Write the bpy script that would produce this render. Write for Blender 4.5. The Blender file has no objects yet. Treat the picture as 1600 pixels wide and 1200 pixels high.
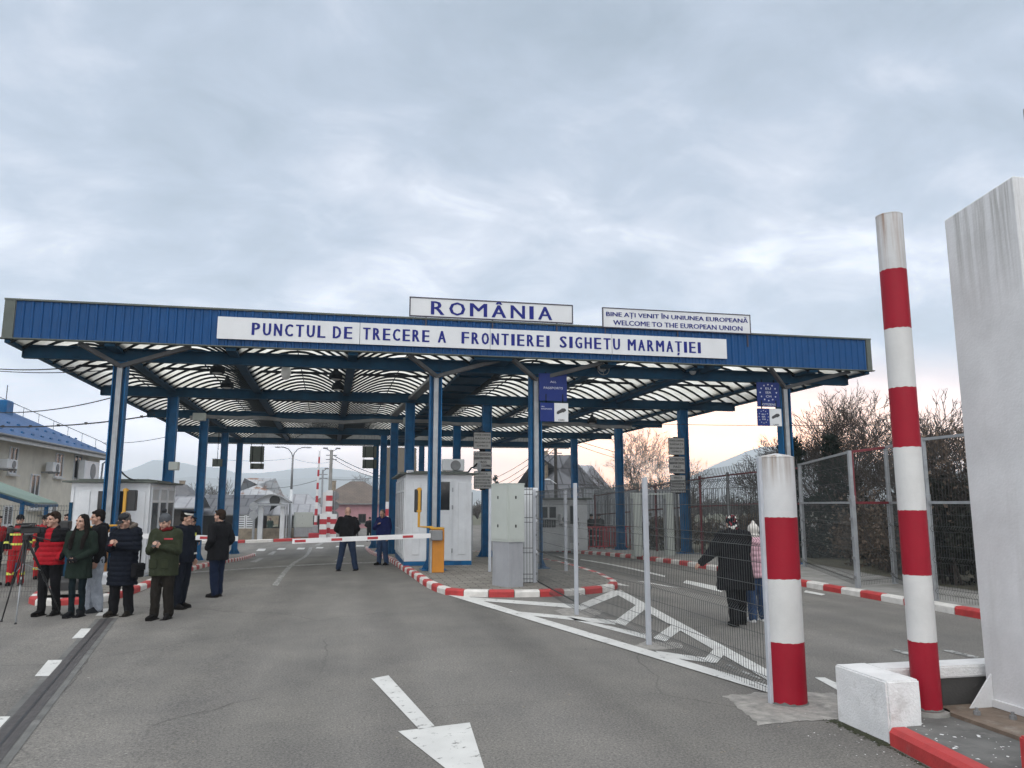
import bpy, bmesh, math, random
from mathutils import Vector, Matrix, noise
R_ = math.radians
C = bpy.context.scene.collection
rnd = random.Random(7)
HAZE = 6.5e-4

# ------------------------------------------------------------------ camera
FPX = 1200.0; PITCH = math.atan(187/1200.0); YAW = R_(11.4); EYE = 1.85
_f0 = Vector((math.sin(YAW), math.cos(YAW), 0)); _r = Vector((math.cos(YAW), -math.sin(YAW), 0))
_f = Vector((_f0.x*math.cos(PITCH), _f0.y*math.cos(PITCH), math.sin(PITCH)))
_u = Vector((-_f0.x*math.sin(PITCH), -_f0.y*math.sin(PITCH), math.cos(PITCH)))
cd = bpy.data.cameras.new('camera'); cam = bpy.data.objects.new('camera', cd); C.objects.link(cam)
cam.location = (0, 0, EYE); cam.rotation_euler = (R_(90)+PITCH, 0, -YAW)
cd.sensor_width = 36; cd.lens = 27; cd.clip_end = 20000; cd.clip_start = 0.05
bpy.context.scene.camera = cam

def ray(px, py):
    return _r*((px-800)/FPX) + _u*((600-py)/FPX) + _f
def atY(px, py, Y):
    d = ray(px, py); t = Y/d.y
    return d.x*t, EYE+d.z*t
def gz(x, y):
    t = min(1, max(0, (y-20)/30.)); s = t*t*(3-2*t)
    return -s*(0.95-0.012*max(-8, min(14, x))) - 0.022*max(0, min(7, -x-1))
def gp(px, py, dz=0.0):
    """the ground point (surface raised by dz) a pixel of the photo looks at"""
    d = ray(px, py); t = 1.0
    while t < 400 and EYE+d.z*t-gz(d.x*t, d.y*t)-dz > 0: t += .05
    return Vector((d.x*t, d.y*t, EYE+d.z*t))

# ------------------------------------------------------------------ materials
def _n(nt, kind, **kw):
    n = nt.nodes.new(kind)
    for k, v in kw.items():
        if k in n.inputs: n.inputs[k].default_value = v
        else: setattr(n, k, v)
    return n
def new_mat(name):
    m = bpy.data.materials.new(name); m.use_nodes = True
    return m, m.node_tree, m.node_tree.nodes['Principled BSDF']
def ramp(nt, a, b, ca=(0,0,0,1), cb=(1,1,1,1)):
    r = nt.nodes.new('ShaderNodeValToRGB'); e = r.color_ramp.elements
    e[0].position = a; e[1].position = b; e[0].color = ca; e[1].color = cb
    return r
def mixc(nt, fac, a, b, blend='MIX'):
    m = nt.nodes.new('ShaderNodeMix'); m.data_type = 'RGBA'; m.blend_type = blend
    for sock, v in ((m.inputs[0], fac), (m.inputs[6], a), (m.inputs[7], b)):
        if hasattr(v, 'is_linked') or hasattr(v, 'links'): nt.links.new(v, sock)
        elif isinstance(v, (int, float)): sock.default_value = v
        else: sock.default_value = (*v[:3], 1)
    return m.outputs[2]
def mat(name, col, rough=.6, var=.12, scale=3., bump=0., bscale=60., metal=0., dirt=None, damt=.45, dscale=2., spec=.5, stretch=(1, 1, 1)):
    m, nt, p = new_mat(name); L = nt.links
    tc = _n(nt, 'ShaderNodeTexCoord'); mp = _n(nt, 'ShaderNodeMapping'); mp.inputs['Scale'].default_value = stretch
    L.new(tc.outputs['Object'], mp.inputs[0]); co = mp.outputs[0]
    n1 = _n(nt, 'ShaderNodeTexNoise', Scale=scale, Detail=6., Roughness=.6); L.new(co, n1.inputs['Vector'])
    lo = [c*(1-var) for c in col]; hi = [min(1, c*(1+var)) for c in col]
    r = ramp(nt, .3, .7, (*lo, 1), (*hi, 1)); L.new(n1.outputs[0], r.inputs[0]); out = r.outputs[0]
    if dirt:
        n2 = _n(nt, 'ShaderNodeTexNoise', Scale=dscale, Detail=8., Roughness=.7); L.new(co, n2.inputs['Vector'])
        r2 = ramp(nt, 1-damt-.08, 1-damt+.22); L.new(n2.outputs[0], r2.inputs[0])
        out = mixc(nt, r2.outputs[0], out, dirt)
    L.new(out, p.inputs['Base Color'])
    p.inputs['Roughness'].default_value = rough; p.inputs['Metallic'].default_value = metal
    p.inputs['Specular IOR Level'].default_value = spec
    if bump:
        n3 = _n(nt, 'ShaderNodeTexNoise', Scale=bscale, Detail=4.); L.new(co, n3.inputs['Vector'])
        b = _n(nt, 'ShaderNodeBump', Strength=bump, Distance=.01); L.new(n3.outputs[0], b.inputs['Height']); L.new(b.outputs[0], p.inputs['Normal'])
    return m

def asphalt_mat():
    m, nt, p = new_mat('asphalt'); L = nt.links
    tc = _n(nt, 'ShaderNodeTexCoord'); co = tc.outputs['Object']
    mp = _n(nt, 'ShaderNodeMapping'); mp.inputs['Scale'].default_value = (1., .22, 1.); L.new(co, mp.inputs[0])
    wear = _n(nt, 'ShaderNodeTexNoise', Scale=.55, Detail=5., Roughness=.55); L.new(mp.outputs[0], wear.inputs['Vector'])
    blot = _n(nt, 'ShaderNodeTexNoise', Scale=.9, Detail=9., Roughness=.65); L.new(co, blot.inputs['Vector'])
    grain = _n(nt, 'ShaderNodeTexNoise', Scale=48., Detail=4., Roughness=.75); L.new(co, grain.inputs['Vector'])
    r1 = ramp(nt, .32, .68, (.136, .132, .124, 1), (.208, .2, .188, 1)); L.new(wear.outputs[0], r1.inputs[0])
    r2 = ramp(nt, .35, .7, (.88, .88, .89, 1), (1.13, 1.12, 1.1, 1)); L.new(blot.outputs[0], r2.inputs[0])
    c = mixc(nt, 1., r1.outputs[0], r2.outputs[0], 'MULTIPLY')
    r3 = ramp(nt, .32, .68, (.55, .55, .56, 1), (1.5, 1.49, 1.46, 1)); L.new(grain.outputs[0], r3.inputs[0])
    c = mixc(nt, 1., c, r3.outputs[0], 'MULTIPLY')
    # thin wandering cracks where a slow mask allows them
    warp = _n(nt, 'ShaderNodeTexNoise', Scale=1.4, Detail=6.); L.new(co, warp.inputs['Vector'])
    ad = mixc(nt, .35, co, warp.outputs[1], 'ADD')
    vo = _n(nt, 'ShaderNodeTexVoronoi', Scale=.23); vo.feature = 'DISTANCE_TO_EDGE'; L.new(ad, vo.inputs['Vector'])
    rc = ramp(nt, .001, .0038, (1, 1, 1, 1), (0, 0, 0, 1)); L.new(vo.outputs[0], rc.inputs[0])
    mk = _n(nt, 'ShaderNodeTexNoise', Scale=.35, Detail=2.); L.new(co, mk.inputs['Vector'])
    rm = ramp(nt, .46, .56); L.new(mk.outputs[0], rm.inputs[0])
    f = mixc(nt, 1., rc.outputs[0], rm.outputs[0], 'MULTIPLY')
    f2 = mixc(nt, 1., f, (.4, .4, .4), 'MULTIPLY')
    c = mixc(nt, f2, c, (.035, .034, .033))
    # pale specks of grit and old paint
    v2 = _n(nt, 'ShaderNodeTexVoronoi', Scale=3.1, Randomness=1.); L.new(co, v2.inputs['Vector'])
    rs = ramp(nt, .035, .06, (1, 1, 1, 1), (0, 0, 0, 1)); L.new(v2.outputs[0], rs.inputs[0])
    n5 = _n(nt, 'ShaderNodeTexNoise', Scale=2.7, Detail=1.); L.new(co, n5.inputs['Vector'])
    rq = ramp(nt, .58, .62); L.new(n5.outputs[0], rq.inputs[0])
    f3 = mixc(nt, 1., rs.outputs[0], rq.outputs[0], 'MULTIPLY')
    c = mixc(nt, f3, c, (.36, .35, .33))
    # wheel tracks polished along the lanes, oil drips between them, and coarse stones
    sx = _n(nt, 'ShaderNodeSeparateXYZ'); L.new(co, sx.inputs[0]); wv = nt.nodes.new('ShaderNodeMath'); wv.operation = 'SINE'; mu = nt.nodes.new('ShaderNodeMath'); mu.operation = 'MULTIPLY'; mu.inputs[1].default_value = 3.5; L.new(sx.outputs[0], mu.inputs[0]); L.new(mu.outputs[0], wv.inputs[0])
    rt = ramp(nt, .2, .95, (1.04, 1.04, 1.04, 1), (.9, .9, .905, 1)); L.new(wv.outputs[0], rt.inputs[0]); c = mixc(nt, 1., c, rt.outputs[0], 'MULTIPLY')
    oi = _n(nt, 'ShaderNodeTexNoise', Scale=1.9, Detail=7., Roughness=.6); L.new(co, oi.inputs['Vector']); ro = ramp(nt, .66, .74, (1, 1, 1, 1), (.72, .72, .73, 1)); L.new(oi.outputs[0], ro.inputs[0]); c = mixc(nt, 1., c, ro.outputs[0], 'MULTIPLY')
    vs = _n(nt, 'ShaderNodeTexVoronoi', Scale=85.); L.new(co, vs.inputs['Vector']); rv = ramp(nt, .0, .6, (1.28, 1.27, 1.25, 1), (.84, .84, .84, 1)); L.new(vs.outputs[0], rv.inputs[0]); c = mixc(nt, 1., c, rv.outputs[0], 'MULTIPLY')
    L.new(c, p.inputs['Base Color']); p.inputs['Roughness'].default_value = .88; p.inputs['Specular IOR Level'].default_value = .25
    b = _n(nt, 'ShaderNodeBump', Strength=.35, Distance=.006); L.new(grain.outputs[0], b.inputs['Height']); L.new(b.outputs[0], p.inputs['Normal'])
    return m

def worn_paint_mat(name, col, under=(.12, .12, .115), amt=.36):
    """road paint with the asphalt showing through where it has worn off"""
    m, nt, p = new_mat(name); L = nt.links
    tc = _n(nt, 'ShaderNodeTexCoord'); co = tc.outputs['Object']
    n1 = _n(nt, 'ShaderNodeTexNoise', Scale=9., Detail=9., Roughness=.75); L.new(co, n1.inputs['Vector'])
    r = ramp(nt, 1-amt-.03, 1-amt+.05); L.new(n1.outputs[0], r.inputs[0])
    n2 = _n(nt, 'ShaderNodeTexNoise', Scale=2., Detail=5.); L.new(co, n2.inputs['Vector'])
    r2 = ramp(nt, .3, .7, (*[c*.82 for c in col], 1), (*col, 1)); L.new(n2.outputs[0], r2.inputs[0])
    L.new(mixc(nt, r.outputs[0], r2.outputs[0], under), p.inputs['Base Color']); p.inputs['Roughness'].default_value = .75
    return m

def paver_mat():
    m, nt, p = new_mat('concrete_pavers'); L = nt.links
    tc = _n(nt, 'ShaderNodeTexCoord'); co = tc.outputs['Object']
    b = _n(nt, 'ShaderNodeTexBrick', Scale=1.); b.inputs['Brick Width'].default_value = .4; b.inputs['Row Height'].default_value = .2
    b.inputs['Mortar Size'].default_value = .012; b.inputs['Color1'].default_value = (.2, .185, .165, 1); b.inputs['Color2'].default_value = (.26, .24, .215, 1)
    b.inputs['Mortar'].default_value = (.07, .07, .055, 1); L.new(co, b.inputs['Vector'])
    n = _n(nt, 'ShaderNodeTexNoise', Scale=1.1, Detail=8., Roughness=.65); L.new(co, n.inputs['Vector'])
    r = ramp(nt, .3, .7, (.62, .62, .6, 1), (1.1, 1.1, 1.1, 1)); L.new(n.outputs[0], r.inputs[0])
    L.new(mixc(nt, 1., b.outputs[0], r.outputs[0], 'MULTIPLY'), p.inputs['Base Color']); p.inputs['Roughness'].default_value = .9
    bp = _n(nt, 'ShaderNodeBump', Strength=.5, Distance=.01, invert=True); L.new(b.outputs['Fac'], bp.inputs['Height']); L.new(bp.outputs[0], p.inputs['Normal'])
    return m

def streak_mat(name, col, streak, amt=.4, rough=.55, scale=1., sx=9., sz=.35, bump=.12, spec=.3, top=None):
    """painted sheet or plaster with rain streaks running down it"""
    m, nt, p = new_mat(name); L = nt.links
    tc = _n(nt, 'ShaderNodeTexCoord'); co = tc.outputs['Object']
    mp = _n(nt, 'ShaderNodeMapping'); mp.inputs['Scale'].default_value = (sx, sx, sz); L.new(co, mp.inputs[0])
    n1 = _n(nt, 'ShaderNodeTexNoise', Scale=scale, Detail=7., Roughness=.65); L.new(mp.outputs[0], n1.inputs['Vector'])
    r = ramp(nt, 1-amt-.06, 1-amt+.22); L.new(n1.outputs[0], r.inputs[0])
    n2 = _n(nt, 'ShaderNodeTexNoise', Scale=1.7, Detail=8., Roughness=.7); L.new(co, n2.inputs['Vector'])
    r2 = ramp(nt, .3, .72, (*[c*.84 for c in col], 1), (*[min(1, c*1.05) for c in col], 1)); L.new(n2.outputs[0], r2.inputs[0])
    out = mixc(nt, r.outputs[0], r2.outputs[0], streak)
    if top:      # run-off stains that start at a given height: (z of the edge, reach below it, colour)
        z1, reach, scol = top; sp = _n(nt, 'ShaderNodeSeparateXYZ'); L.new(co, sp.inputs[0])
        mr = _n(nt, 'ShaderNodeMapRange'); mr.inputs[1].default_value = z1-reach; mr.inputs[2].default_value = z1; L.new(sp.outputs[2], mr.inputs[0])
        m4 = _n(nt, 'ShaderNodeMapping'); m4.inputs['Scale'].default_value = (14, 14, .5); L.new(co, m4.inputs[0])
        n4 = _n(nt, 'ShaderNodeTexNoise', Scale=1., Detail=8., Roughness=.7); L.new(m4.outputs[0], n4.inputs['Vector']); r4 = ramp(nt, .46, .68); L.new(n4.outputs[0], r4.inputs[0])
        out = mixc(nt, mixc(nt, 1., r4.outputs[0], mr.outputs[0], 'MULTIPLY'), out, scol)
    L.new(out, p.inputs['Base Color']); p.inputs['Roughness'].default_value = rough; p.inputs['Specular IOR Level'].default_value = spec
    if bump:
        n3 = _n(nt, 'ShaderNodeTexNoise', Scale=45., Detail=4.); L.new(co, n3.inputs['Vector'])
        b = _n(nt, 'ShaderNodeBump', Strength=bump, Distance=.008); L.new(n3.outputs[0], b.inputs['Height']); L.new(b.outputs[0], p.inputs['Normal'])
    return m

def tile_mat(name, c1, c2, mortar, w, h, bump=.6, rough=.7, rust=None):
    m, nt, p = new_mat(name); L = nt.links
    tc = _n(nt, 'ShaderNodeTexCoord'); co = tc.outputs['UV']
    b = _n(nt, 'ShaderNodeTexBrick', Scale=1.); b.inputs['Brick Width'].default_value = w; b.inputs['Row Height'].default_value = h
    b.inputs['Mortar Size'].default_value = min(w, h)*.07; b.inputs['Color1'].default_value = (*c1, 1); b.inputs['Color2'].default_value = (*c2, 1)
    b.inputs['Mortar'].default_value = (*mortar, 1); L.new(co, b.inputs['Vector'])
    n = _n(nt, 'ShaderNodeTexNoise', Scale=.5, Detail=7., Roughness=.65); L.new(co, n.inputs['Vector'])
    r = ramp(nt, .3, .7, (.7, .7, .7, 1), (1.15, 1.13, 1.1, 1)); L.new(n.outputs[0], r.inputs[0])
    out = mixc(nt, 1., b.outputs[0], r.outputs[0], 'MULTIPLY')
    if rust:
        n2 = _n(nt, 'ShaderNodeTexNoise', Scale=.45, Detail=9., Roughness=.7); L.new(co, n2.inputs['Vector'])
        r2 = ramp(nt, .52, .6); L.new(n2.outputs[0], r2.inputs[0]); out = mixc(nt, r2.outputs[0], out, rust)
    L.new(out, p.inputs['Base Color']); p.inputs['Roughness'].default_value = rough
    bp = _n(nt, 'ShaderNodeBump', Strength=bump, Distance=.03, invert=True); L.new(b.outputs['Fac'], bp.inputs['Height']); L.new(bp.outputs[0], p.inputs['Normal'])
    return m

def translucent_mat():
    m, nt, p = new_mat('roof_sheet'); L = nt.links
    tc = _n(nt, 'ShaderNodeTexCoord')
    n1 = _n(nt, 'ShaderNodeTexNoise', Scale=1.3, Detail=7., Roughness=.7); L.new(tc.outputs['Object'], n1.inputs['Vector'])
    r = ramp(nt, .32, .66, (.56, .53, .44, 1), (.95, .94, .89, 1)); L.new(n1.outputs[0], r.inputs[0])
    tr = _n(nt, 'ShaderNodeBsdfTranslucent'); L.new(r.outputs[0], tr.inputs[0])
    df = _n(nt, 'ShaderNodeBsdfDiffuse'); L.new(r.outputs[0], df.inputs[0])
    mx = _n(nt, 'ShaderNodeMixShader'); mx.inputs[0].default_value = .08; L.new(tr.outputs[0], mx.inputs[1]); L.new(df.outputs[0], mx.inputs[2])
    L.new(mx.outputs[0], nt.nodes['Material Output'].inputs[0])
    return m

def glass_mat(name, tint=(.035, .04, .045), rough=.06):
    m, nt, p = new_mat(name)
    p.inputs['Base Color'].default_value = (*tint, 1); p.inputs['Roughness'].default_value = rough; p.inputs['Specular IOR Level'].default_value = .3
    return m

MT = dict(
    asphalt=asphalt_mat(), pavers=paver_mat(),
    line=worn_paint_mat('road_paint', (.62, .62, .6), amt=.4), line_old=worn_paint_mat('faded_road_paint', (.42, .42, .4), amt=.52),
    kerb_red=mat('kerb_red', (.42, .035, .035), .6, .2, 6, .3, dirt=(.22, .16, .15), damt=.3, dscale=5),
    kerb_white=mat('kerb_white', (.62, .6, .57), .7, .12, 6, .3, dirt=(.3, .28, .26), damt=.34, dscale=5),
    concrete=mat('concrete', (.27, .265, .25), .9, .2, 2.2, .4, dirt=(.15, .145, .13), damt=.42, dscale=1.3),
    concrete_patch=mat('concrete_patch', (.33, .315, .29), .92, .25, 5, .5, dirt=(.13, .13, .125), damt=.5, dscale=6),
    slab_dark=mat('dark_slab', (.12, .12, .115), .9, .3, 4, .5, dirt=(.24, .23, .22), damt=.36, dscale=5),
    sealer=mat('joint_steel', (.055, .05, .05), .7, .2, 12, .2, dirt=(.1, .095, .09), damt=.4, dscale=3),
    blue=streak_mat('blue_cladding', (.003, .058, .185), (.018, .085, .2), .3, .42, bump=0, spec=.18),
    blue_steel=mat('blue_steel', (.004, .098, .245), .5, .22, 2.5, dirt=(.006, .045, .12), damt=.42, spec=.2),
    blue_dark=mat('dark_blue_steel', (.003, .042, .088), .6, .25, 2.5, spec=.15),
    rib=mat('roof_rib_steel', (.008, .011, .014), .8, .2, 3, spec=.1), sheet=translucent_mat(),
    galv=mat('galvanised_steel', (.3, .315, .33), .55, .18, 5, metal=.2), galv_dark=mat('dull_zinc', (.2, .205, .21), .6, .2, 4, metal=.2),
    wire=mat('fence_wire', (.045, .05, .05), .6, .2, 4), post=mat('grey_post_paint', (.42, .44, .48), .55, .1, 4, dirt=(.3, .3, .3), damt=.3),
    trim=mat('grey_green_trim', (.075, .088, .075), .6, .2, 3),
    sign_white=mat('sign_white', (.6, .615, .63), .45, .05, 1.5, dirt=(.52, .53, .54), damt=.3), sign_blue=mat('sign_blue', (.004, .02, .15), .4, .12, 3, spec=.2),
    letter_blue=mat('lettering_blue', (.008, .014, .17), .5, .08, 3, spec=.2), letter_dark=mat('lettering_dark', (.03, .03, .035), .5, .1, 3), letter_white=mat('lettering_white', (.6, .62, .68), .5, .05, 3),
    sign_frame=mat('sign_frame', (.035, .03, .05), .5, .1, 3), sign_grey=mat('sign_grey', (.4, .4, .39), .5, .08, 3, dirt=(.28, .28, .27), damt=.34),
    pvc=streak_mat('white_pvc', (.66, .68, .7), (.5, .51, .52), .3, .4, bump=0), pvc_grey=mat('grey_pvc', (.42, .43, .44), .5, .1, 3),  # pvc_grey is plain mid-grey plastic
    glass=glass_mat('dark_glass', (.012, .014, .017), .12), glass_grey=glass_mat('grey_glass', (.035, .04, .045), .1), black=mat('black_plastic', (.015, .015, .016), .5, .2, 6),
    orange=mat('orange_paint', (.52, .2, .015), .45, .12, 3, dirt=(.35, .15, .03), damt=.3), yellow=mat('amber_paint', (.5, .26, .02), .45, .12, 3),
    boom_white=mat('boom_white', (.68, .68, .68), .4, .05, 3, dirt=(.5, .5, .48), damt=.3), red=mat('signal_red', (.4, .02, .035), .45, .12, 4),
    bollard_red=streak_mat('bollard_red', (.3, .008, .022), (.22, .012, .022), .36, .5, sx=14, bump=.2, spec=.22), bollard_white=streak_mat('bollard_white', (.6, .6, .59), (.42, .4, .36), .27, .55, sx=12, bump=.25),
    pillar=streak_mat('pillar_paint', (.66, .665, .675), (.5, .5, .5), .36, .6, sx=5, sz=.5, bump=.35, top=(4.37, 1.1, (.27, .265, .25))),
    low_wall=mat('limewashed_concrete', (.7, .7, .7), .85, .1, 3, .8, 60, dirt=(.3, .29, .27), damt=.36, dscale=3.6),
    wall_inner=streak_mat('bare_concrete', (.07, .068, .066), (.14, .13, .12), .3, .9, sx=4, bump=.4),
    rust=mat('rusty_plate', (.16, .12, .09), .8, .3, 6, .3, dirt=(.3, .28, .25), damt=.4, dscale=5),
    plaster=streak_mat('cream_plaster', (.66, .62, .53), (.4, .38, .33), .36, .85, sx=2.2), eave=mat('white_eave', (.55, .55, .54), .6, .1, 3),
    blue_tile=tile_mat('blue_roof_tiles', (.03, .1, .25), (.04, .115, .28), (.012, .04, .12), .35, .3),
    grey_tile=tile_mat('grey_roof_tiles', (.1, .1, .11), (.13, .13, .14), (.05, .05, .055), .5, .35),
    pale_roof=tile_mat('pale_sheet_roof', (.3, .31, .34), (.35, .36, .39), (.2, .2, .22), 1.2, 3.), dark_roof=tile_mat('slate_sheet_roof', (.095, .1, .115), (.115, .12, .135), (.04, .042, .05), 1.1, 2.4, .9),
    rust_roof=tile_mat('rusty_sheet_roof', (.36, .38, .41), (.42, .44, .46), (.24, .25, .27), 1., 3., rust=(.2, .095, .055)),
    brown_tile=tile_mat('brown_roof_tiles', (.125, .098, .082), (.16, .125, .1), (.06, .05, .045), .4, .33),
    pink=streak_mat('pink_plaster', (.5, .27, .29), (.36, .2, .21), .3, .85, sx=1.5), v_arm=mat('dark_gutter_pipe', (.09, .092, .095), .6, .2, 4, spec=.2), wtop=streak_mat('weathered_white', (.56, .565, .57), (.42, .4, .36), .3, .55, sx=12, bump=.25, top=(4.36, .75, (.24, .12, .055))), wtop_low=streak_mat('weathered_white_cap', (.58, .585, .59), (.42, .4, .36), .27, .55, sx=12, bump=.25, top=(2.32, .35, (.2, .13, .08))), stone=mat('rubble_stone', (.24, .2, .15), .9, .35, 2.5, .6, 8),
    rough_slab=streak_mat('weathered_slab', (.16, .135, .105), (.08, .07, .06), .42, .95, sx=1.2, sz=.3, bump=.5), timber=mat('dark_timber', (.03, .026, .024), .8, .3, 3),
    awning=mat('green_awning', (.17, .25, .21), .6, .12, 2), canvas=mat('white_sheet', (.5, .52, .55), .6, .1, 2),
    cable=mat('black_cable', (.02, .02, .022), .6, .1, 3), lamp_glass=mat('lamp_glass', (.5, .5, .48), .3, .1, 6), cabinet=mat('cabinet_grey', (.42, .45, .42), .5, .06, 2, dirt=(.33, .35, .33), damt=.3),
    plinth=streak_mat('cast_plinth', (.33, .34, .36), (.22, .23, .24), .4, .8, sx=3), green=mat('dark_green_cloth', (.015, .035, .03), .9, .2, 8),
)
MT['fence_red'] = mat('fence_red', (.16, .018, .025), .55, .25, 5)
MT['hill'] = mat('hazed_hill_wood', (.2, .21, .22), .95, .25, .004, dirt=(.26, .26, .26), damt=.4, dscale=.002)  # base colour lightened to put extra distance haze on the hills

# ------------------------------------------------------------------ mesh builder
class MB:
    def __init__(s, M=None):
        s.v = []; s.f = []; s.fm = []; s.m = 0; s.M = M; s.uv = {}
    def add(s, vs, fs, m=None, uv=None):
        b = len(s.v); M = s.M
        s.v += [tuple(M @ Vector(p)) if M is not None else tuple(p) for p in vs]
        for k, f in enumerate(fs):
            if uv: s.uv[len(s.f)] = uv[k]
            s.f.append(tuple(b+i for i in f)); s.fm.append(s.m if m is None else m)
    def box(s, x0, x1, y0, y1, z0, z1, m=None):
        s.add([(x0,y0,z0),(x1,y0,z0),(x1,y1,z0),(x0,y1,z0),(x0,y0,z1),(x1,y0,z1),(x1,y1,z1),(x0,y1,z1)],
              [(0,3,2,1),(4,5,6,7),(0,1,5,4),(1,2,6,5),(2,3,7,6),(3,0,4,7)], m)
    def bbox(s, x0, x1, y0, y1, z0, z1, b=.01, m=None):
        """box with chamfered edges"""
        bm = bmesh.new(); bmesh.ops.create_cube(bm, size=1)
        for v in bm.verts: v.co = ((x0+x1)/2+v.co.x*(x1-x0), (y0+y1)/2+v.co.y*(y1-y0), (z0+z1)/2+v.co.z*(z1-z0))
        bmesh.ops.bevel(bm, geom=bm.edges[:], offset=b, segments=1, affect='EDGES')
        bm.verts.index_update(); s.add([v.co[:] for v in bm.verts], [[v.index for v in f.verts] for f in bm.faces], m); bm.free()
    def quad(s, a, b, c, d, m=None, uv=None): s.add([a, b, c, d], [(0,1,2,3)], m, [uv] if uv else None)
    def tube(s, pts, r, n=6, m=None, caps=True, closed=False):
        pts = [Vector(p) for p in pts]; k = len(pts); rs = r if isinstance(r, (list, tuple)) else [r]*k
        vs = []; up0 = None
        for i, p in enumerate(pts):
            if closed: d = pts[(i+1) % k]-pts[i-1]
            else: d = pts[min(i+1, k-1)]-pts[max(i-1, 0)]
            if d.length < 1e-9: d = Vector((0, 0, 1))
            d.normalize()
            if up0 is None: up0 = Vector((0, 0, 1)) if abs(d.z) < .9 else Vector((1, 0, 0))
            a = d.cross(up0)
            if a.length < 1e-4: a = d.cross(Vector((0, 1, .3)))
            a.normalize(); b = a.cross(d); up0 = b
            for j in range(n):
                t = 2*math.pi*(j+.5)/n; vs.append(p+a*(math.cos(t)*rs[i])+b*(math.sin(t)*rs[i]))
        fs = []
        for i in range(k if closed else k-1):
            for j in range(n):
                i2 = (i+1) % k; fs.append((i*n+j, i*n+(j+1) % n, i2*n+(j+1) % n, i2*n+j))
        if caps and not closed: fs.append(tuple(range(n-1, -1, -1))); fs.append(tuple((k-1)*n+j for j in range(n)))
        s.add(vs, fs, m)
    def cyl(s, x, y, z0, z1, r0, r1=None, n=20, m=None): s.tube([(x,y,z0),(x,y,z1)], [r0, r0 if r1 is None else r1], n, m)
    def bar(s, a, b, w, h, m=None):
        """rectangular bar from a to b, w sideways and h upward"""
        a = Vector(a); b = Vector(b); d = (b-a).normalized(); up = Vector((0,0,1)) if abs(d.z) < .95 else Vector((0,1,0))
        x = d.cross(up).normalized()*(w/2); y = x.cross(d).normalized()*(h/2)
        s.add([a-x-y,a+x-y,a+x+y,a-x+y,b-x-y,b+x-y,b+x+y,b-x+y], [(0,1,2,3),(7,6,5,4),(0,4,5,1),(1,5,6,2),(2,6,7,3),(3,7,4,0)], m)
    def prism(s, pts, z0, z1, m=None):
        n = len(pts); s.add([(x,y,z0) for x,y in pts]+[(x,y,z1) for x,y in pts],
            [tuple(range(n-1,-1,-1)), tuple(range(n,2*n))]+[(i,(i+1)%n,n+(i+1)%n,n+i) for i in range(n)], m)
    def prism_dir(s, pts, d, m=None):
        d = Vector(d); n = len(pts); s.add([Vector(p) for p in pts]+[Vector(p)+d for p in pts],
            [tuple(range(n-1,-1,-1)), tuple(range(n,2*n))]+[(i,(i+1)%n,n+(i+1)%n,n+i) for i in range(n)], m)
    def lathe(s, x, y, prof, n=20, m=None):
        s.tube([(x,y,z) for z,r in prof], [r for z,r in prof], n, m)
    def ball(s, c, r, m=None, sub=2):
        bm = bmesh.new(); bmesh.ops.create_icosphere(bm, subdivisions=sub, radius=1); bm.verts.index_update()
        r = (r,)*3 if isinstance(r, (int, float)) else r
        s.add([(c[0]+v.co.x*r[0], c[1]+v.co.y*r[1], c[2]+v.co.z*r[2]) for v in bm.verts], [[v.index for v in f.verts] for f in bm.faces], m); bm.free()
    def build(s, name, mats, parent=None, smooth=False, at=None, **props):
        """ONE mesh object. With a parent the vertices are in world space and are moved to the parent's frame; local=True keeps them."""
        local = props.pop('local', False)
        vs = s.v
        if parent is not None and not local:
            Wm = parent.matrix_basis.copy(); q = parent.parent
            while q is not None: Wm = q.matrix_basis @ Wm; q = q.parent
            Mi = Wm.inverted(); vs = [Mi @ Vector(p) for p in vs]
        loc = None
        if parent is None:
            if at is None:
                xs = [p[0] for p in vs]; ys = [p[1] for p in vs]; at = ((min(xs)+max(xs))/2, (min(ys)+max(ys))/2, min(p[2] for p in vs))
            loc = at; vs = [(p[0]-at[0], p[1]-at[1], p[2]-at[2]) for p in vs]
        me = bpy.data.meshes.new(name); me.from_pydata([tuple(p) for p in vs], [], s.f)
        for mm in (mats if isinstance(mats, (list, tuple)) else [mats]): me.materials.append(MT[mm] if isinstance(mm, str) else mm)
        me.polygons.foreach_set('material_index', s.fm)
        if s.uv:
            ul = me.uv_layers.new(name='UVMap')
            for p in me.polygons:
                q = s.uv.get(p.index)
                if q:
                    for li, c in zip(p.loop_indices, q): ul.data[li].uv = c
        if smooth: me.polygons.foreach_set('use_smooth', [True]*len(me.polygons))
        me.update()
        o = bpy.data.objects.new(name, me); C.objects.link(o)
        if parent is not None: o.parent = parent
        else: o.location = loc
        for k, v in props.items():
            if v: o[k] = v
        return o
def thing(name, label, cat, loc=(0,0,0), rz=0., group=None):
    o = bpy.data.objects.new(name, None); C.objects.link(o); o.empty_display_size = .2
    o.location = loc; o.rotation_euler = (0, 0, rz); o['label'] = label; o['category'] = cat
    o.matrix_basis = Matrix.Translation(Vector(loc)) @ Matrix.Rotation(rz, 4, 'Z')
    if group: o['group'] = group
    return o
def kids(o): return [c for c in bpy.data.objects if c.parent is o]
def copy_thing(o, loc, rz=None, label=None):
    c = o.copy(); C.objects.link(c); c.location = loc
    if rz is not None: c.rotation_euler = (0, 0, rz)
    if label: c['label'] = label
    for ch in kids(o):
        d = ch.copy(); C.objects.link(d); d.parent = c
        for g in kids(ch):
            e = g.copy(); C.objects.link(e); e.parent = d
    return c

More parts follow.
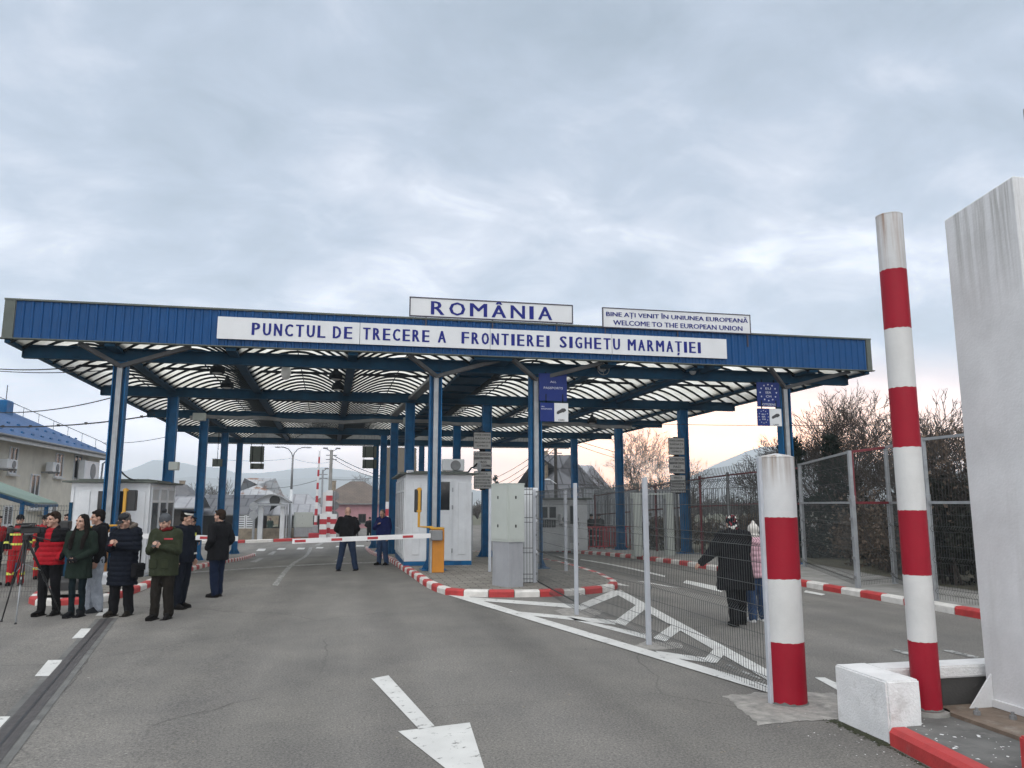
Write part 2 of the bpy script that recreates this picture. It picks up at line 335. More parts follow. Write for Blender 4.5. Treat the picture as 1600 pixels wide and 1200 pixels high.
_tc = {}
def text_geo(body, fat=0.):
    """outline of a line of writing as triangles, scaled to its own unit box"""
    k = (body, fat)
    if k in _tc: return _tc[k]
    cu = bpy.data.curves.new('writing', 'FONT'); cu.body = body; cu.offset = fat; cu.resolution_u = 2
    o = bpy.data.objects.new('writing', cu); C.objects.link(o)
    dg = bpy.context.evaluated_depsgraph_get(); ev = o.evaluated_get(dg); me = ev.to_mesh()
    vs = [v.co.copy() for v in me.vertices]; fs = [tuple(p.vertices) for p in me.polygons]; ev.to_mesh_clear()
    bpy.data.objects.remove(o); bpy.data.curves.remove(cu)
    x0 = min(v.x for v in vs); x1 = max(v.x for v in vs); y0 = min(v.y for v in vs); y1 = max(v.y for v in vs)
    _tc[k] = ([((v.x-x0)/(x1-x0), (v.y-y0)/(y1-y0)) for v in vs], fs)
    return _tc[k]
def write(mb, body, o, ux, uy, fat=0., m=None):
    """lay a line of writing into the rectangle with corner o and sides ux, uy"""
    vs, fs = text_geo(body); o = Vector(o); ux = Vector(ux); uy = Vector(uy); e = ux.normalized()*(fat*uy.length); nn = ux.cross(uy).normalized()*.0012
    for i, k in enumerate((0., -1., 1., -.5, .5) if fat else (0.,)):      # struck several times side by side for a bold face
        mb.add([o+ux*a+uy*b+e*k+nn*i for a, b in vs], fs, m)

# ------------------------------------------------------------------ sky and light
sc = bpy.context.scene
w = bpy.data.worlds.new('World'); sc.world = w; w.use_nodes = True
nt = w.node_tree; L = nt.links; nt.nodes.clear()
SUN_EL = R_(42); SUN_AZ = R_(205)          # azimuth clockwise from +Y: a pale sun through cloud behind the viewer
sky = _n(nt, 'ShaderNodeTexSky'); sky.sky_type = 'NISHITA'; sky.sun_disc = False; sky.sun_elevation = SUN_EL; sky.sun_rotation = SUN_AZ
tc = _n(nt, 'ShaderNodeTexCoord'); sep = _n(nt, 'ShaderNodeSeparateXYZ'); L.new(tc.outputs['Generated'], sep.inputs[0])
def mth(op, a, b=None, c=None):
    n = nt.nodes.new('ShaderNodeMath'); n.operation = op
    for i, v in enumerate((a, b, c)):
        if v is None: continue
        if isinstance(v, (int, float)): n.inputs[i].default_value = v
        else: L.new(v, n.inputs[i])
    return n.outputs[0]
zc = mth('MAXIMUM', sep.outputs[2], 0.0); den = mth('ADD', zc, .32)
cv = _n(nt, 'ShaderNodeCombineXYZ'); L.new(mth('DIVIDE', sep.outputs[0], den), cv.inputs[0]); L.new(mth('DIVIDE', sep.outputs[1], den), cv.inputs[1])
mp = _n(nt, 'ShaderNodeMapping'); mp.inputs['Rotation'].default_value = (0, 0, R_(-24)); mp.inputs['Scale'].default_value = (1.0, 1.25, 1); L.new(cv.outputs[0], mp.inputs[0])
na = _n(nt, 'ShaderNodeTexNoise', Scale=1.5, Detail=7., Roughness=.5, Distortion=.4); L.new(mp.outputs[0], na.inputs['Vector'])
nb = _n(nt, 'ShaderNodeTexNoise', Scale=4.2, Detail=8., Roughness=.55, Distortion=.5); L.new(mp.outputs[0], nb.inputs['Vector'])
cl = mth('ADD', mth('MULTIPLY', na.outputs[0], .6), mth('MULTIPLY', nb.outputs[0], .4))
cr = nt.nodes.new('ShaderNodeValToRGB'); L.new(cl, cr.inputs[0]); e = cr.color_ramp.elements
e[0].position = .36; e[0].color = (.295, .37, .46, 1); e[1].position = .655; e[1].color = (.88, .92, 1.0, 1)
k = e.new(.48); k.color = (.40, .475, .585, 1); k = e.new(.555); k.color = (.545, .60, .70, 1)
# horizon band: pale lilac, with a warm glow round one azimuth
az = Vector((math.sin(R_(26.5)), math.cos(R_(26.5)), 0))
dt = mth('ADD', mth('MULTIPLY', sep.outputs[0], az.x), mth('MULTIPLY', sep.outputs[1], az.y))
glow = mth('POWER', mth('MAXIMUM', dt, 0.), 22.)
hz = mixc(nt, glow, (1.12, 1.02, 1.07), (6.2, 2.9, 1.05))
hb = mth('POWER', mth('SUBTRACT', 1., mth('MINIMUM', mth('DIVIDE', zc, .19), 1.)), 1.5)
mul = _n(nt, 'ShaderNodeMix'); mul.data_type = 'FLOAT'
col = mixc(nt, hb, cr.outputs[0], hz)
# brighter overhead and behind the viewer, as the light on the white paint shows
zen = mth('SMOOTH_MIN', mth('MULTIPLY', mth('MAXIMUM', mth('SUBTRACT', zc, .6), 0.), 5.6), 1.6, .3)
bk = mth('MULTIPLY', mth('MAXIMUM', mth('MULTIPLY', mth('ADD', mth('MULTIPLY', sep.outputs[0], -_f0.x), mth('MULTIPLY', sep.outputs[1], -_f0.y)), 1.), 0.), .95)
veil = mth('POWER', 2.718, mth('MINIMUM', mth('DIVIDE', .092, mth('ADD', zc, .004)), 1.3))      # the low sky stands behind the most air
gain = mth('MULTIPLY', mth('MULTIPLY', mth('ADD', mth('ADD', 1., zen), bk), 1.12), veil)
nf = mth('MINIMUM', mth('ADD', mth('MULTIPLY', zen, .6), mth('MULTIPLY', bk, .9)), .85)
col = mixc(nt, nf, col, (.57, .56, .54))      # plain grey cloud overhead and behind
bg1 = _n(nt, 'ShaderNodeBackground'); L.new(col, bg1.inputs[0]); L.new(gain, bg1.inputs[1])
bg2 = _n(nt, 'ShaderNodeBackground', Strength=.05); L.new(sky.outputs[0], bg2.inputs[0])
mx = _n(nt, 'ShaderNodeMixShader'); mx.inputs[0].default_value = .9; L.new(bg2.outputs[0], mx.inputs[1]); L.new(bg1.outputs[0], mx.inputs[2])
out = _n(nt, 'ShaderNodeOutputWorld'); L.new(mx.outputs[0], out.inputs[0])
sl = bpy.data.lights.new('sun', 'SUN'); sl.energy = .8; sl.angle = R_(40); sl.color = (1., .96, .9)
so = bpy.data.objects.new('sun', sl); C.objects.link(so)
sd = Vector((math.sin(SUN_AZ)*math.cos(SUN_EL), math.cos(SUN_AZ)*math.cos(SUN_EL), math.sin(SUN_EL)))
so.rotation_euler = sd.to_track_quat('Z', 'Y').to_euler(); so.location = (-20, -40, 40)
sc.view_settings.view_transform = 'Standard'; sc.view_settings.look = 'None'; sc.view_settings.exposure = 0.; sc.view_settings.gamma = 1.
sc.render.engine = 'CYCLES'; sc.cycles.use_denoising = True; sc.cycles.max_bounces = 8; sc.cycles.volume_bounces = 2; sc.cycles.transparent_max_bounces = 24
# ------------------------------------------------------------------ ground, pavements, kerbs, markings
def frange(a, b, s):
    n = int(round((b-a)/s)); return [a+i*s for i in range(n+1)]
gx = [-4000,-1500,-600,-250,-140,-90,-65]+frange(-50, 50, 1)+[65,90,140,250,600,1500,4000]
gy = [-600,-200,-80,-40,-20]+frange(-10, 95, 1)+[110,140,200,300,500,900,1800,4200]
mb = MB(); mb.v = [(x, y, gz(x, y)) for y in gy for x in gx]; nx = len(gx)
for j in range(len(gy)-1):
    for i in range(nx-1): mb.f.append((j*nx+i, j*nx+i+1, (j+1)*nx+i+1, (j+1)*nx+i)); mb.fm.append(0)
mb.build('ground', 'asphalt', at=(0, 0, 0), kind='structure')

def strip_sheet(name, left, right, ys, dz, mt, step=.5):
    """a sheet between two outlines given as x(y) tables, raised dz over the ground"""
    def ip(t, y):
        for (y0, x0), (y1, x1) in zip(t, t[1:]):
            if y0 <= y <= y1: return x0+(x1-x0)*(y-y0)/max(1e-9, y1-y0)
        return t[0][1] if y < t[0][0] else t[-1][1]
    mb = MB(); n = 14; rows = frange(ys[0], ys[1], step); b = []
    for y in rows:
        a, c = ip(left, y), ip(right, y)
        for i in range(n+1):
            x = a+(c-a)*i/n; mb.v.append((x, y, gz(x, y)+dz))
    for j in range(len(rows)-1):
        for i in range(n):
            k = j*(n+1)+i; mb.f.append((k, k+1, k+n+2, k+n+1)); mb.fm.append(0)
    return mb.build(name, mt, at=(0, 0, 0), kind='structure')
def resample(pts, step):
    out = []
    for a, b in zip(pts, pts[1:]):
        a = Vector(a); b = Vector(b); n = max(1, int(round((b-a).length/step)))
        out += [a+(b-a)*(i/n) for i in range(n)]
    return out+[Vector(pts[-1])]
def smooth_line(pts, it=2):
    pts = [Vector(p) for p in pts]
    for _ in range(it):
        q = [pts[0]]
        for a, b in zip(pts, pts[1:]): q += [a*.75+b*.25, a*.25+b*.75]
        pts = q+[pts[-1]]
    return pts
def kerb(name, pts, side, h=.13, wd=.16, step=.5, sm=1, mats=('kerb_white', 'kerb_red'), first=0):
    """kerb stones painted in turn red and white; side +1 if the pavement lies left of the direction of travel"""
    p = smooth_line(pts, sm) if sm else [Vector(q) for q in pts]
    # even stones along the line
    d = [0.]
    for a, b in zip(p, p[1:]): d.append(d[-1]+(b-a).length)
    def at(s):
        for i in range(len(p)-1):
            if s <= d[i+1]: return p[i]+(p[i+1]-p[i])*((s-d[i])/max(1e-9, d[i+1]-d[i]))
        return p[-1]
    n = max(2, int(round(d[-1]/step))); ring = [at(d[-1]*i/n) for i in range(n+1)]
    mb = MB(); pr = ((0, -.04), (0, h-.03), (.03, h+.004), (wd, h+.006), (wd, -.04))
    def off(i):
        t = (ring[min(i+1, n)]-ring[max(i-1, 0)]).normalized(); nn = Vector((-t.y, t.x))*side
        return [(ring[i].x+nn.x*a, ring[i].y+nn.y*a, gz(ring[i].x, ring[i].y)+z) for a, z in pr]
    for i in range(n):
        a = off(i); b = off(i+1); jit = rnd.uniform(-.006, .006)
        # a hairline joint between stones
        a = [(Vector(q)*.985+Vector(r)*.015+Vector((0, 0, jit))) for q, r in zip(a, b)]; b = [(Vector(r)*.985+Vector(q)*.015+Vector((0, 0, jit))) for q, r in zip(off(i), b)]
        mb.add(a+b, [(0,1,6,5),(1,2,7,6),(2,3,8,7),(3,4,9,8),(4,3,2,1,0),(5,6,7,8,9)], (i+first) % 2)
    bmx = mb.build(name, list(mats), at=(0, 0, 0), kind='structure'); return bmx

# middle island with its kerb
isl_left = [(15.45,3.6),(15.52,2.9),(15.7,2.32),(15.95,2.0),(16.3,1.8),(17.8,1.6),(19.3,1.52),(21.2,1.42),(23.4,1.32),(27,1.25),(34,1.1),(50,.7)]
isl_right = [(15.45,3.9),(15.55,4.5),(16.05,5.4),(16.6,5.75),(17.4,5.95),(19.6,6.2),(26,6.25),(34,6.0),(50,5.5)]
strip_sheet('island_pavement', [(y, x+.1) for y, x in isl_left], [(y, x-.1) for y, x in isl_right], (15.5, 50), .13, 'pavers')
kerb('kerb', [(x, y) for y, x in reversed(isl_left)]+[(x, y) for y, x in isl_right], 1, sm=1, step=.52)
# left island
L1 = [gp(*p) for p in [(37,947),(107,947),(150,943),(173,940),(202,931),(233,919)]]
lk = [(-6.9, 24.), (-6.75, 19.)]+[(p.x, p.y) for p in L1]+[(-4.72, 23.), (-4.85, 28.), (-5.1, 36.), (-5.5, 47.)]
kerb('kerb', lk, 1, sm=1, step=.55, first=1)
strip_sheet('island_pavement', [(17.3,-6.4),(19,-6.65),(24,-6.8),(34,-9.),(47,-9.5)], [(17.3,-5.1),(18,-4.85),(18.8,-4.75),(23,-4.85),(28,-4.98),(36,-5.23),(47,-5.63)], (17.6, 47), .128, 'pavers')
# pavement beyond the right-hand lane
rk = [(10.05,3),(10.0,11),(9.95,16.4),(9.9,21.3),(9.85,25),(10.05,36),(10.6,52)]
kerb('kerb', rk, -1, sm=1, step=.62)
strip_sheet('side_pavement', [(y, x+.1) for x, y in rk], [(3, 16.), (20, 16.), (52, 17.)], (3, 52), .127, 'concrete')
# kerb of the road that crosses behind the canopy
fa = gp(330, 849); fb = gp(470, 845)
kerb('kerb', [(fa.x-6, fa.y), (fb.x, fb.y)], 1, sm=0, step=2.3, wd=.4, h=.22)
# raised bed inside the low wall, by the pillar
mb = MB(); mb.prism([(4.2, 5.7), (4.08, 4.7), (3.95, 2.6), (9., 2.6), (9., 6.1), (4.42, 6.1)], -.02, .12); mb.build('bed_slab', 'slab_dark', kind='structure')
kerb('kerb', [(4.12, 5.62), (4.02, 4.72), (3.9, 3.6), (3.78, 2.6)], 1, sm=0, step=.95, h=.128, wd=.13, first=1)

def px_mark(polys, name='road_marking', mt='line', dz=.006):
    """painted markings: each is a quad (four photo corners on the ground), laid as a fine sheet that follows the road"""
    mb = MB()
    for q in polys:
        q = [gp(*p) for p in q] if len(q[0]) == 2 and abs(q[0][0]) > 30 or q[0][1] > 200 else [Vector((*p, 0)) for p in q]
        A, B, D_, E_ = q; nu = max(1, int((B-A).length/.4)); nv = max(1, int((E_-A).length/.4)); b = len(mb.v)
        for j in range(nv+1):
            for i in range(nu+1):
                p = (A+(B-A)*(i/nu))*(1-j/nv)+(E_+(D_-E_)*(i/nu))*(j/nv); mb.v.append((p.x, p.y, gz(p.x, p.y)+dz))
        for j in range(nv):
            for i in range(nu):
                k = b+j*(nu+1)+i; mb.f.append((k, k+1, k+nu+2, k+nu+1)); mb.fm.append(0)
    return mb.build(name, mt, at=(0, 0, 0), kind='structure')
def lane(p0, p1, w0, w1=None):
    a = gp(*p0); b = gp(*p1); d = (b-a); d.z = 0; n = Vector((-d.y, d.x, 0)).normalized(); w1 = w1 or w0
    return [a-n*w0/2, a+n*w0/2, b+n*w1/2, b-n*w1/2]
def w_mark(quads, mt, dz=.006, name='road_marking'):
    return px_mark([[(p.x, p.y) for p in q] for q in quads], name, mt, dz)
# hatched island ahead of the kerb nose
px_mark([[(700,931),(728,932),(1210,1076),(1210,1088)]], 'road_marking', 'line', .010)
px_mark([[(725,933),(732,938),(899,951.5),(899,945)], [(795,955),(806,960),(962,977),(962,970)], [(886,964),(900,971),(1010,999),(1009,992)], [(1024,1018),(1036,1028),(1115,1037),(1115,1030)]], 'road_marking', 'line', .006)
px_mark([[(899,948),(907,955),(968,930),(958,923)], [(958,973),(977,979),(1009,952),(997,944)], [(1020,998),(1040,1004),(1064,985),(1050,977)], [(1098,1034),(1120,1037),(1134,1022),(1116,1014)]], 'road_marking', 'line', .0075)
px_mark([[(956,925),(969,922),(1212,1056),(1212,1073)]], 'road_marking', 'line', .009)
px_mark([[(1134,1040),(1138,1039),(1152,1046),(1149,1048)], [(1157,1050),(1161,1049),(1190,1062),(1187,1064)]], 'road_marking', 'line_old')
# right-hand lane
px_mark([[(906,875),(908,874),(1040,900),(1038,902)], [(843,865),(845,864.5),(902,875),(899,876)], [(1067,911),(1072,907),(1132,919),(1128,926)],
         [(851,876),(853,874.5),(897,884),(893,885)], [(1256,926),(1259,923),(1290,929),(1284,931)], [(1273,1060),(1289,1060),(1326,1078),(1322,1088)]], 'road_marking', 'line')
px_mark([[(996,908.5),(1004,909),(1064,919.5),(1042,917)], [(934,904),(941,904.5),(986,916.5),(960,914)]], 'road_marking', 'line')
px_mark([[(1392,1017),(1398,1015),(1440,1026),(1434,1029)], [(1474,1018),(1480,1016),(1532,1028),(1524,1030)]], 'road_marking', 'line_old')
# main lane: straight arrow, centre line, dashes, stop line
px_mark([[(580,1062),(607,1057),(679,1137),(655,1141)], [(622,1146),(734,1132),(777,1266),(776,1268)]], 'road_marking', 'line', .006)
px_mark([[(425,915),(434,916),(488.5,855.5),(483.5,855)]], 'road_marking', 'line_old')
px_mark([[(54,1058),(84,1057),(97,1032),(75,1033)], [(112,999),(133,997),(142,983),(127,983)], [(149,963),(160,963),(172,951),(160,952)], [(-40,1141),(0,1140),(16,1122),(-8,1122)]], 'road_marking', 'line')
px_mark([[(238,900),(240,898),(430,885),(430,886.5)], [(430,886.5),(430,885),(625,877),(625,878.5)]], 'road_marking', 'line_old')
px_mark([[(400,861),(413,861),(416,857.5),(404,857.5)], [(432,859),(444,859),(447,856.5),(436,856.5)], [(463,858.5),(475,858.5),(477,856),(466,856)], [(493,857),(504,857),(506,855),(495,855)], [(524,855),(538,855),(539,853),(526,853)], [(556,854),(569,854),(569,852),(557,852)]], 'road_marking', 'line')
px_mark([[(390,878),(400,879),(412,872),(405,872)], [(417,866.5),(426,867),(432,861.5),(426,861.5)], [(491,852.5),(499,852.5),(507,848),(500,848)], [(522,876),(527,877),(541,871),(536,870)]], 'road_marking', 'line_old')
for ln in ([(232,1138),(262,1128),(300,1117),(330,1113),(360,1100),(410,1092)], [(160,1027),(215,1018),(270,1006),(330,995),(372,988)], [(98,1085),(112,1068),(120,1058),(136,1033)], [(560,905),(610,903),(655,907)]):
    pts = resample([tuple(gp(*q)) for q in ln], .12); m = MB(); k = len(pts); L_ = []
    for i, p in enumerate(pts):
        t = (pts[min(i+1, k-1)]-pts[max(i-1, 0)]); t.z = 0; n_ = Vector((-t.y, t.x, 0)).normalized(); p = p+n_*(.05*noise.fractal(p*3, .8, 2., 3)); w_ = .002+.005*abs(noise.noise(p*4)); L_.append((p-n_*w_, p+n_*w_))
    m.v = [(q.x, q.y, gz(q.x, q.y)+.004) for a_, b_ in L_ for q in (a_, b_)]
    for i in range(k-1): m.f.append((2*i, 2*i+1, 2*i+3, 2*i+2)); m.fm.append(0)
    m.build('road_crack', 'sealer', at=(0, 0, 0), kind='structure')
# slab of concrete cast round the bollard and the two round the fence posts
def patch(pxs, mt, dz, name='concrete_patch'):
    p = [gp(*q) for q in pxs]; mb = MB(); r = []; cx_ = sum(q.x for q in p)/len(p); cy_ = sum(q.y for q in p)/len(p)
    for a, b in zip(p, p[1:]+p[:1]):
        for i in range(14):
            q = a+(b-a)*(i/14); k = 1+.10*noise.fractal(Vector((q.x*7, q.y*7, dz)), .7, 2., 4); r.append((cx_+(q.x-cx_)*k, cy_+(q.y-cy_)*k, dz))
    k = len(r); mb.add(r+[(cx_, cy_, dz)], [(i, (i+1) % k, k) for i in range(k)]); mb.build(name, mt, kind='structure')
patch([(1130,1088),(1205,1083),(1300,1083),(1328,1098),(1332,1124),(1250,1130),(1188,1134),(1160,1114)], 'concrete_patch', .004)
patch([(990,1010),(1010,1003),(1064,1006),(1068,1013),(1015,1017)], 'concrete_patch', .004)
patch([(868,955),(900,945),(945,956),(925,966),(885,964)], 'concrete_patch', .004)
# steel joint that runs along the left lane
a = gp(167, 967); b = gp(2, 1164); d = b-a; b = b+d*.35; n = Vector((-d.y, d.x, 0)).normalized()
w_mark([[a-n*.17, a+n*.17, b+n*.17, b-n*.17]], 'slab_dark', .005, 'expansion_joint')
w_mark([[a-n*.1, a+n*.1, b+n*.1, b-n*.1]], 'sealer', .008, 'expansion_joint')
w_mark([[a-n*.012, a+n*.012, b+n*.012, b-n*.012]], 'black', .011, 'expansion_joint')

# ------------------------------------------------------------------ canopy
SH = Matrix(((1, -.033, 0, .033*20.8), (0, 1, 0, 0), (0, 0, 1, 0), (0, 0, 0, 1)))     # the plan is a slight parallelogram
BY = [20.8+6.8*k for k in range(5)]; ZB = 5.43; ZT = 5.76; Y0 = 19.8; Y1 = 49.2; XL = -8.3; XR = 14.75
canopy = thing('border_canopy', 'long blue steel canopy on slim columns with arched translucent roof over the checkpoint lanes', 'canopy', (3.2, 20.8, 0))
def cb(): return MB(SH)
def ibeam_x(m, x0, x1, y, z0, z1, w=.2):
    m.box(x0, x1, y-w/2, y+w/2, z0, z0+.022); m.box(x0, x1, y-w/2, y+w/2, z1-.022, z1); m.box(x0, x1, y-.008, y+.008, z0+.02, z1-.02)
for y in BY:
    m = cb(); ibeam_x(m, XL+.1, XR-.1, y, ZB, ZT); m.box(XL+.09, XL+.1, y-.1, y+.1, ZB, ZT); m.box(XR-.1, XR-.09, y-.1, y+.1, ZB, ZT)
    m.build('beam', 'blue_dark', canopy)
ROWS = [-5.93, 2.06, 4.85, 12.5]
for ri, x in enumerate(ROWS):
    for k, y in enumerate(BY):
        m = cb(); bx = x-.033*(y-20.8)+.033*20.8*0
        zb = gz(x-.033*(y-20.8), y)+.13
        for s in (-1, 1): m.box(x+s*.15-.012, x+s*.15+.012, y-.14, y+.14, zb, ZB)
        m.box(x-.138, x+.138, y-.008, y+.008, zb, ZB)
        m.box(x-.2, x+.2, y-.2, y+.2, zb-.1, zb+.02)
        for s in (-1, 1):
            m.prism_dir([(x+s*.16, y-.01, zb+.02), (x+s*.3, y-.01, zb+.02), (x+s*.16, y-.01, zb+.3)], (0, .02, 0))
            m.prism_dir([(x-.01, y+s*.14, zb+.02), (x-.01, y+s*.28, zb+.02), (x-.01, y+s*.14, zb+.3)], (.02, 0, 0))
        m.box(x-.32, x+.32, y-.3, y+.3, zb, zb+.02)
        col = m.build('column', 'blue_steel', canopy)
        if k == 0:     # rainwater pipe in the column's web and its two branches up to the gutter
            p = cb(); p.box(x-.06, x+.06, y-.15, y-.05, zb+.02, 5.27)
            p.build('downpipe', 'galv', col); p = cb(); zc_ = 5.28; p.bar((x, y-.12, zc_), (x-.82, y-.75, 5.72), .1, .1); p.bar((x, y-.12, zc_), (x+1.75, y-.75, 5.72), .1, .1)
            p.build('gutter_pipe', 'v_arm', col)
# arched bays: sheet and ribs
BAYS = [(-8.2, -6.1, 0), (-5.9, -3.3, 0), (-3.1, -.3, 0), (-.1, 3.0, 0), (3.95, 6.7, 0), (6.9, 9.35, 0), (10.0, 12.85, 0), (13.05, 14.65, 0)]
for x0, x1, _ in BAYS:
    m = cb(); rise = .205*(x1-x0); n = 12; ys = frange(Y0+.08, Y1-.08, 2.1); arc = lambda i: (x0+(x1-x0)*i/n, ZT-.06+rise*math.sin(math.pi*i/n))
    m.v = []
    for y in ys:
        for i in range(n+1):
            x, z = arc(i); m.v.append(tuple(SH @ Vector((x, y, z))))
    for j in range(len(ys)-1):
        for i in range(n): k = j*(n+1)+i; m.f.append((k, k+1, k+n+2, k+n+1)); m.fm.append(0)
    v = m.build('roof_vault', 'sheet', canopy, smooth=True)
    m = cb(); yy = Y0+.12
    while yy < Y1-.1:
        pts = [arc(i) for i in range(n+1)]
        for (xa, za), (xb, zb) in zip(pts, pts[1:]):
            m.add([(xa,yy,za-.065),(xb,yy,zb-.065),(xb,yy,zb-.006),(xa,yy,za-.006),(xa,yy+.075,za-.065),(xb,yy+.075,zb-.065),(xb,yy+.075,zb-.006),(xa,yy+.075,za-.006)], [(0,1,2,3),(7,6,5,4),(0,4,5,1),(2,6,7,3)])
        yy += .72
    xm = (x0+x1)/2; m.box(xm-.012, xm+.012, Y0+.1, Y1-.1, ZT+rise-.16, ZT+rise-.13)
    m.build('rib_frame', 'rib', v)
for x, w_ in [(-8.25,.12),(-6.0,.24),(-3.2,.24),(-.2,.24),(6.8,.24),(9.42,.18),(9.92,.18),(12.95,.24),(14.7,.12)]:
    m = cb(); m.box(x-w_/2, x+w_/2, Y0+.07, Y1-.07, ZT-.13, ZT+.2); m.box(x-w_/2-.06, x+w_/2+.06, Y0+.07, Y1-.07, ZT+.05, ZT+.06)
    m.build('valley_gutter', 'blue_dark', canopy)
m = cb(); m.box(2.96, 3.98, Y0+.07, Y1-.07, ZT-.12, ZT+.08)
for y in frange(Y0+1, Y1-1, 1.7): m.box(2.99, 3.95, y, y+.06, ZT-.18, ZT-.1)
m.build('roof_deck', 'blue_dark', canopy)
for k in range(4):
    y = BY[k]+3.4; m = cb(); m.box(XL+.1, XR-.1, y-.03, y+.03, ZT+.05, ZT+.12); m.build('purlin', 'rib', canopy)
# slanted braces from beam to gutter
for k in range(5):
    for x in (-7.2, -4.6, 1., 4.2, 8.1, 11.4): pass
m = cb()
def cladding(m, a, b, z0, z1, nrm):
    """trapezoidal sheet from a to b (plan points), ribs standing out along nrm"""
    a = Vector((*a, 0)); b = Vector((*b, 0)); d = b-a; n = int(d.length/.2); nr = Vector((*nrm, 0))
    prof = []
    for i in range(n):
        for t, h in ((.0, 0), (.6, 0), (.7, .028), (.9, .028)): prof.append(a+d*((i+t)/n)+nr*h)
    prof.append(b)
    vs = [(p.x, p.y, z0) for p in prof]+[(p.x, p.y, z1) for p in prof]; k = len(prof)
    m.add(vs, [(i, i+1, k+i+1, k+i) for i in range(k-1)])
ZF0, ZF1 = 5.74, 6.64
cladding(m, (XL+.2, Y0), (XR-.12, Y0), ZF0, ZF1, (0, -1)); m.build('front_fascia', 'blue', canopy)
m = cb(); cladding(m, (XL, Y1), (XL, Y0+.05), ZF0, ZF1, (-1, 0)); m.build('side_fascia', 'blue', canopy)
m = cb(); cladding(m, (XR, Y0+.05), (XR, Y1), ZF0, ZF1, (1, 0)); m.build('side_fascia', 'blue', canopy)
m = cb(); cladding(m, (XR, Y1+.03), (XL, Y1+.03), ZF0-.3, ZF1, (0, 1)); m.build('back_fascia', 'galv', canopy)
m = cb(); m.box(XL-.05, XR+.05, Y0-.06, Y0+.04, ZF1+.003, ZF1+.045); m.box(XL-.04, XL+.19, Y0-.045, Y0+.03, ZF0, ZF1); m.box(XR-.11, XR+.04, Y0-.045, Y0+.03, ZF0, ZF1)
m.box(XL-.04, XL+.03, Y0+.031, Y1, ZF1+.003, ZF1+.04); m.box(XR-.03, XR+.04, Y0+.031, Y1, ZF1+.003, ZF1+.04)
m.box(XL-.12, XR+.12, Y0-.05, Y0+.1, ZF0-.03, ZF0-.003); m.build('edge_flashing', 'trim', canopy)
# cable tray slung under the third beam, with sagging cable
m = cb(); pts = [(-6.2+i*.6, 32.6, 5.26+.05*math.sin(i*.55)+.03*math.sin(i*1.7)) for i in range(32)]
for a, b in zip(pts, pts[1:]): m.bar(a, b, .3, .12)
m.build('cable_tray', 'galv_dark', canopy)
m = cb(); m.bar((2.4, 21.2, 5.62), (1.9, 33, 5.6), .3, .1); m.build('cable_tray', 'galv_dark', canopy)

# lamps and cameras hung under the canopy
def bell_lamp(px, py, Y, lab):
    x, z = atY(px, py, Y); t = thing('pendant_lamp', lab, 'lamp', (x, Y, z), 0, 'bell lamps under the canopy')
    m = MB(); m.lathe(x, Y, [(z-.16, .2), (z-.02, .19), (z+.1, .07), (z+.14, .06), (z+.2, .06)], 16); m.tube([(x, Y, z+.2), (x, Y, ZT+.05)], .012, 5); m.build('lamp_shade', 'rib', t, True)
    m = MB(); m.ball((x, Y, z-.13), (.16, .16, .06)); m.build('bulb_glass', 'lamp_glass', t, True)
bell_lamp(340, 574, 22.2, 'dark bell lamp under the canopy, leftmost and nearest the left front column')
bell_lamp(355, 598, 24.8, 'dark bell lamp behind the leftmost one, in the left roof bay')
bell_lamp(525, 584, 22.4, 'dark bell lamp right of the pale globe lamp, under the second roof bay')
bell_lamp(528, 601, 24.6, 'dark bell lamp hanging just behind another in the second roof bay')
bell_lamp(925, 655, 30.5, 'small dark bell lamp hanging in the right half of the canopy')
x, z = atY(447, 582, 21.3); t = thing('globe_lamp', 'pale teardrop lamp hanging below the front beam of the canopy', 'lamp', (x, 21.3, z))
m = MB(); m.lathe(x, 21.3, [(z-.2, .03), (z-.17, .09), (z-.02, .135), (z+.1, .125), (z+.16, .08)], 16); m.build('lamp_glass', 'lamp_glass', t, True)
m = MB(); m.cyl(x, 21.3, z+.16, z+.26, .05, .04, 10); m.tube([(x, 21.3, z+.26), (x, 20.9, ZB+.02)], .015, 5); m.build('lamp_holder', 'rib', t, True)
x, z = atY(942, 577, 20.55); t = thing('floodlight', 'round wire caged floodlight on the front canopy beam', 'floodlight', (x, 20.55, z))
m = MB(); m.tube([(x+.17*math.cos(a*math.pi/10), 20.5, z+.17*math.sin(a*math.pi/10)) for a in range(20)], .012, 5, closed=True); m.tube([(x-.17, 20.5, z), (x+.17, 20.5, z)], .007, 4); m.tube([(x, 20.5, z-.17), (x, 20.5, z+.17)], .007, 4); m.build('guard', 'galv_dark', t)
m = MB(); m.ball((x, 20.6, z+.03), (.12, .1, .1)); m.build('lamp_body', 'galv', t, True)
x, z = atY(1081, 577, 20.5); t = thing('security_camera', 'white dome camera on a bent bracket at the front canopy beam', 'camera', (x, 20.5, z))
m = MB(); m.bbox(x-.12, x+.12, 20.3, 20.6, z+.02, z+.2, .04); m.build('camera_housing', 'lamp_glass', t)
m = MB(); m.ball((x-.02, 20.4, z-.08), (.1, .1, .11)); m.build('camera_dome', 'galv', t, True)
m = MB(); m.bar((x, 20.5, z-.02), (x, 20.7, z+.1), .05, .05); m.bar((x, 20.62, z+.1), (x, 20.8, z+.12), .05, .05); m.build('bracket', 'galv', t)

# ------------------------------------------------------------------ signs
def sign_rect(tl, br, Y): x0, z1 = atY(*tl, Y); x1, z0 = atY(*br, Y); return x0, x1, z0, z1
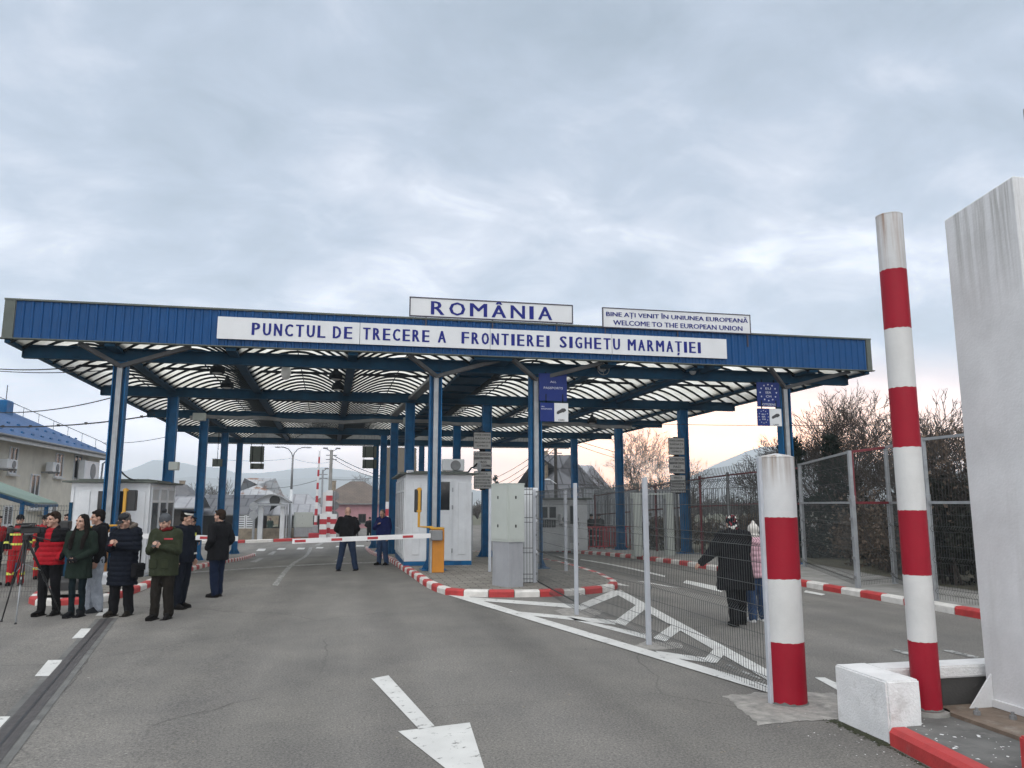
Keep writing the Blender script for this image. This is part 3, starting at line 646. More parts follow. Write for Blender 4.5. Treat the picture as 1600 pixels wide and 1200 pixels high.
# long board on the fascia
Y = 19.69; x0, z1 = atY(340, 496, Y); _, z0 = atY(340, 531.5, Y); x1, z1b = atY(1135, 528.5, Y); _, z0b = atY(1135, 558, Y); z0 = (z0+z0b)/2; z1 = (z1+z1b)/2
t = thing('sign_board', 'long white board lettered PUNCTUL DE TRECERE A FRONTIEREI SIGHETU MARMATIEI on the blue fascia', 'sign', ((x0+x1)/2, Y, z0))
bx = [340, 562, 766, 956, 1135]; bx = [atY(p, 530, Y)[0] for p in bx]; bx[0] = x0; bx[-1] = x1
for a, b in zip(bx, bx[1:]):
    m = MB(); m.box(a+.006, b-.006, Y, Y+.03, z0, z1); m.build('panel', 'sign_white', t)
m = MB(); hz_ = z1-z0; zt = z0+hz_*.22; hh = hz_*.56
for wd, pa, pb in [('PUNCTUL',394,507),('DE',521,549),('TRECERE',568,670),('A',685,696),('FRONTIEREI',722,858),('SIGHETU',875,968),('MARMAȚIEI',981,1094)]:
    a = atY(pa, 520, Y)[0]; b = atY(pb, 540, Y)[0]; dn = hh*.24 if 'Ț' in wd else 0
    n = len(wd); m = MB()
    # set letter by letter: wide spacing as painted
    ws = {'I': .38, 'M': 1.25, 'A': 1.05}; tot = sum(ws.get(c, 1) for c in wd)+.55*(n-1); u = (b-a)/tot; cx_ = a
    for c in wd:
        cw = ws.get(c, 1)*u; dd = hh*.26 if c == 'Ț' else 0
        write(m, c, (cx_, Y-.005, zt-dd), (cw, 0, 0), (0, 0, hh+dd), .048); cx_ += cw+.55*u
    m.build('lettering', 'letter_blue', t)
# country name above the fascia
Y = 19.72; x0, z1 = atY(640, 464, Y); _, z0 = atY(640, 493, Y); x1, zb = atY(895, 476, Y); _, zc2 = atY(895, 507, Y); z0 = (z0+zc2)/2; z1 = (z1+zb)/2
t = thing('sign_board', 'white framed board lettered ROMÂNIA standing on top of the fascia', 'sign', ((x0+x1)/2, Y, z0))
m = MB(); m.box(x0+.03, x1-.03, Y, Y+.03, z0+.03, z1-.03); m.build('panel', 'sign_white', t)
m = MB(); m.box(x0, x1, Y-.012, Y+.04, z1-.03, z1); m.box(x0, x1, Y-.012, Y+.04, z0, z0+.03); m.box(x0, x0+.03, Y-.012, Y+.04, z0+.03, z1-.03); m.box(x1-.03, x1, Y-.012, Y+.04, z0+.03, z1-.03)
for q in (.1, .5, .9): xx = x0+(x1-x0)*q; m.bar((xx, Y+.05, z0-.3), (xx, Y+.05, z0+.3), .03, .03)
m.build('frame', 'sign_frame', t)
m = MB(); h_ = z1-z0; a = atY(674, 485, Y)[0]; b = atY(862, 490, Y)[0]; ws = {'I': .26, 'M': 1.25, 'O': 1.15, 'N': 1.05, 'R': .95}; s_ = 'ROMÂNIA'; tot = sum(ws.get(c, 1.05) for c in s_)+.42*6; u = (b-a)/tot; cx_ = a
for c in s_:
    cw = ws.get(c, 1.05)*u; up_ = h_*.14 if c == 'Â' else 0
    write(m, c, (cx_, Y-.006, z0+h_*.14), (cw, 0, 0), (0, 0, h_*.68+up_), .04); cx_ += cw+.42*u
m.build('lettering', 'letter_blue', t)
# welcome board
x0, z1 = atY(941, 480, Y); _, z0 = atY(941, 512, Y); x1, zb = atY(1172, 492, Y); _, zc2 = atY(1172, 522, Y); z0 = (z0+zc2)/2; z1 = (z1+zb)/2; h_ = z1-z0
t = thing('sign_board', 'white framed board WELCOME TO THE EUROPEAN UNION in two lines above the fascia', 'sign', ((x0+x1)/2, Y, z0))
m = MB(); m.box(x0+.025, x1-.025, Y, Y+.03, z0+.025, z1-.025); m.build('panel', 'sign_white', t)
m = MB(); m.box(x0, x1, Y-.012, Y+.04, z1-.025, z1); m.box(x0, x1, Y-.012, Y+.04, z0, z0+.025); m.box(x0, x0+.025, Y-.012, Y+.04, z0+.025, z1-.025); m.box(x1-.025, x1, Y-.012, Y+.04, z0+.025, z1-.025)
for q in (.02, .5, .98): xx = x0+(x1-x0)*q; m.bar((xx, Y+.05, z0-.35), (xx, Y+.05, z0+.3), .03, .03)
m.build('frame', 'sign_frame', t)
m = MB(); wd = x1-x0
write(m, 'BINE AȚI VENIT ÎN UNIUNEA EUROPEANĂ', (x0+wd*.025, Y-.006, z0+h_*.50), (wd*.955, 0, 0), (0, 0, h_*.36), .03)
m.build('lettering', 'letter_blue', t); m = MB()
write(m, 'WELCOME TO THE EUROPEAN UNION', (x0+wd*.07, Y-.006, z0+h_*.15), (wd*.87, 0, 0), (0, 0, h_*.24), .04)
m.build('lettering', 'letter_blue', t)

def car_mark(m, x, y, z, w_, h_):
    """small side-on car symbol"""
    P = [(0,.18),(.06,.02),(.2,.0),(.3,.1),(.62,.32),(.78,.3),(.86,.45),(1,.55),(1,.78),(.86,1.),(.58,.98),(.34,.7),(.1,.5)]
    m.add([(x+a*w_, y, z+b*h_) for a, b in P], [tuple(range(len(P)))])
def hang_sign(name, lab, tl, br, Y, kind):
    x0, x1, z0, z1 = sign_rect(tl, br, Y); W = x1-x0; Hh = z1-z0
    t = thing(name, lab, 'sign', ((x0+x1)/2, Y, z0))
    m = MB()
    if kind in ('all', 'eu'):
        m.box(x0, x1, Y, Y+.025, z0, z1); m.build('panel', 'sign_blue', t)
        m = MB()
        for q in (.25, .8): m = MB(); m.bar((x0+W*q, Y+.04, z1-.05), (x0+W*q, Y+.04, ZB+.05), .03, .03); m.build('bracket', 'rib', t)
    else:
        m.box(x0, x0+W*.5, Y, Y+.025, z0, z1); m.build('panel', 'sign_blue', t)
        m = MB(); m.box(x0+W*.5+.004, x1, Y, Y+.025, z0, z1); m.build('panel', 'sign_white', t)
        m = MB()
        for q in (.22, .82): m = MB(); m.bar((x0+W*q, Y+.04, z1-.05), (x0+W*q, Y+.04, z1+.25), .025, .025); m.build('bracket', 'rib', t)
    m = MB(); d = MB(); yy = Y-.005
    def stars(cx, cz, r, s, k=12):
        for i in range(k):
            a = 2*math.pi*i/k; c = (cx+r[0]*math.cos(a), cz+r[1]*math.sin(a)); pp = []
            for j in range(10):
                b = math.pi/2+j*math.pi/5; q = s if j % 2 == 0 else s*.42; pp.append((c[0]+q*math.cos(b), yy, c[1]+q*math.sin(b)))
            m.add(pp, [tuple(range(10))])
    if kind == 'all':
        write(m, 'ALL', (x0+W*.4, yy, z0+Hh*.66), (W*.22, 0, 0), (0, 0, Hh*.07), .01); write(m, 'PASSPORTS', (x0+W*.17, yy, z0+Hh*.43), (W*.68, 0, 0), (0, 0, Hh*.08), .01)
    elif kind == 'eu':
        stars(x0+W*.5, z0+Hh*.58, (W*.36, Hh*.33), W*.045)
        for i, s_ in enumerate(('EU', 'EEA', 'CH')): write(m, s_, (x0+W*.38, yy, z0+Hh*(.7-.16*i)), (W*.24, 0, 0), (0, 0, Hh*.09), .01)
        write(m, 'CITIZENS', (x0+W*.2, yy, z0+Hh*.05), (W*.6, 0, 0), (0, 0, Hh*.085), .01)
    elif kind == 'allcars':
        write(m, 'ALL', (x0+W*.04, yy, z0+Hh*.76), (W*.12, 0, 0), (0, 0, Hh*.07), .01); write(m, 'PASSPORTS', (x0+W*.04, yy, z0+Hh*.63), (W*.38, 0, 0), (0, 0, Hh*.07), .01)
        car_mark(d, x0+W*.58, yy, z0+Hh*.4, W*.34, Hh*.32); write(d, 'CARS', (x0+W*.64, yy, z0+Hh*.04), (W*.22, 0, 0), (0, 0, Hh*.09), .01)
    else:
        stars(x0+W*.25, z0+Hh*.52, (W*.19, Hh*.36), W*.025)
        for i, s_ in enumerate(('EU', 'EEA', 'CH')): write(m, s_, (x0+W*.18, yy, z0+Hh*(.62-.14*i)), (W*.14, 0, 0), (0, 0, Hh*.08), .01)
        car_mark(d, x0+W*.58, yy, z0+Hh*.42, W*.34, Hh*.3); write(d, 'CARS', (x0+W*.64, yy, z0+Hh*.04), (W*.22, 0, 0), (0, 0, Hh*.08), .01)
    m.build('lettering', 'letter_white', t)
    if d.v: d.build('symbol', 'letter_dark', t)
hang_sign('lane_sign', 'blue ALL PASSPORTS sign hung at the second front column', (842,583), (886,627), 20.5, 'all')
hang_sign('lane_sign', 'half blue half white sign with ALL PASSPORTS and a car, below the larger blue one', (844,629), (888,659), 20.46, 'allcars')
hang_sign('lane_sign', 'blue EU EEA CH CITIZENS sign with a ring of stars at the right front column', (1182,597), (1219,636), 20.5, 'eu')
hang_sign('lane_sign', 'small half blue half white sign with stars and a car at the right front column', (1183,638), (1222,666), 20.46, 'eucars')
# radiation notices, three plates on a column
TXT = [(('ATENȚIE CONTROL', 'RADIAȚII', 'TRECEȚI FĂRĂ SĂ VĂ', 'OPRIȚI'), 'topmost Romanian'), (('ATTENTION', 'RADIATION CONTROL', 'PASS', 'WITHOUT STOPPING'), 'middle English'), (('УВАГА', 'РАДІАЦІЙНИЙ', 'КОНТРОЛЬ', 'ПРОХОДЬТЕ', 'БЕЗ ЗУПИНКИ'), 'lowest Ukrainian')]
def notice(rects, Y, where):
    for (tl, br), (lines, pos) in zip(rects, TXT):
        x0, x1, z0, z1 = sign_rect(tl, br, Y); W = x1-x0; Hh = z1-z0
        t = thing('radiation_notice', f'grey {pos} radiation control plate on the column {where}', 'sign', ((x0+x1)/2, Y, z0), 0, 'radiation control plates')
        m = MB(); m.bbox(x0, x1, Y, Y+.02, z0, z1, .006); m.build('panel', 'sign_grey', t)
        m = MB(); b = .018
        for q in ((x0, x1, z1-b, z1), (x0, x1, z0, z0+b), (x0, x0+b, z0+b, z1-b), (x1-b, x1, z0+b, z1-b)): m.box(q[0], q[1], Y-.006, Y+.022, q[2], q[3])
        m.build('frame', 'letter_dark', t)
        m = MB(); n = len(lines); hl = Hh*.86/n
        for i, s_ in enumerate(lines):
            lw = min(.9, .085*len(s_)+.12); write(m, s_, (x0+W*(.5-lw/2), Y-.008, z1-Hh*.07-hl*(i+.84)), (W*lw, 0, 0), (0, 0, hl*.7), .03)
        m.build('lettering', 'letter_dark', t)
        m = MB(); m.bar(((x0+x1)/2, Y+.05, z0-.04), ((x0+x1)/2, Y+.05, z1+.04), .2, .04); m.build('bracket', 'rib', t)
notice([((740,675),(767.5,702)), ((740,705),(768,733)), ((740.5,736),(768,764))], 27.25, 'behind the grey switch cabinet')
notice([((1044,684),(1070,711)), ((1045,713),(1071,740)), ((1047,742),(1072,770))], 27.25, 'in front of the bare tree')
# ------------------------------------------------------------------ barriers, booths, cabinets
def amber_lamp(p, x, y, zb, zt, px_off):
    """signal box on a bent amber pole: returns nothing, adds parts to p"""
    m = MB(); m.tube([(x, y, zb), (x+px_off, y, zb+.02), (x+px_off, y, zt)], .035, 8); m.bbox(x+px_off-.035, x+px_off+.035, y-.04, y+.04, zt-.62, zt+.02, .01)
    m.box(x+px_off-.06, x+px_off+.06, y-.02, y+.06, zt-.05, zt); m.box(x+px_off-.06, x+px_off+.06, y-.02, y+.06, zt-.6, zt-.55); m.build('lamp_pole', 'yellow', p)
def boom(label, base, zb, arm_end, lamp, ztop, cab_w=.36):
    """barrier: cabinet, arm with red reflectors, signal lamp"""
    x, y = base; t = thing('boom_barrier', label, 'barrier', (x, y, zb), 0, 'lane barriers')
    m = MB(); m.bbox(x-cab_w/2+.05, x+cab_w/2, y-.15, y+.2, zb, ztop-.03, .012); m.build('cabinet', 'orange', t)
    m = MB(); m.box(x-cab_w/2, x-cab_w/2+.046, y-.16, y+.2, zb, ztop-.05); m.build('cabinet_door', 'galv', t)
    m = MB(); m.bbox(x-cab_w/2, x+cab_w/2, y-.16, y+.2, ztop-.026, ztop+.02, .01); m.build('cabinet_lid', 'yellow', t)
    A = Vector((x, y-.24, ztop-.17)); B = Vector((*arm_end,)); d = B-A; n = d.normalized()
    m = MB(); m.bbox(x-.18, x+.12, y-.3, y-.165, ztop-.3, ztop-.04, .02); m.build('hub', 'galv_dark', t)
    m = MB(); m.bar(A, B, .05, .115); arm = m.build('barrier_arm', 'boom_white', t)
    k = int(d.length/.85)
    m = MB()
    for i in range(k):
        c = A+n*(.75+i*.87)
        if (c-A).length > d.length-.15: break
        for s in (-1, 1):
            m = MB(); o = Vector((0, s*.028, 0)); m.bar(c-n*.13+o, c+n*.13+o, .006, .06); m.build('reflector', 'red', arm)
            if s < 0:
                m = MB(); m.bar(c-n*.08+Vector((0, -.0335, 0)), c+n*.08+Vector((0, -.0335, 0)), .004, .022); m.build('reflector', 'kerb_red', arm)
    lx, lz0, lz1, off = lamp
    amber_lamp(t, x-.1 if off < 0 else x+.1, y+.02, ztop+.02, lz1, off)
    m = MB(); m.bbox(lx[0], lx[1], y+.02, y+.2, lz0, lz1-.02, .02)
    lb = m.build('signal_box', 'black', t)
    for i in (0, 1):
        m = MB(); zc_ = lz0+(lz1-lz0)*(.27+.44*i); xm = (lx[0]+lx[1])/2; m.tube([(xm, y+.2, zc_), (xm, y+.24, zc_)], .07, 12); m.build('lens', 'lamp_glass', lb)
    return t
# right barrier, orange cabinet on the middle island
by = 20.; bx = 2.07; tip = atY(458, 845, 20.); r_ = atY(1, 1, 1)
lampx = (atY(648, 790, by)[0], atY(659, 790, by)[0])
boom('barrier lowered across the main lane from the orange cabinet by the middle booth', (bx, by), gz(bx, by)+.13, (tip[0], by-.24, tip[1]), (lampx, 1.63, 2.24, atY(655, 790, by)[0]-bx+.1), 1.23)
by = 20.3; q = atY(150, 870, by); tip = atY(374, 841, by)
lx0 = atY(195, 780, by)[0]
boom('lane barrier at the left island, its arm behind the man in the dark coat', (q[0], by), gz(-6, by)+.02, (tip[0], by-.24, tip[1]), ((lx0+.02, lx0+.24), 1.68, 2.2, lx0-q[0]-.1), 1.3, .4)

def booth(name, label, x0, x1, y0, y1, zb, zt, door, front_panels, side, cat='booth', ws=1, roof_over=.18, ac=True):
    """prefabricated white cabin; side = -1/+1 tells which long side carries the service windows"""
    t = thing(name, label, cat, ((x0+x1)/2, (y0+y1)/2, zb))
    m = MB(); m.box(x0, x1, y0, y1, zb+.12, zt); m.build('wall', 'pvc', t)
    m = MB(); m.box(x0-.012, x1+.012, y0-.012, y1+.012, zb-.05, zb+.116); m.build('base_rail', 'blue_steel', t)
    m = MB(); o = roof_over; m.add([(x0-o,y0-o,zt+.004),(x1+o,y0-o,zt+.004),(x1+o,y1+o,zt+.004),(x0-o,y1+o,zt+.004),(x0-o,y0-o,zt+.05),(x1+o,y0-o,zt+.05),(x1+o,y1+o,zt+.05),(x0-o,y1+o,zt+.05)],
          [(0,3,2,1),(4,5,6,7),(0,1,5,4),(1,2,6,5),(2,3,7,6),(3,0,4,7)]); m.box(x0+.1, x1-.1, y0+.1, y1-.1, zt+.05, zt+.1); m.build('roof', 'trim', t)
    for a, b in front_panels:      # raised infill panels
        m = MB(); m.bbox(a, b, y0-.02, y0-.002, zb+.3, zt-.22, .006); m.build('infill_panel', 'pvc', t)
    m = MB()
    for xx in (x0, x1-.07): m.box(xx, xx+.07, y0-.024, y0-.002, zb+.12, zt)
    m.box(x0+.07, x1-.07, y0-.024, y0-.002, zt-.1, zt-.002); m.build('corner_trim', 'pvc_grey' if ws < 0 else 'pvc', t)
    a, b, gz0, gz1 = door
    dt = MB(); w = .07
    dt.box(a, a+w, y0-.04, y0-.002, zb+.14, zt-.14); dt.box(b-w, b, y0-.04, y0-.002, zb+.14, zt-.14); dt.box(a+w, b-w, y0-.04, y0-.002, zt-.21, zt-.14); dt.box(a+w, b-w, y0-.04, y0-.002, zb+.14, zb+.24)
    dt.box(a+w, b-w, y0-.04, y0-.002, gz0-.1, gz0); dt.box(a+w, b-w, y0-.022, y0-.002, zb+.24, gz0-.1)
    d = dt.build('door', 'pvc', t)
    m = MB(); m.box(a+w, b-w, y0-.02, y0-.002, gz0, zt-.21); m.build('door_glass', 'glass', d)
    m = MB(); hx = a+.035 if ws > 0 else a+.04; m.bar((hx, y0-.055, gz0-.02), (hx, y0-.055, gz0+.12), .03, .02); m.bar((hx, y0-.07, gz0+.08), (hx+.11, y0-.07, gz0+.08), .02, .02); m.build('handle', 'galv', d)
    for zz in (zb+.35, gz0+.02, zt-.5):
        m = MB(); m.box(b-.01, b+.03, y0-.05, y0-.026, zz, zz+.12); m.build('hinge', 'galv', d)
    # service windows on the long side
    sx = x0 if side < 0 else x1; n = max(2, int((y1-y0)/.9)); dy = (y1-y0-.2)/n; s = -1 if side < 0 else 1
    e = lambda a, b: (sx-b, sx-a) if s < 0 else (sx+a, sx+b)
    for i in range(n):
        ya = y0+.1+i*dy; yb = ya+dy-.03
        m = MB(); q0, q1 = e(.002, .035)
        for (u0, u1, v0, v1) in ((ya, ya+.06, zb+.2, zt-.1), (yb-.06, yb, zb+.2, zt-.1), (ya+.06, yb-.06, zt-.16, zt-.1), (ya+.06, yb-.06, zb+.9, zb+.97), (ya+.06, yb-.06, zb+.2, zb+.28), (ya+.06, yb-.06, zt-.5, zt-.44)):
            m.box(q0, q1, u0, u1, v0, v1)
        f = m.build('window', 'pvc', t)
        m = MB(); q0, q1 = e(.002, .015); m.box(q0, q1, ya+.06, yb-.06, zb+.97, zt-.5); m.build('pane', 'glass_grey', f)
        m = MB(); m.box(q0, q1, ya+.06, yb-.06, zt-.44, zt-.16); m.build('pane', 'pvc_grey', f)
        m = MB(); m.box(q0, q1, ya+.06, yb-.06, zb+.28, zb+.9); m.build('panel', 'pvc', f)
        for kx in range(4):
            pass
    return t
# white booth of the middle island
y0 = 22.4; zb = gz(2.4, y0)+.13; x0, zt = atY(634, 741, y0); x1, _ = atY(737, 742, y0)
P = lambda px: atY(px, 800, y0)[0]
mbth = booth('control_booth', 'white panelled booth with a dark door window, behind the orange barrier cabinet', x0, x1, y0, 27.2, zb, zt, (P(667), P(706), atY(690, 797, y0)[1], 0), [(P(645), P(656)), (P(716), P(728))], -1)
# small camera at the eave, split air conditioner on the roof
def aircon(label, x0, x1, y0, y1, z0, z1, axis='y', flip=-1, group='outdoor air conditioner units'):
    t = thing('air_conditioner', label, 'air conditioner', ((x0+x1)/2, (y0+y1)/2, z0), 0, group)
    m = MB(); m.bbox(x0, x1, y0, y1, z0+.04, z1, .02); m.build('casing', 'lamp_glass' if False else 'pvc', t)
    m = MB()
    if axis == 'y':
        yf = y0 if flip < 0 else y1; cx = x0+(x1-x0)*.6; r = min(.4*(z1-z0), .36*(x1-x0)); cz = (z0+z1)/2
        m.tube([(cx, yf+flip*.002, cz), (cx, yf+flip*.03, cz)], [r, r*.95], 20)
    else:
        xf = x1 if flip > 0 else x0; cy = y0+(y1-y0)*.6; r = min(.4*(z1-z0), .36*(y1-y0)); cz = (z0+z1)/2
        m.tube([(xf+flip*.002, cy, cz), (xf+flip*.03, cy, cz)], [r, r*.95], 20)
    m.build('fan_grille', 'galv_dark', t)
    m = MB()
    if axis == 'y': m.box(x0+.05, x0+.1, y0+.02, y1+.05, z0-.04, z0+.038); m.box(x1-.1, x1-.05, y0+.02, y1+.05, z0-.04, z0+.038)
    else: m.box(x0-.25, x1, y0+.05, y0+.1, z0-.04, z0+.038); m.box(x0-.25, x1, y1-.1, y1-.05, z0-.04, z0+.038)
    m.build('bracket', 'galv_dark', t)
    return t
Y = 24.; a, z1 = atY(699, 718, Y); b, _ = atY(716, 718, Y)
aircon('beige air conditioner standing on the roof of the middle booth', a-.15, b+.2, Y, Y+.35, zt+.14, z1+.02)
t = thing('satellite_dish', 'small dish and bent arm on the roof of the booth in the middle island', 'dish', (b+.6, Y, zt+.1))
m = MB(); m.tube([(b+.3, Y, zt+.12), (b+.42, Y, zt+.28), (b+.5, Y, zt+.3), (b+.6, Y, zt+.42)], .025, 6); m.build('arm', 'rib', t)
m = MB(); m.tube([(b+.66, Y, zt+.3), (b+.70, Y-.02, zt+.3)], [.2, .12], 14); m.build('dish', 'galv', t)
x, z = atY(640, 737, 22.2); t = thing('security_camera', 'small white camera under the roof edge of the booth in the middle island', 'camera', (x, 22.2, z))
m = MB(); m.tube([(x-.07, 22.12, z), (x+.09, 22.3, z+.01)], .04, 10); m.build('camera_housing', 'pvc', t)
m = MB(); m.bar((x+.05, 22.26, z), (x+.1, 22.38, z+.02), .02, .02); m.build('bracket', 'galv', t)
# left booth
y0 = 21.4; x0, zt = atY(113, 754, y0); x1, _ = atY(236, 752, y0); zb = gz(-5.5, y0)+.02; P = lambda px: atY(px, 800, y0)[0]
booth('control_booth', 'white booth with a wide dark door window behind the left front column', x0, x1, y0, 24.2, zb, zt, (P(147), P(197), atY(170, 834, y0)[1], 0), [(P(122), P(139)), (P(210), P(226))], 1)
# far booth of the right lanes, seen through the fence
xa, zt = atY(842, 781, 35.); xb, _ = atY(917, 780, 35.); zb = gz(8, 35)+.13
t = thing('control_booth', 'pale far booth with a barred window, seen through the wire fence', 'booth', ((xa+xb)/2, 36, zb))
m = MB(); m.box(xa, xb, 35, 38.5, zb, zt); m.build('wall', 'pvc', t); m = MB(); m.box(xa-.2, xb+.2, 34.8, 38.7, zt+.003, zt+.09); m.build('roof', 'trim', t)
P = lambda px, py: atY(px, py, 35.)
for a, b in ((845, 868),):
    m = MB(); q0 = P(a, 792); q1 = P(b, 809); m.box(q0[0]-.06, q1[0]+.06, 34.95, 34.998, q1[1]-.05, q0[1]+.05); f = m.build('window', 'pvc', t)
    xm = (q0[0]+q1[0])/2
    for c, d in ((q0[0], xm-.04), (xm+.04, q1[0])): m = MB(); m.box(c, d, 34.93, 34.946, q1[1], q0[1]); m.build('pane', 'glass', f)
for i in range(6):
    q = P(847+i*3.6, 812); r = P(847+i*3.6, 824); m = MB(); m.box(q[0], q[0]+.09, 34.96, 34.998, r[1], q[1]); m.build('slot', 'glass_grey', t)
q0 = P(889, 789); q1 = P(897, 848); m = MB(); m.box(q0[0], q1[0], 34.96, 34.998, q1[1], q0[1]); d = m.build('door', 'pvc_grey', t); m = MB(); m.box(q0[0]+.04, q1[0]-.04, 34.94, 34.958, (q0[1]+q1[1])/2, q0[1]-.05); m.build('door_glass', 'glass', d)
q0 = P(872, 803); q1 = P(884, 819); aircon('grey air conditioner on the front of the far booth', q0[0], q1[0], 34.6, 34.95, q1[1], q0[1])

# switch cabinet on its plinth
a = gp(774, 905, .13); b = gp(795, 918, .13); c = gp(816, 916, .13)
def cabinet2(name, label, px, zt, zm, mt_top, mt_low, grow=.03, cat='cabinet'):
    A, B, D_ = px; q = A+D_-B; z0 = B.z; cen = (A+D_)/2
    t = thing(name, label, cat, (cen.x, cen.y, z0))
    up = lambda p, k: (cen.x+(p.x-cen.x)*k, cen.y+(p.y-cen.y)*k)
    m = MB(); m.prism([up(p, 1.) for p in (A, B, D_, q)], z0-.03, zm-.003); m.build('plinth', mt_low, t)
    m = MB(); m.prism([up(p, 1+grow*3) for p in (A, B, D_, q)], zm, zt); bd = m.build('casing', mt_top, t)
    m = MB(); m.prism([up(p, 1+grow*4) for p in (A, B, D_, q)], zt+.002, zt+.03); m.build('cabinet_roof', mt_top, t)
    k = 1+grow*3; n = Vector((B.y-A.y, -(B.x-A.x), 0)).normalized()
    A2 = Vector((*up(A, k), 0)); B2 = Vector((*up(B, k), 0)); D2 = Vector((*up(D_, k), 0))
    for P0, P1, in ((A2, B2), (B2, D2)):
        d = P1-P0; nn = Vector((d.y, -d.x, 0)).normalized()
        m = MB(); o = nn*.012; m.prism_dir([P0+d*.05+Vector((0,0,zm+.05)), P0+d*.95+Vector((0,0,zm+.05)), P0+d*.95+Vector((0,0,zt-.05)), P0+d*.05+Vector((0,0,zt-.05))], o)
        dr = m.build('cabinet_door', mt_top, t)
        for zz in (zm+(zt-zm)*.25, zm+(zt-zm)*.75):
            c_ = P0+d*.42+o*1.2+Vector((0,0,zz)); m = MB(); m.bar(c_, c_+Vector((0,0,.06)), .03, .02); m.build('lock', 'black', dr)
    return t
B = b; A = Vector((B.x-.42, B.y+.33, B.z)); D_ = Vector((B.x+.46, B.y+.18, B.z))
A = b+Vector((-.26, .5, 0)); D_ = b+Vector((.33, .12, 0))
cabinet2('switch_cabinet', 'tall grey switch cabinet on a concrete plinth at the tip of the middle island', (A, b, D_), atY(790, 757, b.y)[1], atY(795, 847, b.y)[1], 'cabinet', 'plinth')
a = gp(462, 838); U = 68.
x0, z1 = atY(460, 801, U); x1, z0 = atY(487, 838, U); zm = atY(470, 824, U)[1]
cabinet2('switch_cabinet', 'distant grey switch cabinet beside the lamp post and the glazed gate', (Vector((x0, U+.3, z0)), Vector((x0+.1, U, z0)), Vector((x1, U, z0))), z1, zm, 'cabinet', 'plinth')

# white sheet panel standing inside the fence next to the cabinet
x0, z1 = atY(815, 762, 16.9); x1, z0 = atY(842, 917, 16.9); t = thing('metal_screen', 'narrow white metal panel behind the first fence posts, right of the switch cabinet', 'panel', ((x0+x1)/2, 16.9, z0))
m = MB(); m.bbox(x0, x1, 16.95, 17.0, gz(3.8, 16.9)+.14, z1, .006); m.build('panel', 'pvc', t)
m = MB(); m.bar((x0+.03, 17.03, .1), (x0+.03, 17.03, z1-.05), .05, .05); m.bar((x1-.03, 17.03, .1), (x1-.03, 17.03, z1-.05), .05, .05); m.build('frame', 'galv', t)
# little steel table fixed by the front right column of the island
x, z = atY(829, 861, 17.6); t = thing('steel_table', 'small grey steel table on the island between fence posts', 'table', (x, 17.6, .13))
m = MB(); m.bbox(x-.14, x+.18, 17.4, 17.8, z-.03, z, .006); m.build('tabletop', 'galv_dark', t)
m = MB(); m.box(x+.06, x+.14, 17.55, 17.65, .13, z-.031); m.build('leg', 'galv', t)

# ------------------------------------------------------------------ striped bollard and pole, low wall, pillar
def striped(name, label, x, y, r, z0, zs, first_red, rim, cat, top_mt='bollard_white'):
    t = thing(name, label, cat, (x, y, z0))
    n = 48; k = len(zs)-1
    def ring(i, z):
        out = []
        for j in range(n):
            c, d = math.cos(2*math.pi*j/n), math.sin(2*math.pi*j/n); wob = 0 if i in (0, k) else .006*noise.noise(Vector((c*5, d*5, i*3.7+x)))+.003*noise.noise(Vector((c*17, d*17, i*5.1+x)))
            out.append((x+c*r, y+d*r, z+wob))
        return out
    for i, (a, b) in enumerate(zip(zs, zs[1:])):
        red = (i % 2 == 0) == first_red; m = MB(); m.add(ring(i, a)+ring(i+1, b), [(j, (j+1) % n, n+(j+1) % n, n+j) for j in range(n)])
        m.build('painted_band', 'bollard_red' if red else (top_mt if i == k-1 else 'bollard_white'), t, True)
    m = MB(); zt = zs[-1]; m.tube([(x, y, zt-.0), (x, y, zt+.012), (x, y, zt+rim*.6), (x, y, zt+rim)], [r, r*1.015, r*.75, r*.1], 40); m.build('cap', top_mt, t, True)
    return t
striped('striped_bollard', 'thick red and white concrete bollard at the near end of the wire fence', 4.06, 6.95, .172, 0., [-.01, .56, 1.14, 1.72, 2.29], True, .05, 'bollard', 'wtop_low')
px_, py_ = 4.75, 5.95; rr = .935
zs = [.1]+[EYE+(z-EYE)*.94 for z in (.63, 1.21, 1.79, 2.37, 2.93, 3.5, 4.08, 4.63)]
striped('striped_pole', 'tall slim red and white pole rising behind the low white wall', px_, py_, .113, .12, zs, True, .015, 'pole', 'wtop')
m = MB(); m.cyl(px_, py_, .1, .15, .17, .165, 24); m.build('pole_footing', 'concrete', at=(px_, py_, .1), kind='structure')
t = thing('low_wall', 'low L shaped whitewashed concrete wall around the foot of the striped pole', 'wall', (4.6, 6.1, 0))
def rough_box(x0, x1, y0, y1, z0, z1, amp=.004, cuts=6, bev=.014):
    bm = bmesh.new(); bmesh.ops.create_cube(bm, size=1)
    for v in bm.verts: v.co = ((x0+x1)/2+v.co.x*(x1-x0), (y0+y1)/2+v.co.y*(y1-y0), (z0+z1)/2+v.co.z*(z1-z0))
    bmesh.ops.bevel(bm, geom=bm.edges[:], offset=bev, segments=2, affect='EDGES'); bmesh.ops.subdivide_edges(bm, edges=[e for e in bm.edges if e.calc_length() > .08], cuts=cuts, use_grid_fill=True)
    for v in bm.verts: v.co += Vector((noise.noise(v.co*6), noise.noise(v.co*6+Vector((9,0,0))), noise.noise(v.co*6+Vector((0,9,0)))))*amp
    bm.verts.index_update(); m = MB(); m.add([v.co[:] for v in bm.verts], [[v.index for v in f.verts] for f in bm.faces]); bm.free(); return m
rough_box(4.15, 4.45, 5.64, 6.32, -.05, .465).build('wall_end', 'low_wall', t)
rough_box(4.44, 7.2, 6.06, 6.31, .36, .462).build('wall_coping', 'low_wall', t)
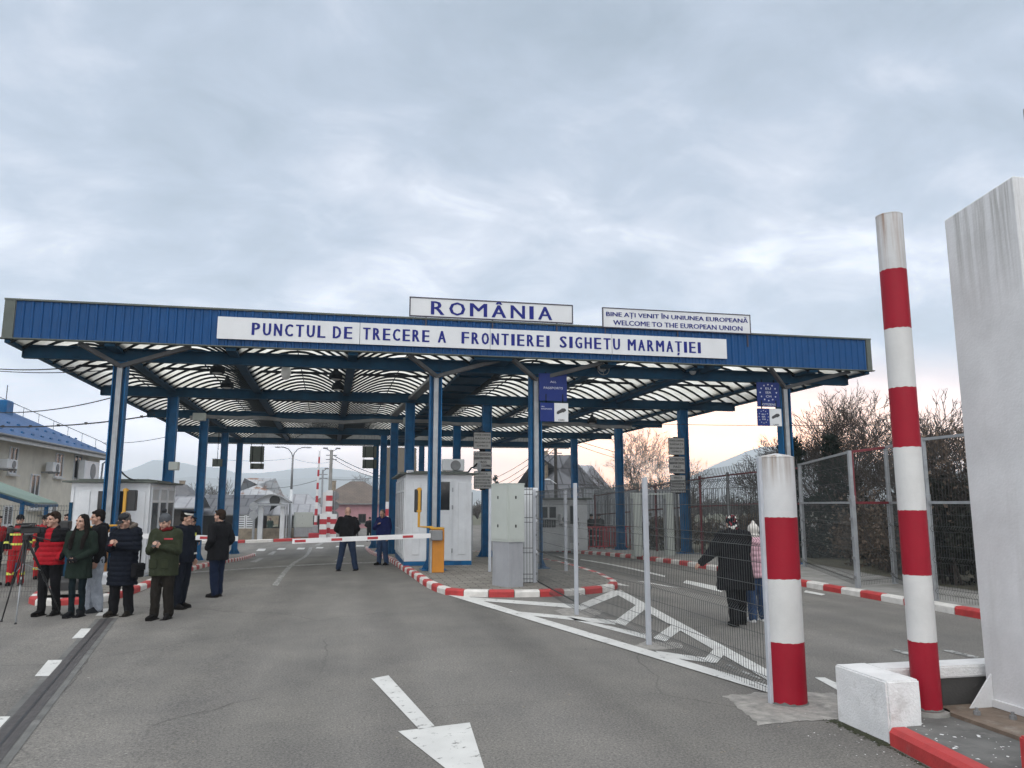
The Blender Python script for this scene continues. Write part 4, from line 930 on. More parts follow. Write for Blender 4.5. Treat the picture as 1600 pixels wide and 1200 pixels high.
m = MB(); m.box(4.44, 7.2, 6.085, 6.3, -.05, .37); m.build('wall_body', 'wall_inner', t)
t = thing('white_pillar', 'massive white painted square pillar with weather streaks at the right edge', 'pillar', (5.9, 5.5, .12))
m = MB(); m.bbox(5.36, 6.4, 5.18, 5.98, .2, 4.49, .012); m.v = [(x, y, z+(.1*(5.98-y)/.8 if z > 4 else 0)) for x, y, z in m.v]; m.build('shaft', 'pillar', t)
m = MB(); m.box(5.33, 6.43, 5.15, 6.01, .155, .215); m.build('foot_rail', 'pillar', t)
m = MB(); m.box(4.86, 6.5, 4.6, 6.03, .1, .15); m.build('base_plate', 'rust', t)
for yy in (5.9, 5.35):
    m = MB(); m.prism_dir([(5.355, yy, .15), (5.12, yy, .15), (5.355, yy, .42)], (0, .015, 0)); m.build('gusset', 'pillar', t)
for xx, yy in ((5.02, 5.72), (5.0, 5.15), (5.2, 5.55)):
    m = MB(); m.cyl(xx, yy, .15, .18, .028, .028, 6); m.cyl(xx, yy, .18, .205, .014, .014, 8); m.build('bolt', 'galv_dark', t)
x, z0 = atY(1596, 214, 5.8); _, z1 = atY(1594, 168, 5.8)
t = thing('lamp_housing', 'rounded grey housing jutting into the top right edge above the white pillar', 'lamp', (x+.3, 5.6, z0))
m = MB(); m.bbox(x, x+.7, 5.45, 5.8, z0, z1, .05); m.build('housing', 'concrete', t); m = MB(); m.bar((6.1, 5.6, 4.45), (6.1, 5.6, z0), .1, .1); m.build('bracket', 'galv_dark', t)
t = thing('kerb_block', 'red kerb block with a white top at the lower right corner', 'kerb block', (4.65, 4.3, .12))
m = rough_box(4.33, 4.85, 3.5, 4.6, .1, .34); m.build('painted_side', 'kerb_red', t); m = MB(); m.box(4.36, 4.82, 3.53, 4.57, .341, .35); m.build('painted_top', 'kerb_white', t)

# ------------------------------------------------------------------ wire fences
def mesh_geo(mb, a, b, z0, z1, bends, gap=.05, r=.0032, hz=None, bend=.045):
    """welded wire panel from plan point a to b: upright wires folded forward at the bends, level wires across"""
    a = Vector((*a, 0)); b = Vector((*b, 0)); d = b-a; n = max(1, int(d.length/gap)); nr = Vector((d.y, -d.x, 0)).normalized()
    prof = [(z0, 0)]
    for h in sorted(bends):
        for dz_, o in ((-.05, 0), (0, bend), (.05, 0)):
            if z0 < h+dz_ < z1: prof.append((h+dz_, o))
    prof.append((z1, 0))
    for i in range(n+1):
        p = a+d*(i/n); mb.tube([p+nr*o+Vector((0,0,z)) for z, o in prof], r, 3, caps=False)
    zs = set(hz or []) | {z1-.03}
    for h in bends: zs |= {h-.05, h+.05}
    for z in sorted(zs):
        if z0 <= z <= z1: mb.tube([a+Vector((0,0,z)), b+Vector((0,0,z))], r*1.15, 3, caps=False)
fence = thing('wire_fence', 'folded wire mesh fence with grey posts running to the striped bollard', 'fence', (3.85, 11, 0))
FX = [(3.95, 7.05), (3.72, 9.75), (3.55, 12.55), (3.82, 16.5)]
FX = [(3.93, 7.1)]+[(g_.x, g_.y) for g_ in (gp(1014, 1008), gp(901, 961), gp(835, 920))]
for (x, y), zt in zip(FX[1:], (2.21, 2.2, 2.17)):
    m = MB(); m.bbox(x-.03, x+.03, y-.03, y+.03, -.02, zt, .004); p = m.build('post', 'post', fence)
    m = MB()
    for z in frange(.3, 2.0, .42): m = MB(); m.box(x+.031, x+.05, y-.02, y+.02, z, z+.05); m.build('clamp', 'galv_dark', p)
m = MB(); m.bbox(3.86, 3.9, 6.92, 6.97, 0, 2.3, .004); m.build('post', 'post', fence)
for (p, q) in zip(FX, FX[1:]):
    m = MB(); mesh_geo(m, (p[0]+.04, p[1]), (q[0]+.04, q[1]), .04, 2.13, (.14, .8, 1.48, 2.07), hz=(.35, .58, 1.05, 1.27, 1.84)); m.build('wire_panel', 'wire', fence)
# return of the fence across the island, then the gate posts
fence2 = thing('wire_fence', 'short folded wire fence crossing the paved island beside the switch cabinet', 'fence', (4.6, 18, .13))
GP = [(FX[3][0]-.18, FX[3][1]+.04), (3.42, 19.9), (5.36, 19.7)]
for (x, y), zt in zip(((3.43, 19.9), (5.40, 19.7)), (2.24, 2.22)):
    m = MB(); m.bbox(x-.035, x+.035, y-.035, y+.035, gz(x, y)+.1, zt, .004); m.build('post', 'post', fence2)
for p, q in (((3.66, 16.9), (4.25, 17.0)),): m = MB(); mesh_geo(m, (3.55, 16.62), (3.8, 16.56), .16, 2.2, (.3, .85, 1.5, 2.1), .055, .006); m.build('wire_panel', 'wire', fence2)
# steel posts beside the booth
for i, (pxp, ybase, lab) in enumerate(((727, 880, 'left one of two steel posts by the right corner of the middle booth'), (735, 881, 'right one of two steel posts by the right corner of the middle booth'))):
    q = gp(pxp, ybase, .13); m = MB(); zt_ = atY(pxp, 771-i*2, q.y)[1]; m.bbox(q.x-.05, q.x+.05, q.y-.03, q.y+.03, q.z-.02, zt_, .006)
    o = m.build('steel_post', 'galv', label=lab, category='post', group='steel posts by the booth')
# left fence with the firefighters behind it
fl = thing('wire_fence', 'wire mesh fence at the left edge behind the television camera', 'fence', (-8.5, 18.3, -.2))
zl = gz(-8, 18)
XS = [atY(110, 800, 18.6)[0], -8.3, -10.8, -13.3]
for x in XS: m = MB(); m.bbox(x-.03, x+.03, 18.57, 18.63, zl-.02, 1.88, .004); m.build('post', 'blue_dark', fl)
for a, b in zip(XS, XS[1:]): m = MB(); mesh_geo(m, (a-.03, 18.6), (b+.03, 18.6), zl+.03, 1.83, (.05, .7, 1.3, 1.75), .055, .0035); m.build('wire_panel', 'wire', fl)
# tall two-storey fence by the right pavement
fr = thing('wire_fence', 'tall two tier wire fence with zinc posts in front of the right hedge', 'fence', (10.8, 13, .13))
pA = gp(1258, 886, .13); pB = gp(1341, 918, .13); pC = gp(1399, 912, .13); pD = gp(1462, 938, .13)
A_, B_, C_, D2_ = [(p.x, p.y) for p in (pA, pB, pC, pD)]; E_ = (10.4, 6.2)
def zc_(p, px, py): return atY(px, py, p[1])[1]
tops = [2.96, atY(1321, 704, B_[1])[1], atY(1381, 697, C_[1])[1], atY(1441, 684, D2_[1])[1], 3.05]
for p, zt in zip((A_, B_, C_, D2_, E_), tops):
    m = MB(); m.bbox(p[0]-.045, p[0]+.045, p[1]-.045, p[1]+.045, .08, 2.02, .006); m.box(p[0]-.035, p[0]+.035, p[1]-.03, p[1]+.03, 2.02, zt); po = m.build('post', 'galv', fr)
    m = MB()
    for z in frange(.3, 1.9, .4): m = MB(); m.box(p[0]-.075, p[0]-.046, p[1]-.03, p[1]+.03, z, z+.06); m.build('clamp', 'galv_dark', po)
for (p, q), (t0, t1), red in zip(((A_, B_), (B_, C_), (C_, D2_), (D2_, E_)), zip(tops, tops[1:]), (0, 1, 0, 0)):
    m = MB(); mesh_geo(m, p, q, .16, 1.84, (.3, .85, 1.4), .06, .0035, hz=(.6, 1.1, 1.65)); m.build('wire_panel', 'wire', fr)
    m = MB(); mesh_geo(m, p, q, 1.9, min(t0, t1)-.02, (), .075, .003, hz=(2.3, 2.65)); m.build('wire_panel', 'wire', fr)
    for za, zb_ in ((1.87, 1.87), (t0-.03, t1-.03)):
        m = MB(); m.bar((*p, za), (*q, zb_), .04, .05); m.build('rail', 'fence_red' if red else 'galv', fr)
m = MB(); m.bar((B_[0]+.06, B_[1], 1.9), (B_[0]+.06, B_[1], tops[1]), .04, .04); m.build('rail', 'fence_red', fr)
# spiked fence further back
fs_ = thing('spiked_fence', 'dark red fence of tall bars with curved tips behind the woman and child', 'fence', (12., 28, 0))
S0 = (A_[0]+.1, A_[1]+.15); S1 = (12.6, 40.); n = 9
for i in range(n+1):
    f = i/n; x = S0[0]+(S1[0]-S0[0])*f; y = S0[1]+(S1[1]-S0[1])*f; z0 = gz(x, y)+.1
    m = MB(); m.box(x-.04, x+.04, y-.04, y+.04, z0-.03, z0+2.85); m.build('post', 'fence_red' if i % 2 else 'galv_dark', fs_)
for zz in (1.75, 2.75):
    m = MB()
    for i in range(n):
        f0, f1 = i/n, (i+1)/n; P0 = Vector((S0[0]+(S1[0]-S0[0])*f0, S0[1]+(S1[1]-S0[1])*f0, 0)); P1 = Vector((S0[0]+(S1[0]-S0[0])*f1, S0[1]+(S1[1]-S0[1])*f1, 0))
        P0.z = gz(P0.x, P0.y)+.1+zz; P1.z = gz(P1.x, P1.y)+.1+zz; m.bar(P0, P1, .04, .05)
    m.build('rail', 'fence_red', fs_)
m = MB(); k = 170
for i in range(k):
    f = (i+.5)/k; x = S0[0]+(S1[0]-S0[0])*f; y = S0[1]+(S1[1]-S0[1])*f; z0 = gz(x, y)+.15
    m.tube([(x-.03, y, z0), (x-.03, y, z0+2.4), (x-.12, y, z0+2.62), (x-.06, y, z0+2.8), (x-.02, y, z0+3.0)], .011, 3, caps=False)
m.build('bar_row', 'wire', fs_)
# portal of two pale detector pillars
q0 = gp(996, 868, .14); t = thing('detector_portal', 'two pale grey detector pillars joined by a thin top bar, behind the wire fence', 'portal', (q0.x+.7, q0.y, q0.z))
q1x, _ = atY(1047, 866, q0.y); zt = atY(996, 770, q0.y)[1]
for x, w in ((q0.x, .3), (q1x, .26)):
    m = MB(); m.bbox(x-w/2, x+w/2, q0.y-.15, q0.y+.2, q0.z-.03, zt, .02); pl = m.build('detector_pillar', 'cabinet', t)
    m = MB(); m.box(x-w/2-.02, x-w/2-.002, q0.y-.1, q0.y+.1, q0.z+.2, zt-.2); m.build('detector_panel', 'galv', pl)
m = MB(); m.bar((q0.x+.16, q0.y, zt-.04), (q1x-.14, q0.y, zt-.04), .05, .06); m.build('top_bar', 'cabinet', t)
# pale sheet wall behind the red barriers
Y = 44.; x0, z1 = atY(912, 764, Y); x1, _ = atY(985, 764, Y); zb = gz(12, Y)
t = thing('sheet_fence', 'pale corrugated sheet fence behind the two figures and the red barriers', 'fence', ((x0+x1)/2, Y, zb))
m = MB(); cladding(m, (x0, Y), (x1+4, Y+1), zb, z1, (0, -1)); m.build('sheet', 'galv', t); m = MB()
for i in range(5): xx = x0+(x1+4-x0)*i/4; m.box(xx-.05, xx+.05, Y+.06+i*.25, Y+.14+i*.25, zb, z1+.06)
m.build('frame', 'galv_dark', t)
# red crowd barriers
def crowd_barrier(x, y, w, lab):
    z0 = gz(x, y)+.13; t = thing('crowd_barrier', lab, 'barrier', (x, y, z0), 0, 'red crowd barriers')
    m = MB(); m.tube([(x-w/2, y, z0+.12), (x-w/2, y, z0+.98), (x-w/2+.1, y, z0+1.06), (x+w/2-.1, y, z0+1.06), (x+w/2, y, z0+.98), (x+w/2, y, z0+.12)], .03, 6, closed=True); m.build('frame', 'red', t)
    m = MB(); k = int(w/.16)
    for i in range(1, k): xx = x-w/2+w*i/k; m.tube([(xx, y, z0+.13), (xx, y, z0+1.05)], .025, 5, caps=False)
    m.build('bar_row', 'red', t)
    for s in (-1, 1): m = MB(); m.bar((x+s*w*.35, y-.25, z0+.01), (x+s*w*.35, y+.25, z0+.01), .05, .03); m.bar((x+s*w*.35, y, z0+.02), (x+s*w*.35, y, z0+.13), .04, .04); m.build('foot', 'red', t)
for px, w, Yb, lab in ((932, 1.1, 36.5, 'leftmost red barrier under the two dark figures'), (947, 1.0, 37.4, 'second red barrier, partly behind the first one'), (955, 1.0, 39., 'red barrier left of the blue column, half behind others'), (978, .75, 34.5, 'red barrier right of the blue column by the right kerb')):
    crowd_barrier(atY(px, 840, Yb)[0], Yb, w, lab)
# dark bench / table
q = gp(920, 857, .13); x, y = q.x, q.y; z0 = q.z; zt = atY(920, 837, y)[1]
t = thing('steel_table', 'long dark table with thin legs in front of the red barriers', 'table', (x, y, z0))
m = MB(); m.bbox(x-.5, x+.6, y-.3, y+.3, zt-.05, zt, .01); m.build('tabletop', 'galv_dark', t)
for sx, sy in ((-.42, -.25), (.5, -.25), (-.42, .25), (.5, .25)): m = MB(); m.box(x+sx-.03, x+sx+.03, y+sy-.03, y+sy+.03, z0, zt-.051); m.build('leg', 'rib', t)

# grit, paint flakes and moss round the low wall, and a litter of small stones on the road
rg = random.Random(9); m = MB()
def chip(x, y, z, s):
    a = rg.uniform(0, 6.28); m.add([(x+s*math.cos(a+t)*rg.uniform(.5, 1.2), y+s*math.sin(a+t)*rg.uniform(.5, 1.2), z+rg.uniform(0, .6)*s*.4) for t in (0, 1.6, 3.1, 4.7)]+[(x, y, z+s*.35)], [(0,1,4),(1,2,4),(2,3,4),(3,0,4)])
for _ in range(110): chip(rg.uniform(4.2, 5.2), rg.uniform(4.5, 5.95), .122, rg.choice((.006, .008, .012, .02)))
for _ in range(60): chip(rg.uniform(3.6, 4.15), rg.uniform(4.6, 6.6), .002, rg.choice((.005, .007, .01)))
m.build('paint_flakes', 'low_wall', kind='stuff')
m = MB()
for _ in range(420):
    x = rg.uniform(-4, 4); y = rg.uniform(4.2, 17); chip(x, y, gz(x, y), rg.choice((.004, .006, .008, .012)))
m.build('road_grit', 'stone', kind='stuff')
m = MB()
for _ in range(900):
    f = rg.random(); x = 4.13-abs(rg.gauss(0, .035)); y = 5.6+f*.75; chip(x, y, .0, rg.uniform(.006, .02))
for _ in range(500): f = rg.random(); chip(4.1-f*.25-abs(rg.gauss(0, .02)), 5.6-f*2.2, 0., rg.uniform(.005, .014))
MT['moss'] = mat('moss', (.03, .034, .016), .95, .4, 20); m.build('moss', 'moss', kind='stuff')

for (cx_, cy_, r_, z_) in ((4.06, 6.95, .174, .0), (px_, py_, .115, .15)):
    m = MB(); n = 60
    for j in range(n):
        a0, a1 = 2*math.pi*j/n, 2*math.pi*(j+1)/n; h0 = .012+.03*abs(noise.noise(Vector((math.cos(a0)*4, math.sin(a0)*4, r_*9)))); h1 = .012+.03*abs(noise.noise(Vector((math.cos(a1)*4, math.sin(a1)*4, r_*9))))
        P = lambda a, z, k: (cx_+math.cos(a)*r_*k, cy_+math.sin(a)*r_*k, z)
        m.add([P(a0, z_+.004, 1.06), P(a1, z_+.004, 1.06), P(a1, z_+h1, 1.003), P(a0, z_+h0, 1.003)], [(0, 1, 2, 3)])
    m.build('dirt', 'slab_dark', kind='stuff')
# ------------------------------------------------------------------ buildings and the far side of the crossing
def atX(px, py, X): d = ray(px, py); t = X/d.x; return d.y*t, EYE+d.z*t
def roof_face(m, pts):
    """a roof plane with metre-scaled tile coordinates running up the slope"""
    P = [Vector(p) for p in pts]; u = (P[1]-P[0]).normalized(); n = (P[1]-P[0]).cross(P[-1]-P[0]).normalized(); v = n.cross(u)
    m.add(P, [tuple(range(len(P)))], None, [[((p-P[0]).dot(u), (p-P[0]).dot(v)) for p in P]])
def house(name, label, x0, x1, y0, y1, zb, ze, zr, wall, roof, axis='x', hip=.0, over=.5, cat='house', chim=None, wins=(), group=None, skewroof=None):
    t = thing(name, label, cat, ((x0+x1)/2, (y0+y1)/2, zb), 0, group)
    m = MB()
    m.box(x0, x1, y0, y1, zb-.3, ze-.01)
    if not hip:
        if axis == 'x':
            ym = (y0+y1)/2
            for x in (x0, x1): m.add([(x, y0, ze-.01), (x, y1, ze-.01), (x, ym, zr-.12)], [(0, 1, 2)])
        else:
            xm = (x0+x1)/2
            for y in (y0, y1): m.add([(x0, y, ze-.01), (x1, y, ze-.01), (xm, y, zr-.12)], [(0, 1, 2)])
    m.build('wall', wall, t)
    m = MB(); a, b, c, d = x0-over, x1+over, y0-over, y1+over; k = (zr-ze)/((y1-y0) if axis == 'x' else (x1-x0))*2*over; e = ze-k
    if axis == 'x':
        ym = (c+d)/2; h = hip*(d-c)/2; r0 = (a+h, ym, zr); r1 = (b-h, ym, zr)
        roof_face(m, [(a,c,e),(b,c,e),r1,r0]); roof_face(m, [(b,d,e),(a,d,e),r0,r1])
        if hip: roof_face(m, [(b,c,e),(b,d,e),r1]); roof_face(m, [(a,d,e),(a,c,e),r0])
    else:
        xm = (a+b)/2; h = hip*(b-a)/2; r0 = (xm, c+h, zr); r1 = (xm, d-h, zr)
        roof_face(m, [(b,c,e),(b,d,e),r1,r0]); roof_face(m, [(a,d,e),(a,c,e),r0,r1])
        if hip: roof_face(m, [(a,c,e),(b,c,e),r0]); roof_face(m, [(b,d,e),(a,d,e),r1])
    rf = m.build('roof', roof, t)
    m = MB()
    for p, q in (((a,c),(b,c)), ((b,c),(b,d)), ((b,d),(a,d)), ((a,d),(a,c))): m.bar((*p, e-.06), (*q, e-.06), .1, .12)
    m.build('gutter', 'galv_dark', rf)
    if chim:
        for cx_, cy_, zt in chim: m = MB(); m.box(cx_-.3, cx_+.3, cy_-.3, cy_+.3, ze, zt); m.box(cx_-.36, cx_+.36, cy_-.36, cy_+.36, zt+.002, zt+.1); m.build('chimney', 'stone', rf)
    for (wx0, wx1, wz0, wz1) in wins:
        m = MB(); f = .09; yy = y0-.06
        for q in ((wx0, wx1, wz1-f, wz1), (wx0, wx1, wz0, wz0+f), (wx0, wx0+f, wz0+f, wz1-f), (wx1-f, wx1, wz0+f, wz1-f), ((wx0+wx1)/2-.04, (wx0+wx1)/2+.04, wz0+f, wz1-f)): m.box(q[0], q[1], yy, y0-.002, q[2], q[3])
        w_ = m.build('window', 'timber' if wall == 'pink' else 'pvc', t); m = MB(); m.box(wx0+f, wx1-f, y0-.03, y0-.004, wz0+f, wz1-f); m.build('pane', 'glass', w_)
        m = MB(); m.box(wx0-.1, wx1+.1, y0-.12, y0-.002, wz0-.1, wz0-.004); m.build('sill', 'concrete', w_)
    return t
# office block at the left, long side towards the lanes
BX = -16.6; byA, byB = 27., 55.2; zb0 = -1.25; ze = 5.0
ob = thing('office_building', 'two storey cream office building with blue tiled hip roof at the left edge', 'building', (-23, 42, -1.2))
m = MB(); m.box(-30, BX, byA, byB, zb0-.3, ze); m.build('wall', 'plaster', ob)
m = MB(); o = .75; a, b, c, d = -30-o, BX+o, byA-o, byB+o; rise = 3.75; xm = (a+b)/2; h = (b-a)/2; e = ze-.02; zr = e+rise
roof_face(m, [(b,c,e),(b,d,e),(xm,d-h,zr),(xm,c+h,zr)]); roof_face(m, [(b,d,e),(a,d,e),(xm,d-h,zr)]); roof_face(m, [(a,d,e),(a,c,e),(xm,c+h,zr),(xm,d-h,zr)]); roof_face(m, [(a,c,e),(b,c,e),(xm,c+h,zr)])
orf = m.build('roof', 'blue_tile', ob)
m = MB()
for s_ in ((b-.12, b+.02, c, d), ): m.box(s_[0], s_[1], s_[2], s_[3], e-.26, e-.02)
m.box(a, b-.121, d-.12, d+.02, e-.26, e-.02); m.box(BX+.002, b-.121, c, d-.121, e-.1, e-.06); m.build('eave_board', 'eave', ob)
m = MB(); m.tube([(b+.08, c, e-.02), (b+.08, d, e-.02)], .07, 8); m.build('gutter', 'galv_dark', orf)
m = MB(); m.tube([(b-.1, d-.3, e-.1), (BX+.12, d-.5, e-.5), (BX+.12, d-.9, -1.)], .06, 8); m.build('downpipe', 'galv', ob)
m = MB(); hp0 = Vector((b, d, e)); hp1 = Vector((xm, d-h, zr)); up = Vector((0, 0, .55))
m.tube([hp0+(hp1-hp0)*.04+up*.8, hp0+(hp1-hp0)*.1+up, hp1+up], .025, 5)
for i in range(12): q = hp0+(hp1-hp0)*(.05+.95*i/11); m.tube([q, q+up*(1 if i else .85)], .018, 4)
m.build('roof_rail', 'galv_dark', orf)
m = MB()
for i in range(22):
    for j in (0, 1):
        y = byA+1+i*1.25; u = .8+j*1.2; m.box(b-u-.04, b-u+.04, y-.12, y+.12, e+u*rise/h-.02, e+u*rise/h+.08)
m.build('snow_guard', 'blue_steel', orf)
def side_window(p0, p1, t0, b0, blind=False):
    ya, z1 = atX(p0, t0, BX); yb, _ = atX(p1, t0, BX); yc_, z0 = atX(p0, b0, BX)
    m = MB(); f = .08; X0, X1 = BX+.002, BX+.07
    for q in ((ya, yb, z1-f, z1), (ya, yb, z0, z0+f), (ya, ya+f, z0+f, z1-f), (yb-f, yb, z0+f, z1-f), ((ya+yb)/2-.04, (ya+yb)/2+.04, z0+f, z1-f)): m.box(X0, X1, q[0], q[1], q[2], q[3])
    w_ = m.build('window', 'pvc', ob); m = MB(); m.box(X0, BX+.03, ya+f, yb-f, z0+f, z1-f); m.build('pane', 'glass_grey', w_)
    m = MB(); m.box(X0, BX+.2, ya-.1, yb+.1, z0-.09, z0-.004); m.build('sill', 'eave', w_)
    if blind:
        m = MB()
        for i in range(9): zz = z0+f+(z1-z0-2*f)*i/9; m.box(BX+.031, BX+.05, ya+f, yb-f, zz, zz+.05)
        m.build('window_bars', 'galv_dark', w_)
for q in ((15, 28, 697, 741, 0), (87, 99, 707, 746, 0), (116, 128, 710, 748, 0), (48, 62, 740, 776, 0), (46, 60, 779, 796, 0), (5, 19, 790, 822, 1), (68, 80, 788, 812, 1)): side_window(*q[:4], bool(q[4]))
def wall_ac(p0, p1, t0, b0, lab):
    ya, z1 = atX(p0, t0, BX+.5); yb, _ = atX(p1, t0, BX+.5); _, z0 = atX(p0, b0, BX+.5)
    aircon(lab, BX+.22, BX+.58, ya, yb, z0, z1, 'x', 1)
wall_ac(10, 26, 717, 733, 'leftmost air conditioner on the upper wall of the cream office building')
wall_ac(81, 93, 722, 738, 'air conditioner under the middle upper window of the cream office building')
wall_ac(131, 153, 719, 751, 'largest air conditioner, near the right corner of the cream office building')
wall_ac(76, 87, 788, 806, 'low air conditioner behind the blue posts of the green awning')
# small blue sign tower on the ridge
t = thing('roof_sign', 'blue box with pale letters on the roof ridge at the left edge', 'sign', (-23.6, 48.2, zr))
x1, z0 = atY(9, 645, 48.3); _, z1 = atY(9, 624, 48.3); m = MB(); m.bbox(x1-2.6, x1, 48.3, 49.3, z0-.5, z1, .08); m.build('box', 'blue_steel', t)
m = MB(); write(m, 'EI', (x1-1.05, 48.28, z0-.05), (.62, 0, 0), (0, 0, .5), .05); m.build('lettering', 'letter_white', t)
m = MB(); m.tube([(x1-.25, 48.8, z1), (x1-.25, 48.8, z1+.9)], .03, 5); m.build('mast', 'galv_dark', t)
# green awning on blue posts
Q = [Vector((*[atY(px, py, Y)[0]], Y, atY(px, py, Y)[1])) for px, py, Y in ((0, 771, 25.5), (53, 787.5, 28.), (90, 787.5, 33.), (0, 755, 31.))]
ext0 = Q[0]+(Q[0]-Q[1])*.8; ext3 = Q[3]+(Q[3]-Q[2])*.4
t = thing('awning', 'sloping green awning on blue posts in front of the office building', 'awning', ((Q[0].x+Q[2].x)/2, 29, -1))
m = MB(); m.prism_dir([ext0, Q[1], Q[2], ext3], (0, 0, .05)); m.build('roof_sheet', 'awning', t)
m = MB(); m.bar(ext0-Vector((0,0,.06)), Q[1]-Vector((0,0,.06)), .06, .1); m.bar(Q[1]-Vector((0,0,.06)), Q[2]-Vector((0,0,.06)), .06, .1); m.build('frame', 'blue_steel', t)
for p, (px) in ((Q[0]+(Q[1]-Q[0])*.65, 34), (Q[1]+(Q[2]-Q[1])*.5, 67)):
    m = MB(); m.tube([(p.x, p.y, gz(p.x, p.y)), (p.x, p.y, p.z-.05)], .07, 10); m.build('post', 'blue_steel', t)

def at2(px, py, Y): x, z = atY(px, py, Y); return x, z
def hpx(name, label, pl, pr, pe, prr, Y, depth, wall, roof, **k):
    x0, ze_ = atY(pl, pe, Y); x1, _ = atY(pr, pe, Y); _, zr_ = atY((pl+pr)/2, prr, Y+depth/2); wins = []
    for (a, b, c, d) in k.pop('wpx', ()): wins.append((atY(a, c, Y)[0], atY(b, c, Y)[0], atY(a, d, Y)[1], atY(a, c, Y)[1]))
    ch = [(atY(a, b, Y+depth/2)[0], Y+depth/2+.4, atY(a, b, Y+depth/2)[1]) for a, b in k.pop('cpx', ())]
    return house(name, label, x0, x1, Y, Y+depth, gz(x0, Y), ze_, zr_, wall, roof, wins=wins, chim=ch, **k)
hpx('house', 'pink house with a brown tiled hip roof behind the lowered barrier', 491, 622, 783, 752, 92., 9., 'pink', 'brown_tile', hip=.9, wpx=[(560, 572, 803, 817), (515, 526, 803, 817)], cpx=[(521, 752)])
hpx('house', 'house with a broad brown roof peeping out right of the pink house', 590, 640, 772, 748, 112., 10., 'pink', 'brown_tile', hip=.6)
hpx('house', 'distant house with a rust streaked pale sheet roof and two chimneys', 352, 440, 776, 747, 108., 12., 'stone', 'rust_roof', hip=.95, cpx=[(371, 766), (402, 759)])
hpx('house', 'grey tiled house roof behind the left columns', 228, 296, 782, 757, 100., 10., 'plaster', 'grey_tile', hip=.35, cpx=[(284, 752)])
hpx('market_hall', 'long dark timber hall with a low slate roof left of the glazed gate', 232, 402, 797, 773, 80., 9., 'timber', 'dark_roof', over=1.2, cat='hall')
hpx('market_hall', 'low dark pavilion with a pale sheet roof right of the glazed gate', 436, 494, 797, 772, 82., 9., 'timber', 'pale_roof', over=1.2, hip=.4, cat='hall')
hpx('shed', 'low shed with pale roof panels beside the left booth', 224, 300, 790, 776, 74., 5., 'timber', 'pale_roof', over=.6, cat='shed')
hpx('house', 'large house with a steep dark slate hip roof right of the second front column', 822, 962, 800, 711, 68., 12., 'plaster', 'dark_roof', hip=.98, over=.8, cpx=[(852, 706)])
hpx('house', 'lighter grey slate roof stepped behind the steep dark slate roof', 880, 972, 790, 727, 84., 13., 'plaster', 'pale_roof', hip=.85)
hpx('house', 'dark gabled roof just left of the steep dark slate roof', 796, 846, 775, 757, 90., 10., 'plaster', 'dark_roof', axis='y')
# weathered slab between the middle columns
x0, z1 = atY(597, 699, 76.); x1, _ = atY(651, 699, 76.); t = thing('stone_slab', 'tall weathered brown slab standing behind the middle columns', 'monument', ((x0+x1)/2, 76, -1))
rough_box(x0, x1, 76, 77.2, gz(0, 76)-.1, z1, .06, 8, .05).build('slab', 'rough_slab', t); m = MB(); m.box(x0-.3, x1+.3, 75.7, 77.5, gz(0, 76)-.2, gz(0, 76)+.5); m.build('plinth', 'concrete', t)
# rubble wall and white slatted screens before the dark hall
x0, z1 = atY(345, 826, 70.); x1, _ = atY(497, 826, 70.); m = MB(); m.box(x0, x1, 70, 70.4, gz(-6, 70)-.1, z1); t = thing('stone_wall', 'low rubble stone wall in front of the dark hall', 'wall', ((x0+x1)/2, 70.2, gz(-6, 70))); m.build('wall_body', 'stone', t)
for i, (a, b) in enumerate(((369, 381), (386, 396))):
    x0, z1 = atY(a, 805, 74.); x1, z0 = atY(b, 826, 74.); t = thing('slatted_screen', ('left', 'right')[i]+' one of two white slatted screens in front of the dark hall', 'screen', ((x0+x1)/2, 74, z0), 0, 'white slatted screens')
    m = MB()
    for k in range(6): zz = z0+(z1-z0)*k/6; m.box(x0, x1, 74, 74.05, zz, zz+(z1-z0)*.1)
    m.build('slat_panel', 'pvc', t); m = MB(); m.box(x0-.08, x0, 73.98, 74.08, gz(-8, 74), z1); m.box(x1, x1+.08, 73.98, 74.08, gz(-8, 74), z1); m.build('frame', 'pvc', t)
# glazed arched gate
Y = 67.; zb = gz(-7, Y); gx_ = lambda p: atY(p, 800, Y)[0]; gzz = lambda q: atY(423, q, Y)[1]
t = thing('arched_gate', 'white arched pedestrian gate with a round dark disc under its curved roof', 'gate', (gx_(423), Y, zb))
for a, b in ((404, 411), (438, 445)):
    m = MB(); m.bbox(gx_(a), gx_(b), Y, Y+.5, zb, gzz(791), .03); m.build('pillar', 'pvc', t)
for a in (399, 449):
    for yy in (Y-.4, Y+2.4): m = MB(); m.tube([(gx_(a), yy, zb), (gx_(a), yy, gzz(787))], .07, 8); m.build('post', 'galv', t)
m = MB(); n = 12; xa, xb = gx_(396), gx_(452); zs_, zt_ = gzz(786), gzz(774)
for i in range(n):
    p = [(xa+(xb-xa)*k/n, zs_+(zt_-zs_)*math.sin(math.pi*k/n)) for k in (i, i+1)]
    m.add([(p[0][0],Y-.5,p[0][1]),(p[1][0],Y-.5,p[1][1]),(p[1][0],Y+2.6,p[1][1]),(p[0][0],Y+2.6,p[0][1]),(p[0][0],Y-.5,p[0][1]+.1),(p[1][0],Y-.5,p[1][1]+.1),(p[1][0],Y+2.6,p[1][1]+.1),(p[0][0],Y+2.6,p[0][1]+.1)], [(0,3,2,1),(4,5,6,7),(0,1,5,4),(2,3,7,6)])
m.build('arched_roof', 'galv_dark', t)
m = MB(); m.box(xa+.1, xb-.1, Y-.42, Y-.3, gzz(790), gzz(787)); m.build('beam', 'galv', t)
